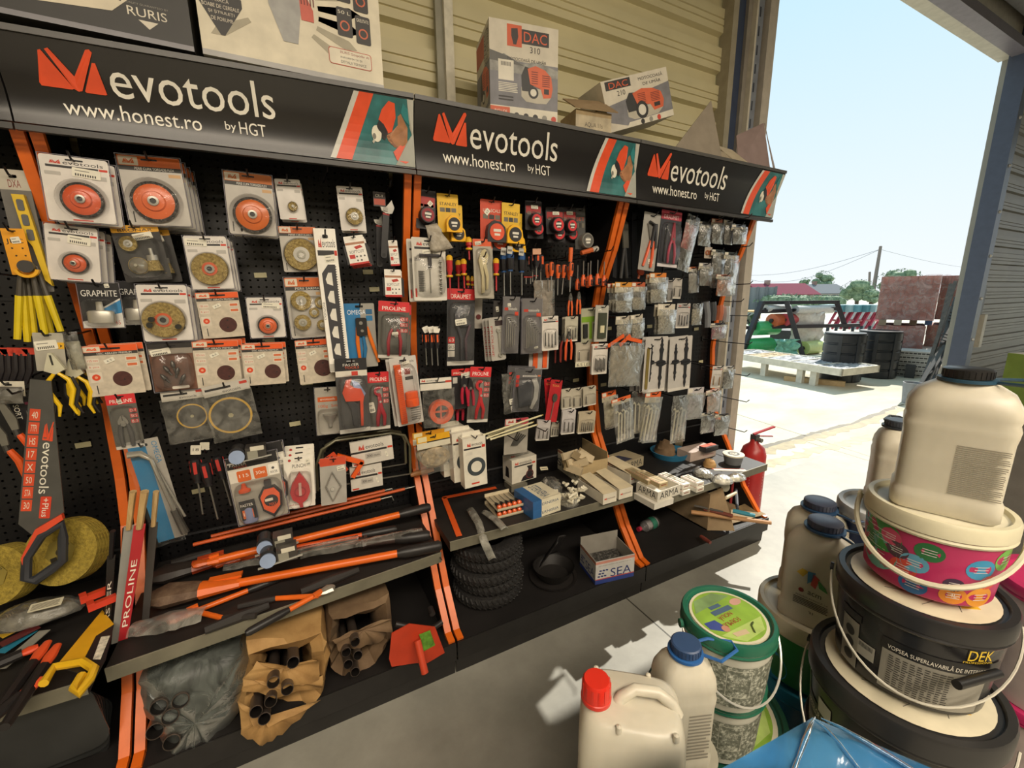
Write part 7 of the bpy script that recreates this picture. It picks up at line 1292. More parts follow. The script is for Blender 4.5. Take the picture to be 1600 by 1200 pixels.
# small things in the leftmost bay shelf
z0=SH[0]
t=thing('yellow_hand_saw','hand saw in a yellow and black sleeve lying over the left shelf','saw',F(120,1040,z0+.06),(0,0,0)); base=Vector(t.location)
def flat(name,parent,pts,z,th,m,base,b=None):
    P=[F(x,y,z)-base for x,y in pts]; n=len(P); bb=MB(); bb.add([tuple(p) for p in P]+[tuple(p-Vector((0,0,th))) for p in P],[tuple(range(n)),tuple(range(2*n-1,n-1,-1))]+[(i,(i+1)%n,n+(i+1)%n,n+i) for i in range(n)],m); return bb.build(name,parent,smooth=0)
zz=z0+.07
flat('black_sleeve',t,[(160,953),(178,975),(165,1030),(148,1060),(88,1040)],zz,.003,'1d1b1c/r.4',base); flat('yellow_sleeve',t,[(160,953),(178,975),(150,993),(130,1032),(88,1040)],zz+.001,.001,'d8a01f/r.4',base)
flat('white_lettering_patch',t,[(158,995),(172,993),(157,1030),(145,1030)],zz+.002,.0008,'cfc8b5/n.4/s90',base)
b=MB(); b.tube([tuple(F(x,y,zz+.01)-base) for x,y in ((68,1068),(85,1042),(130,1034),(147,1045),(140,1062),(122,1085),(116,1075),(128,1055))],.010,'dcae22/r.35',n=8); b.build('yellow_handle',t)
for k,(a,b_,c_,l) in enumerate((((75,1003),(48,1040),'e0552c','upper orange-tipped black grip on the left shelf'),((90,1008),(66,1045),'e0552c','right orange-tipped black grip on the left shelf'),((66,1060),(28,1090),'e85c34','orange oval-ended grip at the left shelf front'),((60,1010),(32,1022),'d84c28','small orange grip behind the oval one'))):
    p,q_=F(*a,z0+.05),F(*b_,z0+.05); t=thing('pruning_saw',l,'saw',p); v=q_-p; b=MB(); b.tube([(0,0,0),tuple(v*.5),tuple(v)],[.009,.014,.010],c_+'/r.35',n=10,flat=.7); b.build('tip',t); b=MB(); b.tube([tuple(v*.9),tuple(v*2.0),tuple(v*3.0)],[.013,.013,.010],'201d1d/r.45',n=8); b.build('black_grip',t)
for k,(a,b_,c_,l) in enumerate((((52,985),(0,1020),'2f7f9a','turquoise flat strip on the left shelf'),((70,985),(0,1045),'8a877c','grey flat blade left of the orange grips'),((40,975),(0,995),'c09a2f','thin yellow strip at the left picture edge'),((60,978),(0,1008),'5a2424','dark red strip at the left picture edge'))):
    p,q_=F(*a,z0+.03+.004*k),F(*b_,z0+.03+.004*k); t=thing('putty_knife',l,'knife',p); b=MB(); b.bar((0,0,0),tuple(q_-p),.028,.002,c_+'/r.4'); b.build('blade',t,smooth=0)
heap('parts_bag','grey plastic bag with price label on the left shelf','parts bag',F(55,965,z0+.05),.11,.05,.05,'6b675c/r.4/n.5/s40/b.6','FILM',15); b=MB(); b.rr(-.035,.035,-.014,.014,.001,0,.001,'c9c2a8'); b.lines(-.03,.03,-.01,.01,.001,'6b665a',5); o=thing('price_tag','wide cream label on the grey plastic bag at the left','price tag',F(72,945,z0+.105),(.3,0,.0)); b.build('tag_card',o,smooth=0)
for k,(x,y,l) in enumerate(((148,930,'upper red plastic clip behind the yellow hand saw'),(160,942,'lower red plastic clip behind the yellow hand saw'))):
    p=F(x,y,z0+.13); t=thing('plastic_clip',l,'clip',p,(0,0,.4)); b=MB(); b.box(-.03,.03,-.008,.008,-.008,.010,'c93a22/r.35'); b.box(-.03,-.015,-.012,.012,.010,.016,'c93a22'); b.build('clip',t,smooth=0)
# standing saws between the bays
for k,(top,bot,w_,c_,l,y) in enumerate((((226,768),(192,1000),.026,'a8232a','red hand saw standing upright between the bays',-.44),((208,768),(180,1005),.022,'8b8a84','grey bladed saw with wooden top left of the red one',-.42),((244,768),(226,985),.020,'3a3634','dark blade with wooden top right of the red one',-.40),((176,830),(166,1000),.018,'1d1b1b','black saw with dark grip, left standing one',-.38),((196,825),(184,1000),.018,'232021','black saw with dark grip, right standing one',-.36))):
    p,q_=W(*top,y),W(*bot,y); t=thing('standing_saw',l,'saw',q_); v=p-q_; wood=k<3; b=MB(); b.bar((0,0,0),tuple(v*.75),w_,.003,c_+'/r.35',up=(0,1,0)) if False else None
    b=MB(); s=Vector((w_/2,0,0)); u=v*.78; b.add([tuple(-s*.8),tuple(s*.8),tuple(u+s),tuple(u-s)]+[tuple(x+Vector((0,.003,0))) for x in (-s*.8,s*.8,u+s,u-s)],[(0,1,2,3),(7,6,5,4),(0,4,5,1),(1,5,6,2),(2,6,7,3),(3,7,4,0)],c_+'/r.35'); b.build('blade_sleeve',t,smooth=0)
    b=MB(); b.tube([tuple(v*.76),tuple(v)],[w_*.5,w_*.62],'WOOD' if wood else '1f1c1c/r.4',n=8,flat=.6); b.build('handle',t)
    if k in(0,3):
        b=MB(); tx='PROLINE' if k==0 else 'FASTER'; b.fn=quad(u*.85+s*-.6,u*.85+s*.6,u*.12+s*-.6); b.text(tx,.1,.9,.0,.8,.001,'e5dccb',rot=-90); b.build('lettering',t,smooth=0)
# black blades under the leftmost shelf
for k in range(6):
    p=W(150+5*k,1092+4*k,-.46+.03*k); t=thing('spade_blade',words[k]+' black spade blade in the fan under the leftmost shelf','spade blade',p,(HP+.12,.06*k-.05,0),'black spade blades'); b=MB(); b.rr(-.5,0,-.17-.014*k,.07,.05,0,.003,'2c2d2d/r.35/n.3/s6'); b.build('blade',t,smooth=0)
# ------------------------------------------------------------------ boxes standing on the sign top
ZT=2.142
def topbox(name,label,a,b_,y,h,d,color,fn,left=None,**kw):
    p=W(*a,y); q=W(*b_,y); p.z=q.z=ZT+.002
    return boxitem(name,label,'cardboard box',p,q,ZT+.002,d,h,color,fn,left=left,**kw)
def U(w,h,px0,px1,py0,py1):  # maps a pixel inside the front face to face coordinates
    return lambda x,y:((x-px0)/(px1-px0)*w,(1-(y-py0)/(py1-py0))*h)
def chainsaw(b,w,h):
    b.box(0,w,0,.012,.0002,.0005,'77757a/r.4')
    o=w-.62; P=lambda x,y:(o+x,y)
    b.prism([P(.30,.04),P(.46,.055),P(.52,.11),P(.47,.16),P(.38,.20),P(.25,.20),P(.17,.16),P(.22,.09)],.0004,.0008,'d8cdb4'); b.prism([P(.36,.14),P(.48,.08),P(.50,.11),P(.46,.15),P(.38,.18)],.0008,.001,'2c2a2a'); b.disc(o+.33,.10,.022,.0008,.0012,'c5342a'); b.prism([(.01,.14),P(.22,.10),P(.25,.15),(.012,.2)],.0008,.0012,'232122'); b.prism([P(.40,.17),P(.50,.12),P(.49,.14),P(.42,.20)],.001,.0014,'c5342a')
    b.text('RURIS',w-.13,w-.05,.055,.075,.0006,'d5cdbb'); b.text('QUALITY GUARANTEED BY',w-.135,w-.045,.080,.085,.0006,'8f8a7f'); b.prism([(w-.11,.048),(w-.07,.048),(w-.09,.03)],.0004,.0007,'d5cdbb')
topbox('power_tool_box','large black box with printed chainsaw on the sign top, far left',(-110,-8),(304,80),-.335,.42,.30,'2e2c29/r.5',chainsaw)
def mill(b,w,h):
    b.box(0,w,0,.014,.0002,.0005,'a9a7a5'); c='a39b85'
    for k in range(26):
        a=R(-8+k*15); x0,y0=w*.42,h*.42; dx,dy=math.cos(a),math.sin(a); b.prism([(x0+dx*.10-dy*.006,y0+dy*.10+dx*.006),(x0+dx*.19-dy*.014,y0+dy*.17+dx*.014),(x0+dx*.22,y0+dy*.19),(x0+dx*.19+dy*.014,y0+dy*.17-dx*.014),(x0+dx*.10+dy*.006,y0+dy*.10-dx*.006)],.0003,.0006,c) if .02<y0+dy*.19<h-.01 and .02<x0+dx*.21<w-.01 else None
    b.prism([(w*.03,.17),(w*.09,.27),(w*.15,.27),(w*.22,.17),(w*.20,.14),(w*.05,.14)],.0008,.0011,'c9623f'); b.prism([(w*.01,.15),(w*.22,.15),(w*.22,.13),(w*.12,.055),(w*.10,.055),(w*.01,.13)],.0008,.0012,'2c2926')
    for i,s in enumerate(('TOACĂ','BOABE DE CEREALE','ȘI ȘTIULEȚI','DE PORUMB')): ww=(.04,.085,.06,.05)[i]; b.text(s,w*.115-ww/2,w*.115+ww/2,.133-.015*i,.142-.015*i,.0014,'cfc5b2')
    b.prism([(w*.32,h),(w*.36,.16),(w*.42,.075),(w*.50,.075),(w*.53,.16),(w*.52,h)],.001,.0014,'9c9b98/n.2'); b.prism([(w*.53,.14),(w*.60,.14),(w*.60,.17),(w*.57,.20),(w*.62,.24),(w*.62,.30),(w*.52,.30)],.001,.0015,'c25a48')
    for k in range(5): b.box(w*.535+k*.008,w*.535+k*.008+.003,.18,.26,.0015,.0017,'6b2a22')
    for (x,y,s,v) in ((.735,.215,'2850 RPM','c9623f'),(.84,.20,'CAPACITATE','c9623f'),(.735,.125,'50 L','c9623f'),(.845,.115,'GREUTATE','c9623f'),(.84,.295,'','c9623f')):
        b.rr(x*w,(x+.09)*w,y,y+.075,.005,.001,.0014,'2f2b28'); 
        if s: b.text(s,(x+.008)*w,(x+.082)*w,y+.058,y+.067,.0016,'d5cdbb')
        b.ring((x+.045)*w,y+.028,.010,.014,.0014,.0017,v,n=14)
    b.rr(w*.67,w*.93,.045,.090,.008,.001,.0012,'b5503a'); b.rr(w*.674,w*.926,.047,.088,.007,.0012,.0014,'d9d0bb')
    b.text('RURIS Gospodar AI',w*.74,w*.915,.075,.084,.0016,'8b3a2c'); b.text('INFORMAȚII ȘI',w*.74,w*.87,.063,.070,.0016,'2f2b28'); b.text('DETALII TEHNICE',w*.74,w*.895,.052,.059,.0016,'2f2b28')
topbox('grain_mill_box','large cream box with printed grain mill and icons on the sign top',(318,88),(600,140),-.335,.40,.30,'d8cfb8/r.55',mill)
def engine(b,x0,x1,y0,y1,z):
    X=lambda u:x0+(x1-x0)*u; Y=lambda v:y0+(y1-y0)*v; P=lambda L:[(X(u),Y(v)) for u,v in L]
    b.prism(P([(.0,.15),(.15,.02),(.5,0),(.8,.02),(.95,.2),(.98,.4),(.0,.4)]),z,z+.0003,'b5ae9d'); b.prism(P([(.02,.3),(.0,.7),(.12,.95),(.35,.9),(.4,.3)]),z+.0002,z+.0005,'2b2a29')
    b.prism(P([(.2,.9),(.45,1.0),(.75,.92),(.95,.75),(1.0,.45),(.95,.2),(.7,.16),(.62,.4),(.28,.5)]),z+.0004,z+.0008,'cf5f38'); 
    for k in range(6): b.box(X(.32+.0),X(.52),Y(.52+.06*k),Y(.545+.06*k),z+.0008,z+.001,'7a2f1c'); b.box(X(.66),X(.9),Y(.48+.055*k),Y(.505+.055*k),z+.0008,z+.001,'7a2f1c')
    b.box(X(.72),X(.88),Y(.28),Y(.42),z+.0008,z+.001,'2b2422'); b.disc(X(.38),Y(.28),(x1-x0)*.16,z+.0008,z+.0011,'262524',n=18); b.disc(X(.38),Y(.28),(x1-x0)*.10,z+.0011,z+.0014,'d5d0c2',n=18)
def dac(b,w,h):
    b.box(0,w,h*.16,h*.62,.0002,.0004,'76757a/n.2'); b.prism([(0,h*.60),(w*.2,h*.68),(w*.45,h*.60),(w*.7,h*.64),(w,h*.58),(w,h*.5),(0,h*.5)],.0003,.0005,'8d8c86/n.4/s30'); b.prism([(0,h*.70),(w*.25,h*.66),(w*.5,h*.58),(0,h*.60)],.0004,.0006,'5d5c58')
    b.box(w*.25,w*.46,h*.76,h*.97,.0004,.0006,'c9572f'); b.prism([(w*.31,h*.93),(w*.40,h*.94),(w*.41,h*.86),(w*.38,h*.78),(w*.34,h*.78),(w*.31,h*.86)],.0006,.0008,'332a28'); b.box(w*.46,w*.86,h*.80,h*.94,.0004,.0006,'2f2b2a'); b.text('DAC',w*.49,w*.83,h*.82,h*.92,.0008,'cf5a32')
    b.text('310',w*.58,w*.73,h*.72,h*.78,.0006,'35312f'); b.text('MOTOCOASĂ DE UMĂR',w*.25,w*.82,h*.625,h*.665,.0008,'2b2826')
    engine(b,w*.45,w*.92,h*.22,h*.60,.0006); b.box(w*.12,w*.34,h*.42,h*.62,.0006,.0008,'d8d2c2')
    for k in range(9): b.box(w*(.16+.016*k),w*(.168+.016*k),h*.56,h*.60,.0008,.001,'35312f')
    b.lines(w*.12,w*.4,h*.30,h*.40,.0006,'d5cfc0',6); b.lines(w*.12,w*.34,h*.21,h*.27,.0006,'2b2826',2)
    b.box(0,w,0,h*.16,.0003,.0005,'d5cebc'); b.box(0,w*.28,h*.0,h*.15,.0005,.0007,'cf5a32'); b.text('INCLUDE',w*.06,w*.24,h*.09,h*.12,.0008,'e8dfd0')
    for k in range(5): b.disc(w*(.38+.14*k),h*.075,w*.04,.0005,.0008,('3a3735','2b2826','232120','8d8a80','c5402c')[k],n=10); b.box(w*(.33+.14*k),w*(.43+.14*k),h*.01,h*.025,.0005,.0007,'b5402c')
def dacl(b,w,h): b.box(0,w,h*.16,h*.62,.0002,.0004,'76757a/n.2'); b.box(0,w*.6,h*.72,h*.95,.0003,.0005,'b5502f'); engine(b,w*.3,w*.95,h*.2,h*.62,.0005); b.text('MOTOCOASA DE UMAR',w*.62,w*.95,h*.6,h*.95,.0005,'3a3735',rot=90); b.box(0,w,0,h*.16,.0003,.0005,'c9c1ae')
t,w=boxitem('power_tool_box','tall white and orange engine carton standing upright on the sign top','cardboard box',Vector((.298,-.27,ZT+.002)),Vector((.565,-.318,ZT+.002)),ZT+.002,.20,.335,'cdc5b3/r.55',dac,left=dacl)
# crumpled kraft box
P=Vector((.68,-.28,ZT+.002)); t,w=boxitem('open_carton','small crumpled brown carton with open flap between the engine cartons','cardboard box',P,P+Vector((.17,-.02,0)),ZT+.002,.14,.10,'a28c66/r.7/n.2',lambda b,w,h:(b.box(0,w,0,h*.8,.0003,.0005,'b3a588/n.3'),b.text('AQUA 11s',w*.25,w*.75,h*.35,h*.55,.0006,'3a3228')),openf=.9)
b=MB(); b.add([(-.01,-.01,.10),(.19,-.02,.10),(.18,.10,.185),(.0,.12,.18)],[(0,1,2,3)],'CARDB'); b.build('front_flap',t,smooth=0,solid=.004); b=MB(); b.add([(.15,.12,.12),(.19,.12,.12),(.21,.13,.25)],[(0,1,2)],'CARDB'); b.build('back_flap',t,smooth=0,solid=.004)
# tilted DAC 210
P=Vector((.905,-.26,ZT+.065)); t=thing('power_tool_box','tilted white engine carton leaning on its neighbours on the sign top','cardboard box',(.90,-.24,ZT+.055),(0,R(-19),-.05)); w,h=.38,.20
b=MB(); b.box(0,w,0,.17,0,h,'cdc5b3/r.55'); b.T=Matrix(((1,0,0,0),(0,0,-1,0),(0,1,0,0),(0,0,0,1)))
b.prism([(0,h*.5),(w,h*.72),(w,0),(w*.35,0),(0,h*.2)],.0002,.0004,'77767a/n.2'); b.box(w*.05,w*.42,h*.80,h*.97,.0003,.0006,'2f2b2a'); b.text('DAC',w*.10,w*.38,h*.82,h*.94,.0008,'cf5a32'); b.text('210',w*.2,w*.32,h*.66,h*.76,.0006,'35312f'); b.text('MOTOCOASĂ',w*.54,w*.92,h*.86,h*.94,.0006,'2b2826'); b.text('DE UMĂR',w*.60,w*.88,h*.75,h*.83,.0006,'2b2826'); engine(b,w*.30,w*.88,h*.12,h*.70,.0006); b.prism([(w*.25,0),(w,0),(w,h*.13),(w*.3,h*.10)],.0004,.0006,'d5cebc')
for k in range(3): b.disc(w*(.5+.13*k),h*.05,w*.03,.0006,.0009,('2b2826','8d8a80','c5402c')[k],n=10)
b.T=None; b.build('carton',t,smooth=0)
# big open cartons at the right end of the sign
def panel(name,par,pts,m,th=.004): 
    b=MB(); b.add(pts,[tuple(range(len(pts)))],m); return b.build(name,par,smooth=0,solid=th)
t=thing('open_carton','grey-brown open carton with tall triangular flap on the sign top','cardboard box',(1.42,-.12,ZT+.004))
panel('flap',t,[(-.17,-.13,0),(.18,-.16,0),(.13,-.10,.30)],'8f8474/r.7'); panel('wall',t,[(.14,-.16,.0),(.30,-.17,.0),(.30,-.12,.06),(.15,-.08,.10)],'a39680/r.7'); panel('wall',t,[(-.15,.10,0),(.25,.10,0),(.25,.10,.09),(-.15,.10,.09)],'7d7263/r.7'); panel('wall',t,[(.14,-.15,0),(.25,.10,0),(.25,.10,.12),(.16,-.10,.16)],'b3a68f/r.7')
t=thing('open_carton','open carton with raised purple-brown flap at the doorway end of the sign','cardboard box',(1.80,-.14,ZT+.004))
panel('flap',t,[(-.02,-.10,0),(.20,-.14,.0),(.17,-.09,.26),(.02,-.04,.19)],'8a7773/r.7'); panel('side',t,[(.20,-.16,0),(.29,-.12,0),(.25,-.07,.20),(.18,-.09,.26)],'9a8a80/r.6/n.5/s30'); panel('tray',t,[(-.10,-.16,0),(.21,-.19,0),(.20,.06,.0),(-.10,.08,.0)],'9a958f/r.6'); panel('wall',t,[(-.10,-.16,0),(.0,-.17,0),(-.02,-.05,.11),(-.14,-.04,.12)],'b5a88f/r.7')

# ------------------------------------------------------------------ cans, jugs and buckets in the right foreground
def bucket(name,label,c,r,h,side,lid,lidtop,prints=None,handle=None,hcol='cfcabb/m.3/r.3',group=None,lidh=.03,lidprint=None,base_s=.87,rim_=.012,ha=None,hz=.0):
    """c: middle of the lid rim (top); the bucket stands h lower"""
    stp=min(.018,r*.07); t=thing(name,label,'bucket',(c[0],c[1],c[2]-h),group=group); n=48; rb=r*base_s; rt=r*.955
    b=MB(); b.lathe([(rb*.96,0),(rb,.004),(rt,h-lidh)],side,n=n); b.lathe([(rt+.004,h-lidh-.008),(rt+.006,h-lidh-.004),(rt+.004,h-lidh)],lid,n=n,cap=False)
    rs=lambda z:rb+(rt-rb)*z/(h-lidh)+.0006
    if prints:
        b.fn=lambda v:(rs(v[1])*math.sin(v[0])+v[2]*math.sin(v[0]),-(rs(v[1])+v[2])*math.cos(v[0]),v[1]); prints(b,h-lidh,rs); b.fn=None
    b.build('body',t,smooth=30)
    b=MB(); b.lathe([(r-.002,h-lidh),(r+.001,h-lidh+.002),(r+.001,h-.006),(r-.002,h),(r-rim_,h),(r-rim_-.003,h-.007),(r-rim_-stp,h-.008)],lid,n=n,cap=False); b.lathe([(r-rim_-stp,h-.008),(0,h-.006)],lidtop,n=n,cap=False)
    if lidprint: b.T=Matrix.Translation((0,0,h-.0055)); lidprint(b,r-rim_-stp-.001)
    b.build('lid',t,smooth=40)
    if handle:
        a0,drop=handle; b=MB(); pts=[]; R2=r+.004+(ha or .002)
        for k in range(29):
            u=math.pi*k/28; rr_=R2+.008*math.sin(u); pts.append((rr_*math.cos(a0+u),rr_*math.sin(a0+u),h-lidh*.9-drop*math.sin(u)**1.15))
        b.tube(pts,ha or .0022,hcol,n=6,up=(0,0,1)); b.lathe([(.009,0),(.009,.006),(.004,.007)],lid,(R2*math.cos(a0)*.985,R2*math.sin(a0)*.985,h-lidh*.9),ax=(math.cos(a0),math.sin(a0),0),n=10); b.build('handle',t)
    return t
def arcpoly(b,a0,a1,z0,z1,off,m,n=18): b.sheet(lambda i,j:(a0+(a1-a0)*i,z0+(z1-z0)*j,off),n,2,m)
def blob(b,a,z,r,rs,m,off=.001,asp=1): 
    n=18; R_=rs(z); b.add([(a,z,off)]+[(a+r*asp*math.cos(2*math.pi*k/n)/R_,z+r*math.sin(2*math.pi*k/n),off) for k in range(n)],[(0,1+k,1+(k+1)%n) for k in range(n)],m)
def ctext(b,s,a0,a1,z0,z1,off,m): b.text(s,a0,a1,z0,z1,off,m)
def adir(px,py,c): v=Vector((CAM.x-c[0],CAM.y-c[1])); return math.atan2(v.x,-v.y)  # angle of the side facing the camera
# black buckets (stack of four, two lowest hidden)
cA=Vector((.575,-1.597,.746)); fa=adir(0,0,cA)
def black1(b,h,rs):
    f=fa+.02; arcpoly(b,f-.28,f+1.0,.012,h*.60,.0006,'8d897e/r.4'); arcpoly(b,f-.20,f+.55,h*.12,h*.52,.0008,'8d897e/r.4')
    arcpoly(b,f-.30,f+1.2,h*.60,h*.75,.0008,'191819/r.3'); ctext(b,'VOPSEA SUPERLAVABILĂ DE INTERIOR',f-.22,f+.92,h*.63,h*.70,.0014,'dcd6c8')
    rd=random.Random(4)
    for k in range(15):
        z=h*(.54-.030*k)
        for j in range(9):
            a=f-.19+j*.082; b.sheet(lambda i,jj,a=a,z=z,e=rd.uniform(.045,.078):(a+e*i,z+.0021*jj,.0012),2,1,'3a3733')
    b.text('DEK',f+.62,f+.95,h*.80,h*.93,.0014,'d8b52f'); ctext(b,'PROFESSIONAL',f+.58,f+.98,h*.765,h*.79,.0014,'d8b52f')
    arcpoly(b,f-.95,f-.62,h*.05,h*.68,.0006,'8d897e/r.35'); arcpoly(b,f-.62,f-.36,h*.30,h*.50,.0006,'a9a59a'); 
    for k in range(12): a=f-.60+.018*k; arcpoly(b,a,a+.008,h*.42,h*.48,.001,'2b2928',1)
    for z_ in (.18,.36,.52): blob(b,f-.78,h*z_,.011,rs,'2b2928',.001)
    arcpoly(b,f-1.0,f-.6,h*.70,h*.80,.0007,'232223')
def blueprint(b,r):
    b.disc(0,0,r,0,.0005,'cfc6ac/r.45',n=40)
    for k in range(9): a=k*.7; b.bar((r*.75*math.cos(a),r*.75*math.sin(a),.0007),(r*.4*math.cos(a+1),r*.4*math.sin(a+1),.0007),.0012,.0004,'6b6558')
    b.prism([(-r*.25,-r*.62),(-r*.02,-r*.78),(r*.08,-r*.66),(-r*.12,-r*.52)],.0005,.0009,'d8ab2f')
def black2(b,h,rs):
    f=fa-.15; arcpoly(b,f-1.25,f-.1,h*.28,h*.60,.0006,'222122'); ctext(b,'A PETELOR DE INTERIOR',f-1.1,f-.2,h*.42,h*.52,.0014,'cfc6b0'); arcpoly(b,f-.75,f-.50,h*.55,h*.76,.0010,'b5b0a3'); arcpoly(b,f-1.3,f-1.15,h*.1,h*.85,.0008,'d8d2c2')
    for k in range(6): arcpoly(b,f-1.12,f-.6,h*(.30-.04*k),h*(.315-.04*k),.001,'b5ae9c')
b2=bucket('paint_bucket','largest black paint bucket at the bottom right with drawing on its lid',cA,.155,.21,'242323/r.3','2a2929/r.32','2c2b2b/r.35',black2,(fa-math.pi-.1,.17),lidprint=blueprint,lidh=.045,rim_=.014)
cB=Vector((.592,-1.590,.944)); bucket('paint_bucket','black paint bucket with grey text label, middle of the right stack',cB,.131,.196,'232223/r.25','272627/r.3','2a2929/r.35',black1,(fa-math.pi+.12,.128),lidprint=blueprint,lidh=.034,rim_=.012)
b=MB(); pp=D(1440,1075,.74); pq=D(1510,1062,.78); t=thing('handle_grip','black roller grip on the wire handle of the middle black bucket','grip',pp) if False else None
# black grip belongs to bucket B
tB=[o for o in col.objects if o.get('label','').startswith('black paint bucket with grey text')][0]; b=MB(); c_=Vector((cB.x,cB.y,cB.z-.196)); g0=D(1495,1070,.70)-c_; g1=D(1560,1052,.735)-c_
b.tube([tuple(g0),tuple(g1)],.0075,'1d1c1d/r.35',n=12); b.build('handle_grip',tB)
cM=Vector((.605,-1.588,1.108)); fm=adir(0,0,cM)
def magenta(b,h,rs):
    f=fm; arcpoly(b,-math.pi,math.pi,.006,h*.93,.0004,'b02a5c/r.35',60)
    for (a,z,r,c_) in ((-1.05,.85,.030,'4a9b4a'),(-.75,.72,.034,'3f8f48'),(-1.0,.55,.018,'2f7a44'),(-.82,.42,.036,'6fa79c'),(-1.25,.60,.018,'b53a5c'),(-1.28,.38,.016,'cf7038'),(-.42,.60,.016,'4a3040'),(-.55,.76,.016,'c84a6c'),(-.15,.50,.018,'5c9cb8'),(.02,.74,.018,'2f6a3c'),(-.30,.36,.018,'c84838'),(-.12,.16,.018,'2a5f92'),(.42,.34,.013,'3a2440'),(.45,.17,.017,'d8852f'),(.75,.62,.020,'3a8db5'),(.95,.42,.014,'c84a38'),(.88,.18,.020,'d8902f'),(1.2,.75,.022,'6fae4a'),(-1.3,.85,.02,'5c9cc0')): 
        blob(b,f+a,h*z,r,rs,c_+'/r.4',.0008,1.15)
        for k in range(3): R_=rs(h*z); b.sheet(lambda i,j,k=k:(f+a+(i-.5)*r*1.1/R_,h*z+r*(.25-.28*k)+.0012*j,.0012),2,1,'d8d0cc')
    ctext(b,'4L',f+.40,f+.50,h*.15,h*.21,.0014,'f0e6d8')
bucket('paint_bucket','magenta bucket with coloured bubbles and cream lid under the big jug',cM,.106,.158,'b02a5c/r.35','cfc8ac/r.35','d5cfb8/r.35',magenta,(fa-math.pi-.05,.085),'cdc6ae/r.4',lidh=.03,rim_=.010,ha=.0048,hz=.0)
for k,(z,r,l) in enumerate(((.536,.152,'black paint bucket hidden below the largest lid'),(.326,.152,'second black bucket from the floor in the right stack'),)): bucket('paint_bucket',l,Vector((.60,-1.59,z)),.150,.209,'242323/r.3','2a2929/r.32','2c2b2b/r.35')
def pallet(c,sx,sy,h,label):
    t=thing('pallet',label,'pallet',(c[0],c[1],0)); b=MB()
    for k in range(5): b.box(-sx,sx,-sy+k*sy*.45,-sy+k*sy*.45+sy*.2,h-.018,h,'OLDWOOD')
    b.build('deck_boards',t,smooth=0); b=MB()
    for x in (-sx+.04,0,sx-.04): b.box(x-.04,x+.04,-sy,sy,.0,h-.018,'OLDWOOD')
    b.build('bearers',t,smooth=0)
pallet((.60,-1.58),.30,.30,.117,'wooden pallet under the right stack of paint buckets')
def sqjug(label,c,wd,dp,h,cap,rz,handle=True,text=0,name='plastic_jug',neck=.022,hc='27466e',body='MILK'):
    t=thing(name,label,'jug',c,(0,0,rz)); b=MB()
    def ring(sx,sy,z,k=6,n=32): return [(sx*math.copysign(abs(math.cos(a))**(2/k),math.cos(a)),sy*math.copysign(abs(math.sin(a))**(2/k),math.sin(a)),z) for a in [2*math.pi*i/n for i in range(n)]]
    W2,D2=wd/2,dp/2; lv=[(.94,0,6),(1.0,h*.02,6),(1.0,h*.13,6),(.955,h*.15,6),(.955,h*.17,6),(.965,h*.55,6),(.99,h*.60,6),(1.0,h*.64,6),(.97,h*.68,5),(1.0,h*.71,5),(.98,h*.78,4),(.84,h*.86,3),(.56,h*.915,2.4),(.34,h*.94,2)]
    vs=[];fs=[]; n=32
    for s,z,k in lv:
        sx,sy=(W2*s,D2*s) if s>.35 else (neck,neck)
        vs+=ring(sx,sy,z,k)
    vs+=ring(neck,neck,h*.965,2)
    for i in range(len(lv)):
        for j in range(n): fs.append((i*n+j,i*n+(j+1)%n,(i+1)*n+(j+1)%n,(i+1)*n+j))
    fs.append(tuple(range(n-1,-1,-1))); b.add(vs,fs,body); b.build('bottle',t,smooth=50)
    b=MB(); b.lathe([(neck*1.22,h*.95),(neck*1.22,h*1.005),(neck*1.1,h*1.012),(0,h*1.012)],cap,n=28)
    for k in range(28): a=2*math.pi*k/28; b.bar((neck*1.22*math.cos(a),neck*1.22*math.sin(a),h*.955),(neck*1.22*math.cos(a),neck*1.22*math.sin(a),h*1.0),.0015,.0015,cap,up=(math.cos(a),math.sin(a),0))
    b.build('cap',t,smooth=30)
    if handle:
        b=MB(); b.ring(0,0,neck*1.1,neck*1.45,h*.925,h*.945,hc+'/r.35'); x=neck*1.3; L=neck*4.2
        b.tube([(x,-neck*.6,h*.935),(L*.55,-neck*1.5,h*.945),(L,-neck*.7,h*.955),(L*1.02,neck*.2,h*.955),(L*.6,neck*.9,h*.945),(x*.9,neck*.8,h*.935)],.0032,hc+'/r.35',n=6); b.build('carry_ring',t)
    if text:
        b=MB(); b.T=Matrix.Translation((0,-D2*.965-.0006,0))@Matrix(((1,0,0,0),(0,0,-1,0),(0,1,0,0),(0,0,0,1)))
        if text==1: b.lines(W2*.0,W2*.88,h*.17,h*.52,0,'8f897b',26,.55,3)
        if text==3: b.lines(-W2*.1,W2*.75,h*.15,h*.55,0,'8f897b',14,.55,6)
        if text==2:
            for pts,c_ in (([(-.5,.50),(-.35,.55),(-.15,.54),(-.3,.47)],'cfae3f'),([(-.18,.54),(.05,.55),(-.02,.46),(-.15,.42)],'3f7fae'),([(-.02,.54),(.18,.50),(.10,.40),(-.05,.42)],'c5463c'),([(.12,.50),(.38,.44),(.45,.40),(.2,.42)],'4a8f4a')): b.prism([(x*W2,y*h) for x,y in pts],0,.0004,c_)
            b.text('acm',-W2*.1,W2*.3,h*.32,h*.355,.0002,'3a3634'); b.disc(-W2*.3,h*.338,W2*.08,0,.0004,'8b2a2c'); b.text('AMORSĂ ACRILICĂ 1:4',-W2*.45,W2*.5,h*.275,h*.295,.0002,'3a3634'); b.lines(-W2*.5,W2*.55,h*.19,h*.265,0,'5d5851',5,.5); b.text('3L',0,W2*.2,h*.13,h*.16,.0002,'3a3634')
        b.build('print',t,smooth=0)
    return t
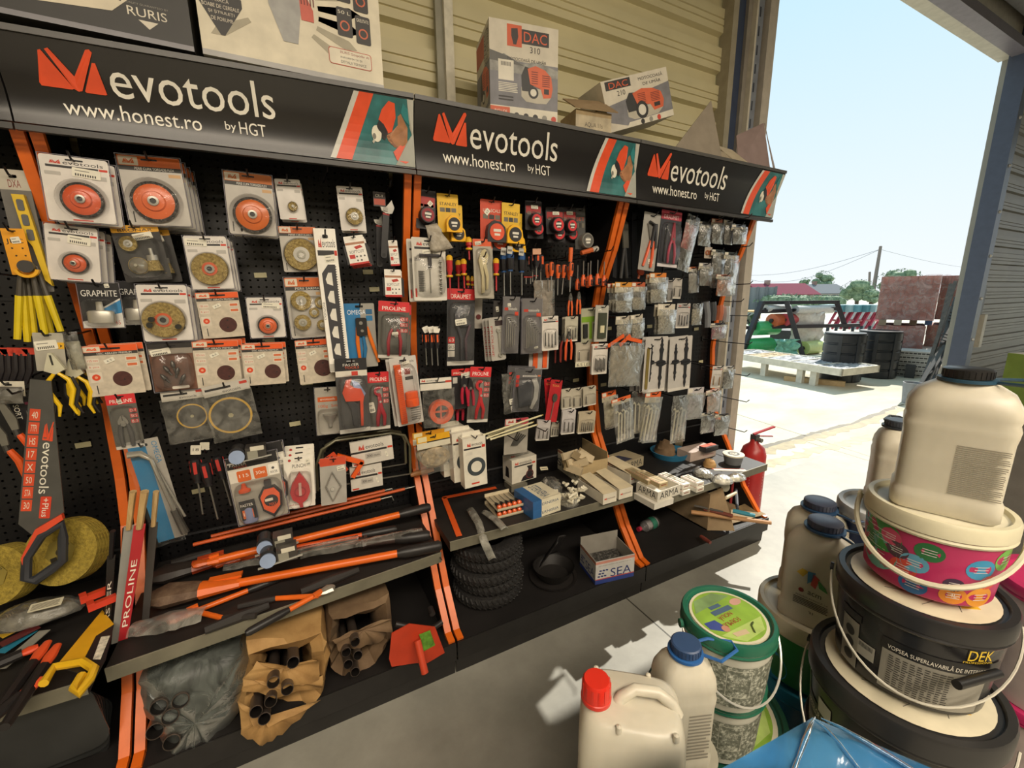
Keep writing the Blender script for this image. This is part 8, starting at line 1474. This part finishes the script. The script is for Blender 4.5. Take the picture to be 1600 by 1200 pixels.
zj=1.108-.006
sqjug('biggest cream jug with black cap standing on the magenta bucket',(.600,-1.592,zj),.148,.105,.262,'1f1e1f/r.35',fa+.10,True,1,neck=.027,hc='2b4a5e')
# left group
cF=Vector((.285,-1.402,.852))
def form(b,h,rs):
    arcpoly(b,-math.pi,math.pi,h*.12,h*.80,.0005,'SPECK',60); f=adir(0,0,cF)
    for a in (-.75,.1): 
        for (x0,x1,z0,z1) in ((a,a+.55,h*.30,h*.31),(a,a+.55,h*.74,h*.75),(a,a+.012,h*.30,h*.75),(a+.54,a+.552,h*.30,h*.75)): arcpoly(b,f+x0,f+x1,z0,z1,.001,'b9b8a8',4)
        ctext(b,'FORMULA NOUĂ',f+a+.1,f+a+.45,h*.55,h*.62,.001,'b9b8a8')
def flid(b,r):
    b.disc(0,0,r,0,.0005,'cfc9ae/r.4',n=40); b.disc(0,0,r*.93,.0005,.0009,'84a838/n.3/s14',n=40); b.prism([(-r*.8,-r*.4),(r*.75,-r*.45),(r*.4,-r*.8),(-r*.4,-r*.83)],.0009,.0012,'a9c068/n.3/s14'); b.prism([(-r*.75,r*.45),(r*.7,r*.5),(r*.35,r*.82),(-r*.4,r*.82)],.0009,.0012,'77935c/n.4/s14')
    b.text('FORMULĂ',-r*.55,r*.15,-r*.35,-r*.15,.0016,'9c2a2c',rot=180); b.text('NOUĂ',-r*.35,r*.15,-r*.10,r*.08,.0016,'9c2a2c',rot=180); b.prism([(-r*.35,r*.14),(r*.35,r*.10),(r*.35,r*.26),(-r*.35,r*.30)],.0012,.0015,'4a5f78'); b.prism([(-r*.25,r*.34),(r*.15,r*.32),(r*.15,r*.44),(-r*.25,r*.46)],.0012,.0015,'4a5f78')
    b.prism([(-r*.85,r*.1),(-r*.5,r*.05),(-r*.45,-r*.2),(-r*.6,-r*.35),(-r*.88,-r*.12)],.0012,.0015,'3b4a8c'); b.disc(-r*.5,-r*.3,r*.11,.0015,.0018,'b5846a',n=12); b.prism([(-r*.5,-r*.48),(-r*.05,-r*.55),(-r*.08,-r*.70),(-r*.48,-r*.62)],.0015,.0018,'c5b08f'); b.disc(r*.65,r*.25,r*.2,.0012,.0015,'c79a8a',n=12,ry=r*.12)
    b.tube([(r*.05,-r*.75,.002),(r*.2,-r*.55,.002),(r*.35,-r*.5,.002)],.0018,'4a5a2c',n=5)
tf=bucket('wall_paint_bucket','upper small clear bucket with bright green printed lid',cF,.090,.165,'b5b3a5/r.3','1f5f48/r.35','cfc9ae/r.4',form,(adir(0,0,cF)-math.pi+.55,.10),'c5c3ba/m.6/r.3',lidh=.022,rim_=.008,lidprint=flid)
tf.rotation_euler[2]=0
bucket('wall_paint_bucket','lower small clear bucket with green rim under the green-lidded one',Vector((.312,-1.382,.684)),.090,.165,'b5b3a5/r.3','1f5f48/r.35','cfc9ae/r.4',form,lidh=.022,rim_=.008)
bucket('wall_paint_bucket','wide dark green rimmed bucket at the base of the green-lidded stack',Vector((.37,-1.335,.515)),.160,.24,'2b6a50/r.3','1a4a38/r.35','cfc9ae/r.4',None,None,'c5c3ba/m.6/r.3',lidh=.03,rim_=.012,lidprint=flid)
bucket('wall_paint_bucket','green bucket standing under the wide dark green one',Vector((.37,-1.335,.274)),.150,.174,'2b6a50/r.3','1a4a38/r.35','cfc9ae/r.4')
pallet((.22,-1.36),.40,.24,.10,'wooden pallet under the green-lidded buckets and the white cans')
t=thing('crate','grey plastic crate under the teal lidded bucket','crate',(.77,-1.34,0)); MB().box(-.12,.12,-.10,.10,0,.239,'55585a/r.5').build('crate_body',t)
# jerrycan with red cap
pj=D(990,1120,.66); JC=Vector((-.045,-1.470,.585)); t=thing('jerrycan','cream jerrycan with red screw cap and moulded handle in the foreground','jerrycan',JC,(0,0,adir(0,0,JC)+.10))
def ring(sx,sy,z,k=6,n=36,ox=0,oy=0): return [(ox+sx*math.copysign(abs(math.cos(a))**(2/k),math.cos(a)),oy+sy*math.copysign(abs(math.sin(a))**(2/k),math.sin(a)),z) for a in [2*math.pi*i/n for i in range(n)]]
b=MB(); vs=[];fs=[];H=.30; W2,D2=.079,.062; n=36
for sx,sy,z,k in ((.95,.95,0,6),(1,1,.006,6),(1,1,.19,7),(.985,.985,.20,7),(.985,.985,.206,7),(1,1,.216,6),(1,1,.25,5.5),(.97,.95,.275,5),(.9,.86,.290,4.5),(.8,.72,.296,4)): vs+=ring(W2*sx,D2*sy,z,k)
for i in range(9):
    for j in range(n): fs.append((i*n+j,i*n+(j+1)%n,(i+1)*n+(j+1)%n,(i+1)*n+j))
fs+=[tuple(range(n-1,-1,-1)),tuple(range(9*n,10*n))]; b.add(vs,fs,'MILK')
for x,y in ((-.055,.045),(.03,.048),(-.02,-.052),(.06,-.048)): b.lathe([(.005,.288),(.004,.298),(0,.300)],'MILK',(x,y,0),n=10)
b.text('LOT 03:04/0014',-.04,.0,.196,.199,.0,'6b6558') if False else None
b.build('can_body',t,smooth=50)
b=MB(); b.tube([(-.022,-.008,.285),(-.014,-.004,.300),(.006,.004,.310),(.040,.006,.309),(.060,.002,.298),(.068,.0,.28)],[.011,.0095,.009,.009,.0095,.011],'MILK',n=12); b.build('grip_handle',t,smooth=60)
b=MB(); c0=(-.054,-.014,0); b.lathe([(.019,.290),(.019,.303)],'MILK',c0,n=24); b.lathe([(.0235,.300),(.0235,.306),(.0225,.307),(.0215,.332),(.019,.336),(0,.336)],'c22a1c/r.3',c0,n=28)
for k in range(14): a=2*math.pi*k/14; b.bar((c0[0]+.0218*math.cos(a),c0[1]+.0218*math.sin(a),.310),(c0[0]+.0212*math.cos(a),c0[1]+.0212*math.sin(a),.332),.003,.002,'c22a1c/r.3',up=(math.cos(a),math.sin(a),0))
b.build('red_cap',t,smooth=35)
bucket('paint_bucket','cream ribbed bucket lid half seen under the red-capped jerrycan',Vector((JC.x-.002,JC.y+.004,JC.z+.006)),.112,.24,'c9bfa8/r.4','c5b79f/r.4','cdc4b2/r.4',lidh=.04)
bucket('paint_bucket','cream bucket standing under the ribbed lid bucket',Vector((JC.x,JC.y,.35)),.112,.25,'c9bfa8/r.4','c5b79f/r.4','cdc4b2/r.4',lidh=.04)
J4=Vector((.136,-1.422,.60)); sqjug('cream jug with blue cap and blue carry ring right behind the jerrycan',J4,.105,.082,.262,'2f4568/r.35',adir(0,0,J4)+.55,True,3,neck=.022,hc='2f62a0')
t=thing('drum','plain cream drum supporting the blue-capped jug','drum',(J4.x+.03,J4.y,.10)); b=MB(); b.lathe([(.058,0),(.058,.499)],'b5b09f/r.4',n=30); b.build('shell',t)
# green white bucket with two jugs
cG=Vector((.766,-1.341,.642))
def green(b,h,rs):
    f=adir(0,0,cG); arcpoly(b,-math.pi,math.pi,.006,h*.88,.0004,'3a8a4c/r.35',60)
    for (a,z,r,c_) in ((.55,.75,.022,'9c4a6c'),(.40,.55,.026,'4a9ab5'),(.62,.38,.022,'b54a4c'),(.45,.18,.026,'b5704a'),(-.75,.25,.05,'3f9ac0'),(.95,.2,.03,'4a9080'),(-.85,.85,.015,'e0ddd0')): blob(b,f+a,h*z,r,rs,c_,.0008,1.1)
bucket('paint_bucket','white-lidded green bucket with colour dots carrying two jugs',cG,.134,.20,'3a8a4c/r.35','c9c1a8/r.35','cfc9b5/r.35',green,lidh=.04)
bucket('paint_bucket','teal lidded bucket below the green one with colour dots',Vector((.77,-1.34,.440)),.142,.20,'2a6a8c/r.35','2f7f9c/r.35','2f7f9c/r.35',lidh=.03)
sqjug('grey-capped jug with coloured horse print on the green bucket, front one',(.712,-1.362,.634),.150,.082,.290,'43485a/r.35',adir(0,0,cG)-.18,True,2,neck=.031,hc='2c4a6c')
sqjug('grey-capped jug directly behind the one with horse print',(.815,-1.296,.634),.148,.082,.290,'43485a/r.35',adir(0,0,cG)+.05,True,0,neck=.031,hc='2c4a6c')
cH=Vector((.93,-1.40,.93)); bucket('paint_bucket','white-lidded blue bucket behind the magenta bucket',cH,.105,.17,'2b3f6e/r.4','c5c8c9/r.35','cdd0cf/r.35',lidh=.03)
for k in range(4): bucket('paint_bucket',('lowest','second','third','upper')[k]+' blue bucket stacked beneath the white-lidded blue one',Vector((.93,-1.40,.19*(k+1)-.002)),.104,.188,'2b3f6e/r.4','c5c8c9/r.35','cdd0cf/r.35')
sqjug('cream jug with grey cap left behind the biggest jug',(.93,-1.395,.924),.118,.085,.245,'3b4048/r.35',.5,True,0,neck=.023,hc='2b3036')
# pink lids and boxes at the right edge
for k,(px,py,tt,r,h,c_,l) in enumerate(((1640,890,1.05,.13,.2,'b0285a','pink-lidded bucket cropped at the right edge, upper'),(1635,1085,1.05,.13,.2,'b0285a','pink-lidded bucket cropped at the right edge, lower'))):
    p=D(px,py,tt); lo=D(1635,1085,1.05); h=h if k else p.z-lo.z+.002; bucket('paint_bucket',l,Vector((lo.x,lo.y,p.z)),r,h,'b9a9a4/r.4',c_+'/r.35',c_+'/r.35',lidh=.025,rim_=.02)
p=D(1635,1085,1.05); b=MB(); b.box(-.15,.15,-.15,.15,0,max(.05,p.z-.202),'4a4440/r.6'); t=thing('crate','dark crate under the pink-lidded buckets','crate',(p.x,p.y,0)); b.build('crate_body',t)
p=D(1640,720,1.5); t=thing('insulation_box','stack box with green, red and blue printed sides at the right edge','cardboard box',(p.x-.07,p.y-.12,0),(0,0,-.35)); b=MB(); b.box(0,.3,0,.3,0,p.z+.36,'8d8a84/r.5'); b.box(-.002,0,-.001,.3,p.z+.17,p.z+.36,'7d9a4a'); b.box(-.002,.3,-.002,0,p.z+.17,p.z+.36,'7d9a4a'); b.box(-.003,.3,-.003,0,p.z+.04,p.z+.11,'b5522c'); b.box(-.003,.3,-.003,0,p.z-.20,p.z+.02,'2f5f9c'); b.T=Matrix(((0,0,-1,0),(-1,0,0,.29),(0,1,0,p.z+.25),(0,0,0,1))); b.text('DEK',.17,.28,.0,.06,.003,'d8d8c8'); b.text('PE',.22,.28,-.05,-.025,.003,'d8d8c8'); b.text('VE',.20,.28,-.19,-.15,.004,'e0b52f'); b.T=None; b.build('carton',t,smooth=0)
# blue wrapped pack
p=D(1270,1122,.50); t=thing('wrapped_pack','glossy blue film-wrapped pack with pointed corner at the bottom of the picture','package',(p.x,p.y,0)); az=math.atan2(CAM.y-p.y,CAM.x-p.x)
b=MB(); rd=random.Random(5); zt=p.z; L=.21; a1,a2=az+.72,az-.80; e1=(F(1135,1200,zt-.01)-p); e2=(F(1440,1200,zt-.01)-p); e1.z=e2.z=0; e1.normalize(); e2.normalize()
def tp(i,j):
    q=e1*(L*i)+e2*(L*j); return Vector((q.x,q.y,zt-.012*(i+j)+.006*math.sin(9*i+4*j)+rd.uniform(-.0015,.0015) if i*j>0 else zt-.012*(i+j)))
b.sheet(tp,12,12,'4a8fb8/r.12/n.3/s9/b.5')
for e,f in ((e1,e2),(e2,e1)):
    b.sheet(lambda i,j:Vector(((e*(L*i)).x,(e*(L*i)).y,(zt-.012*i)*(1-j)+.0*j)),8,10,'3f7fa8/r.15/n.3/s9/b.5'); b.sheet(lambda i,j:Vector(((e*(L*i)+f*L).x,(e*(L*i)+f*L).y,(zt-.012*(1+i))*(1-j))),6,4,'3f7fa8/r.15/n.3/s9/b.5')
b.build('core',t,smooth=40)
b=MB(); b.sheet(lambda i,j:tp(i,j)+Vector((0,0,.004+rd.uniform(0,.003) if .1<i<.9 and .1<j<.9 else .001)),12,12,'BLUEFILM')
for (i0,j0,i1,j1) in ((.02,.02,.9,.35),(.05,.02,.55,.8),(.03,.05,.2,.95),(.4,.15,.95,.7),(.15,.5,.5,.98)): b.tube([tp(i0+(i1-i0)*k/8,j0+(j1-j0)*k/8)+Vector((0,0,.006)) for k in range(9)],[.0005,.002,.0028,.002,.0026,.002,.0024,.0015,.0005],'BLUEFILM',n=6)
b.build('film',t,smooth=60)
b=MB(); b.disc(0,0,.02,0,.001,'d8d2c0'); o=b.build('label',t); o.location=(e1*.115+e2*.10)+Vector((0,0,zt+.006))
# ------------------------------------------------------------------ the yard outside
def dep(p): return (p-CAM).dot(FWD)
def vbox(name,label,cat,px0,px1,pt,pb,t,dp,m,group=None,part='body',turn=0):
    """upright box whose near face spans these pixels at viewing depth t"""
    rl=lambda x:ray((px0+px1)/2,pb).length/ray(x,pb).length
    A=D(px0,pb,t*rl(px0)); B=D(px1,pb,t*rl(px1)); T=D((px0+px1)/2,pt,t); z0=max(0,min(A.z,B.z)); z1=T.z; w=(B-A).xy.length; rz=math.atan2(B.y-A.y,B.x-A.x)
    o=thing(name,label,cat,(A.x,A.y,z0),(0,0,rz+turn),group); MB().box(0,w,0,dp,0,z1-z0,m).build(part,o,smooth=0); return o,w,z1-z0
# tray of decorative stones
zt=.34; fl,fr,br=F(1128,549,zt),F(1316,577,zt),F(1339,566,zt); u=fr-fl; L=u.xy.length; rz=math.atan2(u.y,u.x); v=br-fr; dpt=abs(-math.sin(rz)*v.x+math.cos(rz)*v.y)
dpt=max(dpt,.45)
t=thing('stone_display','long white wooden tray with five compartments of pebbles in the yard','display stand',(fl.x,fl.y,0),(0,0,rz)); OW='d0cabb/r.7/n.15/s9'
b=MB()
for (x0,x1,y0,y1) in ((0,L,0,.035),(0,L,dpt-.035,dpt),(0,.035,0,dpt),(L-.035,L,0,dpt)): b.box(x0,x1,y0,y1,zt-.10,zt,OW)
b.box(0,L,0,dpt,zt-.11,zt-.10,OW); b.build('tray',t,smooth=0)
for k in range(1,5): MB().box(L*k/5-.02,L*k/5+.02,.035,dpt-.035,zt-.1,zt-.005,OW).build('divider',t,smooth=0)
for k in range(5):
    rd=random.Random(k); x0,x1=L*k/5+.03,L*(k+1)/5-.03; b=MB(); b.sheet(lambda i,j:(x0+(x1-x0)*i,.04+(dpt-.08)*j,zt-.03+rd.uniform(0,.03)),22,8,'YSTONES' if k==1 else 'STONES'); o=b.build('pebbles',t,smooth=20); o['kind']='stuff'
for x in (L*.06,L*.70,L*.80,L*.4): MB().box(x-.05,x+.05,.05,.12,0,zt-.11,OW).build('leg',t,smooth=0)
t=thing('plank','pale wooden plank lying on the ground under the stone tray','plank',F(1225,594,0)+Vector((0,0,.0))); q=F(1320,604,0)-t.location; MB().bar((0,0,.04),(q.x,q.y,.04),.10,.08,'b59a72/r.7').build('board',t,smooth=0)
# ribbed black tanks
def tank(px0,px1,pt,pb,label):
    c=F((px0+px1)/2,pb-3,0); d=dep(c); r=(px1-px0)/2/FPX*d/1.12; c+=Vector((.9,.35,0)).normalized()*r*.9; h=D((px0+px1)/2,pt,dep(c)).z; t=thing('water_tank',label,'water tank',c,group=None)
    prof=[(r*.96,0)]; n=5
    for k in range(n): z=h*(k/n); e=h/n; prof+=[(r,z+e*.06),(r,z+e*.80),(r*.955,z+e*.86),(r*.955,z+e*.94)]
    prof+=[(r,h*.985),(r*.98,h),(r*.85,h),(r*.8,h*.99),(0,h*.99)]
    MB().lathe(prof,'25272b/r.35',n=36).build('shell',t,smooth=30)
    b=MB(); [b.bar((r*math.cos(a),r*math.sin(a),0.02),(r*math.cos(a),r*math.sin(a),h*.96),.05,.02,'2b2d31',up=(math.cos(a),math.sin(a),0)) for a in (3.4,4.3,5.3)]; b.build('vertical_rib',t)
tank(1278,1338,518,600,'front left ribbed black water tank in the yard'); tank(1334,1394,515,594,'right ribbed black water tank beside the brick pallets')
vbox('black_drum','dark bin behind the leaning rack of film rolls','bin',1200,1252,516,552,11.6,.7,'2d2f33/r.5')
# rack with film rolls
tr=dep(F(1205,556,0)); t=thing('roll_rack','black leaning steel rack holding rolls of plastic film','rack',F(1205,556,0)); O=Vector(t.location); Q=lambda x,y,d=0:D(x,y,tr+d)-O
for a,c_,d0,d1 in (((1191,472),(1159,551),0,0),((1229,472),(1255,558),0,0),((1307,472),(1322,514),.3,.3)): b=MB(); b.bar(tuple(Q(*a,d0)),tuple(Q(*c_,d1)),.10,.10,'2b2a30/r.5'); b.build('leg',t,smooth=0)
for a,c_ in (((1190,473),(1310,472)),((1157,512),(1342,508)),((1180,487),(1312,482))): b=MB(); b.bar(tuple(Q(*a,.05)),tuple(Q(*c_,.3)),.08,.08,'2b2a30/r.5'); b.build('crossbar',t,smooth=0)
for (x0,x1,y,r,c_,l) in ((1196,1232,483,.10,'c2c3c2','left clear film roll on the top bar of the rack'),(1243,1300,484,.10,'c8c9c8','right clear film roll on the top bar of the rack'),(1206,1232,501,.16,'c0603a','orange film roll in the rack'),(1226,1238,500,.15,'b5353f','red film roll end in the rack'),(1178,1212,513,.17,'3fae6a','upper green film roll in the rack'),(1164,1202,539,.20,'3aa863','lower green film roll on the ground'),(1254,1278,549,.16,'b5c47a','lime film roll right of the rack foot')):
    p,q=D(x0,y,tr+.1),D(x1,y-1,tr+.35)
    if 'ground' in l or 'foot' in l: p.z=q.z=r
    o=thing('film_roll',l,'film roll',p); b=MB(); v=q-p; b.lathe([(r,0),(r,v.length)],c_+'/r.3/n.08',ax=tuple(v),n=22); b.build('roll',o,smooth=40); b=MB(); b.lathe([(r*.3,-.04),(r*.3,0)],'2b2b2b',ax=tuple(v),n=12); b.build('core',o)
def hang(x0,x1,y0,y1,m,label,seed,d=.2):
    P=D(x0,y0,tr+d); w=(D(x1,y0,tr+d)-P); dn=D(x0,y1,tr+d)-P; rd=random.Random(seed); o=thing('hanging_film',label,'plastic film',P); b=MB(); b.sheet(lambda i,j:w*i+Vector((0,0,dn.z*j))+Vector((rd.uniform(-.03,.03),rd.uniform(-.06,.06),0)),10,8,m); b.build('film',o,smooth=60,solid=.004)
hang(1240,1290,487,545,'d8d9d4/r.3/n.12','clear film sheet hanging from the rack like a curtain',1); hang(1212,1248,530,560,'6fae9c/r.3/n.3/s9','turquoise crumpled film lying at the rack foot',2,-.3)
# red hand trucks
for k in range(6):
    x=1292+k*13; t=thing('hand_truck',words[k]+' red wheelbarrow frame in the row behind the tanks','wheelbarrow',F(x,520,0)); O=Vector(t.location); dd=dep(O); q=lambda a,c_,d=0:tuple(D(a,c_,dd+d)-O)
    b=MB(); b.tube([q(x,512),q(x+14,488),q(x+24,478)],.045,'a83245/r.4',n=6); b.tube([q(x+8,514,.4),q(x+22,490,.4),q(x+30,480,.4)],.045,'a83245/r.4',n=6); b.tube([q(x+7,500),q(x+15,501,.4)],.04,'a83245/r.4',n=6); b.build('frame',t); b=MB(); b.lathe([(.16,0),(.16,.08)],'2b2b2d',q(x-1,516),ax=(.4,-1,0),n=14); b.build('wheel',t); b=MB(); b.bar(q(x-2,482),q(x+13,481,.3),.5,.25,('5f8f9a','4a7a84','8fa9ad')[k%3]+'/r.4'); b.build('tray',t)
vbox('block_stack','grey speckled pallet behind the red hand trucks','pallet of blocks',1312,1366,487,514,17.2,1.2,'a9a6a6/r.7/n.3/s6')
# pallets of bricks
def bricks(px0,px1,pt,pb,t,label,dp=1.1,split=.64,m='BRICK'):
    o,w,h=vbox('brick_pallet',label,'brick pallet',px0,px1,pt,pb,t,dp,m,part='bricks'); b=MB(); ny=max(3,int(h/.14))
    for k in range(1,ny): b.box(0,w,-.004,-.002,h*k/ny-.006,h*k/ny+.006,'8f5f54')
    for k in range(ny):
        for j in range(8): x=w*(j+.5*(k%2))/8; b.box(x-.006,x+.006,-.005,-.003,h*k/ny,h*(k+1)/ny,'8f5f54')
    b.build('brick_joints',o,smooth=0); rd=random.Random(px0)
    b=MB(); b.sheet(lambda i,j:(w*(-.01+1.02*i),-.03+rd.uniform(-.012,.012),h*(1.01*j)+(.02*math.sin(9*i) if j==1 else 0)),16,8,'PINKFILM'); b.build('stretch_film',o,smooth=60); return o,w,h
ts=8.0
bricks(1368,1459,432,499,ts,'upper wrapped brick pallet, left half'); bricks(1460,1500,431,499,ts+.05,'upper wrapped brick pallet, right half')
bricks(1363,1440,509,548,ts,'lower wrapped brick pallet, left half'); bricks(1441,1484,508,552,ts+.05,'lower wrapped brick pallet, right half')
for k in range(5): vbox('pallet_block',words[k]+' wooden block of the pallet between the brick stacks','pallet block',1372+k*24,1384+k*24,500,508,ts+.05,.9,('8a7a66','c9bda5','a59680','4f6ea0','b5702f')[k]+'/r.7')
o,w,h=vbox('block_stack','pale hollow blocks with dark holes under the brick pallets','pallet of blocks',1385,1462,548,592,7.55,1.3,'c2c0bd/r.8',part='blocks'); b=MB()
for k in range(6):
    for j in range(11): x=w*(j+.5+.4*(k%2))/11.6; z=h*(k+.5)/6; b.box(x-.025,x+.02,-.004,-.001,z-.012,z+.012,'3f3d3c')
    b.box(0,w,-.003,-.001,h*k/6-.004,h*k/6+.004,'8a8885')
b.build('hollow_openings',o,smooth=0)
vbox('plastic_tub','small dark bin in front of the hollow blocks','bin',1412,1428,571,592,7.45,.3,'33363a/r.5')
# planks and bricks at the far left of the yard
vbox('plank_stack','low stack of yellow planks beyond the rack','planks',1142,1188,486,497,24.4,2,'b58f52/r.7/n.2/s5'); vbox('brick_stack','small reddish brick stack seen past the shelf end','bricks',1136,1156,514,541,12.05,.6,'b08070/r.7/n.3/s7')
t=thing('trolley','thin black wheeled trolley beside the green rolls','trolley',D(1172,520,10.8)); O=Vector(t.location); q=lambda a,c_:tuple(D(a,c_,10.8)-O); b=MB(); b.tube([q(1158,510),q(1168,500),q(1172,512),q(1166,530),q(1158,528)],.03,'33343a',n=6,closed=True); b.build('frame',t); b=MB(); b.bar(q(1168,500),q(1178,495),.3,.25,'3a4a3a'); b.build('meter_box',t)
# fence, houses, trees, pole
o,w,h=vbox('fence','grey concrete panel fence with posts at the far side of the yard','fence',1140,1209,449,484,35.6,.12,'85888a/r.8',part='panel')
for k in range(6): MB().box(w*k/5-.08,w*k/5+.08,-.15,.0,0,h*1.03,'6a6d70').build('fence_post',o,smooth=0)
def house(px0,px1,ridge,eave,pb,t,roof,wall,label,hip=0):
    A,B=D(px0,eave,t),D(px1,eave,t); w=(B-A).xy.length; rz=math.atan2(B.y-A.y,B.x-A.x); zr=D(px0,ridge,t).z; o=thing('house',label,'house',(A.x,A.y,0),(0,0,rz)); dpt=7
    MB().box(.3,w-.3,.3,dpt,0,A.z,wall).build('walls',o,smooth=0)
    b=MB(); b.add([(0,0,A.z),(w,0,A.z),(w-hip,dpt/2,zr),(hip,dpt/2,zr),(0,dpt,A.z),(w,dpt,A.z)],[(0,1,2,3),(4,3,2,5),(0,3,4),(1,5,2)],roof); b.build('roof',o,smooth=0,solid=.1); MB().box(w*.3,w*.36,dpt*.45,dpt*.55,zr-.5,zr+.5,'8a6a60').build('chimney',o,smooth=0)
    for k in range(3): MB().box(w*(.2+.27*k),w*(.2+.27*k)+.9,.25,.3,A.z*.35,A.z*.8,'4a5560/r.2').build('window',o,smooth=0)
house(1188,1283,443,461,475,60,'7a3244/r1','b5a89a/r.8','far house with burgundy tiled roof',.2); house(1276,1333,444,459,475,66,'6d6f73/r1','b5b0a8/r.8','far house with grey roof right of the burgundy one',.2)
def tree(px,pt,pb,wpx,t,label,dark=False):
    c=D(px,pb,t); c.z=0; top=D(px,pt,t).z; r=wpx/FPX*t/2; o=thing('tree',label,'tree',c); rd=random.Random(px)
    MB().tube([(0,0,0),(0,0,top*.6)],[.16,.10],'5a4a3a/r.8',n=7).build('trunk',o)
    b=MB(); h0=top*.35
    for k in range(20):
        a=rd.uniform(0,6.28); q=rd.uniform(0,.75)*r; z=rd.uniform(h0,top*.88); s=r*rd.uniform(.25,.42); n=8; vs=[]; cx,cy=q*math.cos(a),q*math.sin(a)
        prof=[(0,-s)]+[(s*math.cos(e)*(1+rd.uniform(-.15,.15)),s*math.sin(e)) for e in (-.9,-.3,.3,.9)]+[(0,s)]; b.lathe(prof,'LEAF',(cx,cy,min(z,top-s)),n=n)
    for k in range(260):
        a=rd.uniform(0,6.28); e=rd.uniform(-1,1.5); q=Vector((r*1.02*math.cos(a)*math.cos(e),r*1.02*math.sin(a)*math.cos(e),h0+(top-h0)*.5*(1+math.sin(e)))); s=r*.09; d1=Vector((rd.uniform(-1,1),rd.uniform(-1,1),rd.uniform(-1,1)))*s; d2=Vector((rd.uniform(-1,1),rd.uniform(-1,1),rd.uniform(-1,1)))*s; b.add([q,q+d1,q+d2],[(0,1,2)],'LEAF')
    b.build('crown',o,smooth=0)
for a in ((1281,424,470,30,75,'round dark tree behind the grey roofed house'),(1253,434,470,16,80,'small dark conifer above the burgundy roof'),(1338,438,478,44,40,'broad green bush left of the telegraph pole'),(1360,452,478,26,36,'lower green bush under the telegraph pole'),(1398,422,478,56,45,'pale tree showing above the wrapped bricks'),(1165,446,470,40,70,'faint tree line behind the concrete fence'),(1230,461,480,90,34,'low yellow-green hedge in front of the burgundy house'),(1505,430,478,20,45,'sliver of tree between bricks and doorway'),(1290,462,480,50,36,'low green hedge before the grey house')): tree(*a)
t=thing('telegraph_pole','tall leaning wooden telegraph pole beyond the yard','pole',F(1361,476,0)+Vector((0,0,0))); d=dep(Vector(t.location)); a=D(1376,385,d)-Vector(t.location); MB().tube([(0,0,0),tuple(a)],[.2,.13],'7d7068/r.8',n=8).build('shaft',t)
top=Vector(t.location)+a
t=thing('telegraph_pole','short distant wooden pole left of the tall leaning one','pole',F(1357,472,0)); d2=dep(Vector(t.location)); b_=D(1359,425,d2)-Vector(t.location); MB().tube([(0,0,0),tuple(b_)],.14,'7d7068/r.8',n=8).build('shaft',t)
for k,(x,y,dd,sag,l) in enumerate(((1120,424,60,1.2,'overhead wire from the tall pole to the left, upper'),(1120,417,62,2.6,'overhead wire from the tall pole to the left, lower'),(1540,418,60,.3,'overhead wire from the tall pole to the right'))):
    q=D(x,y,dd); t=thing('overhead_wire',l,'wire',top); v=q-top; MB().tube([tuple(v*(i/12)-Vector((0,0,sag*math.sin(math.pi*i/12)+.3))) for i in range(13)],.02,'8f9498',n=4).build('cable',t)
for k in range(3): vbox('railing',('left','middle','right')[k]+' dark yard railing in front of the hedge','railing',1210+k*28,1234+k*28,461,474,26,.05,'3f4a4a') if False else None
dR=dep(F(1260,476,0))
t=thing('railing','thin dark railing in front of the hedge in the yard','railing',D(1208,476,dR)); O=Vector(t.location); 
for k in range(9): MB().bar(tuple(D(1208+k*16,476,dR)-O),tuple(D(1208+k*16,463,dR)-O),.06,.06,'3a4045').build('post',t,smooth=0)
for y in (462,468): MB().bar(tuple(D(1208,y,dR)-O),tuple(D(1336,y,dR)-O),.06,.06,'3a4045').build('rail',t,smooth=0)
# dark stakes leaning by the doorway
c=F(1424,632,0); t=thing('grey_pot','grey pot holding the dark stakes by the doorway','pot',c+Vector((.10,.05,0))); MB().lathe([(.09,0),(.11,.28),(.10,.28),(.085,.02),(0,.02)],'85888c/r.5',n=24,cap=False).build('pot',t)
for k in range(12):
    rd=random.Random(k); a=F(1420+k*3,628-k*1.5,0)+Vector((.12,.02,.03)); top_=D(1498+rd.uniform(-8,6)-3*(k%4),(430+rd.uniform(0,90)),dep(a)+.5); t=thing('garden_stake',('first','second','third','fourth','fifth','sixth','seventh','eighth','ninth','tenth','eleventh','twelfth')[k]+' dark weathered stake leaning in the bundle by the doorway','stake',a,group='dark stakes by the doorway')
    v=top_-a; MB().bar((0,0,0),tuple(v),.045,.012,('3b3835','54493f','2b2a2c')[k%3]+'/r.6/n.3',up=(1,0,0)).build('shaft',t,smooth=0)
    if k%4==1:
        b=MB(); q=v*.72
        for j in range(4): b.disc(q.x-.02-.03*j,q.z+.02*j,.035,q.y-.03,q.y-.02,'2b2a2c') if False else b.lathe([(.04,0),(.04,.012)],'2b2a2c/r.6',tuple(q+Vector((-.05,-.02,.045*j))),ax=(.2,-.3,1),n=10)
        b.build('head',t)
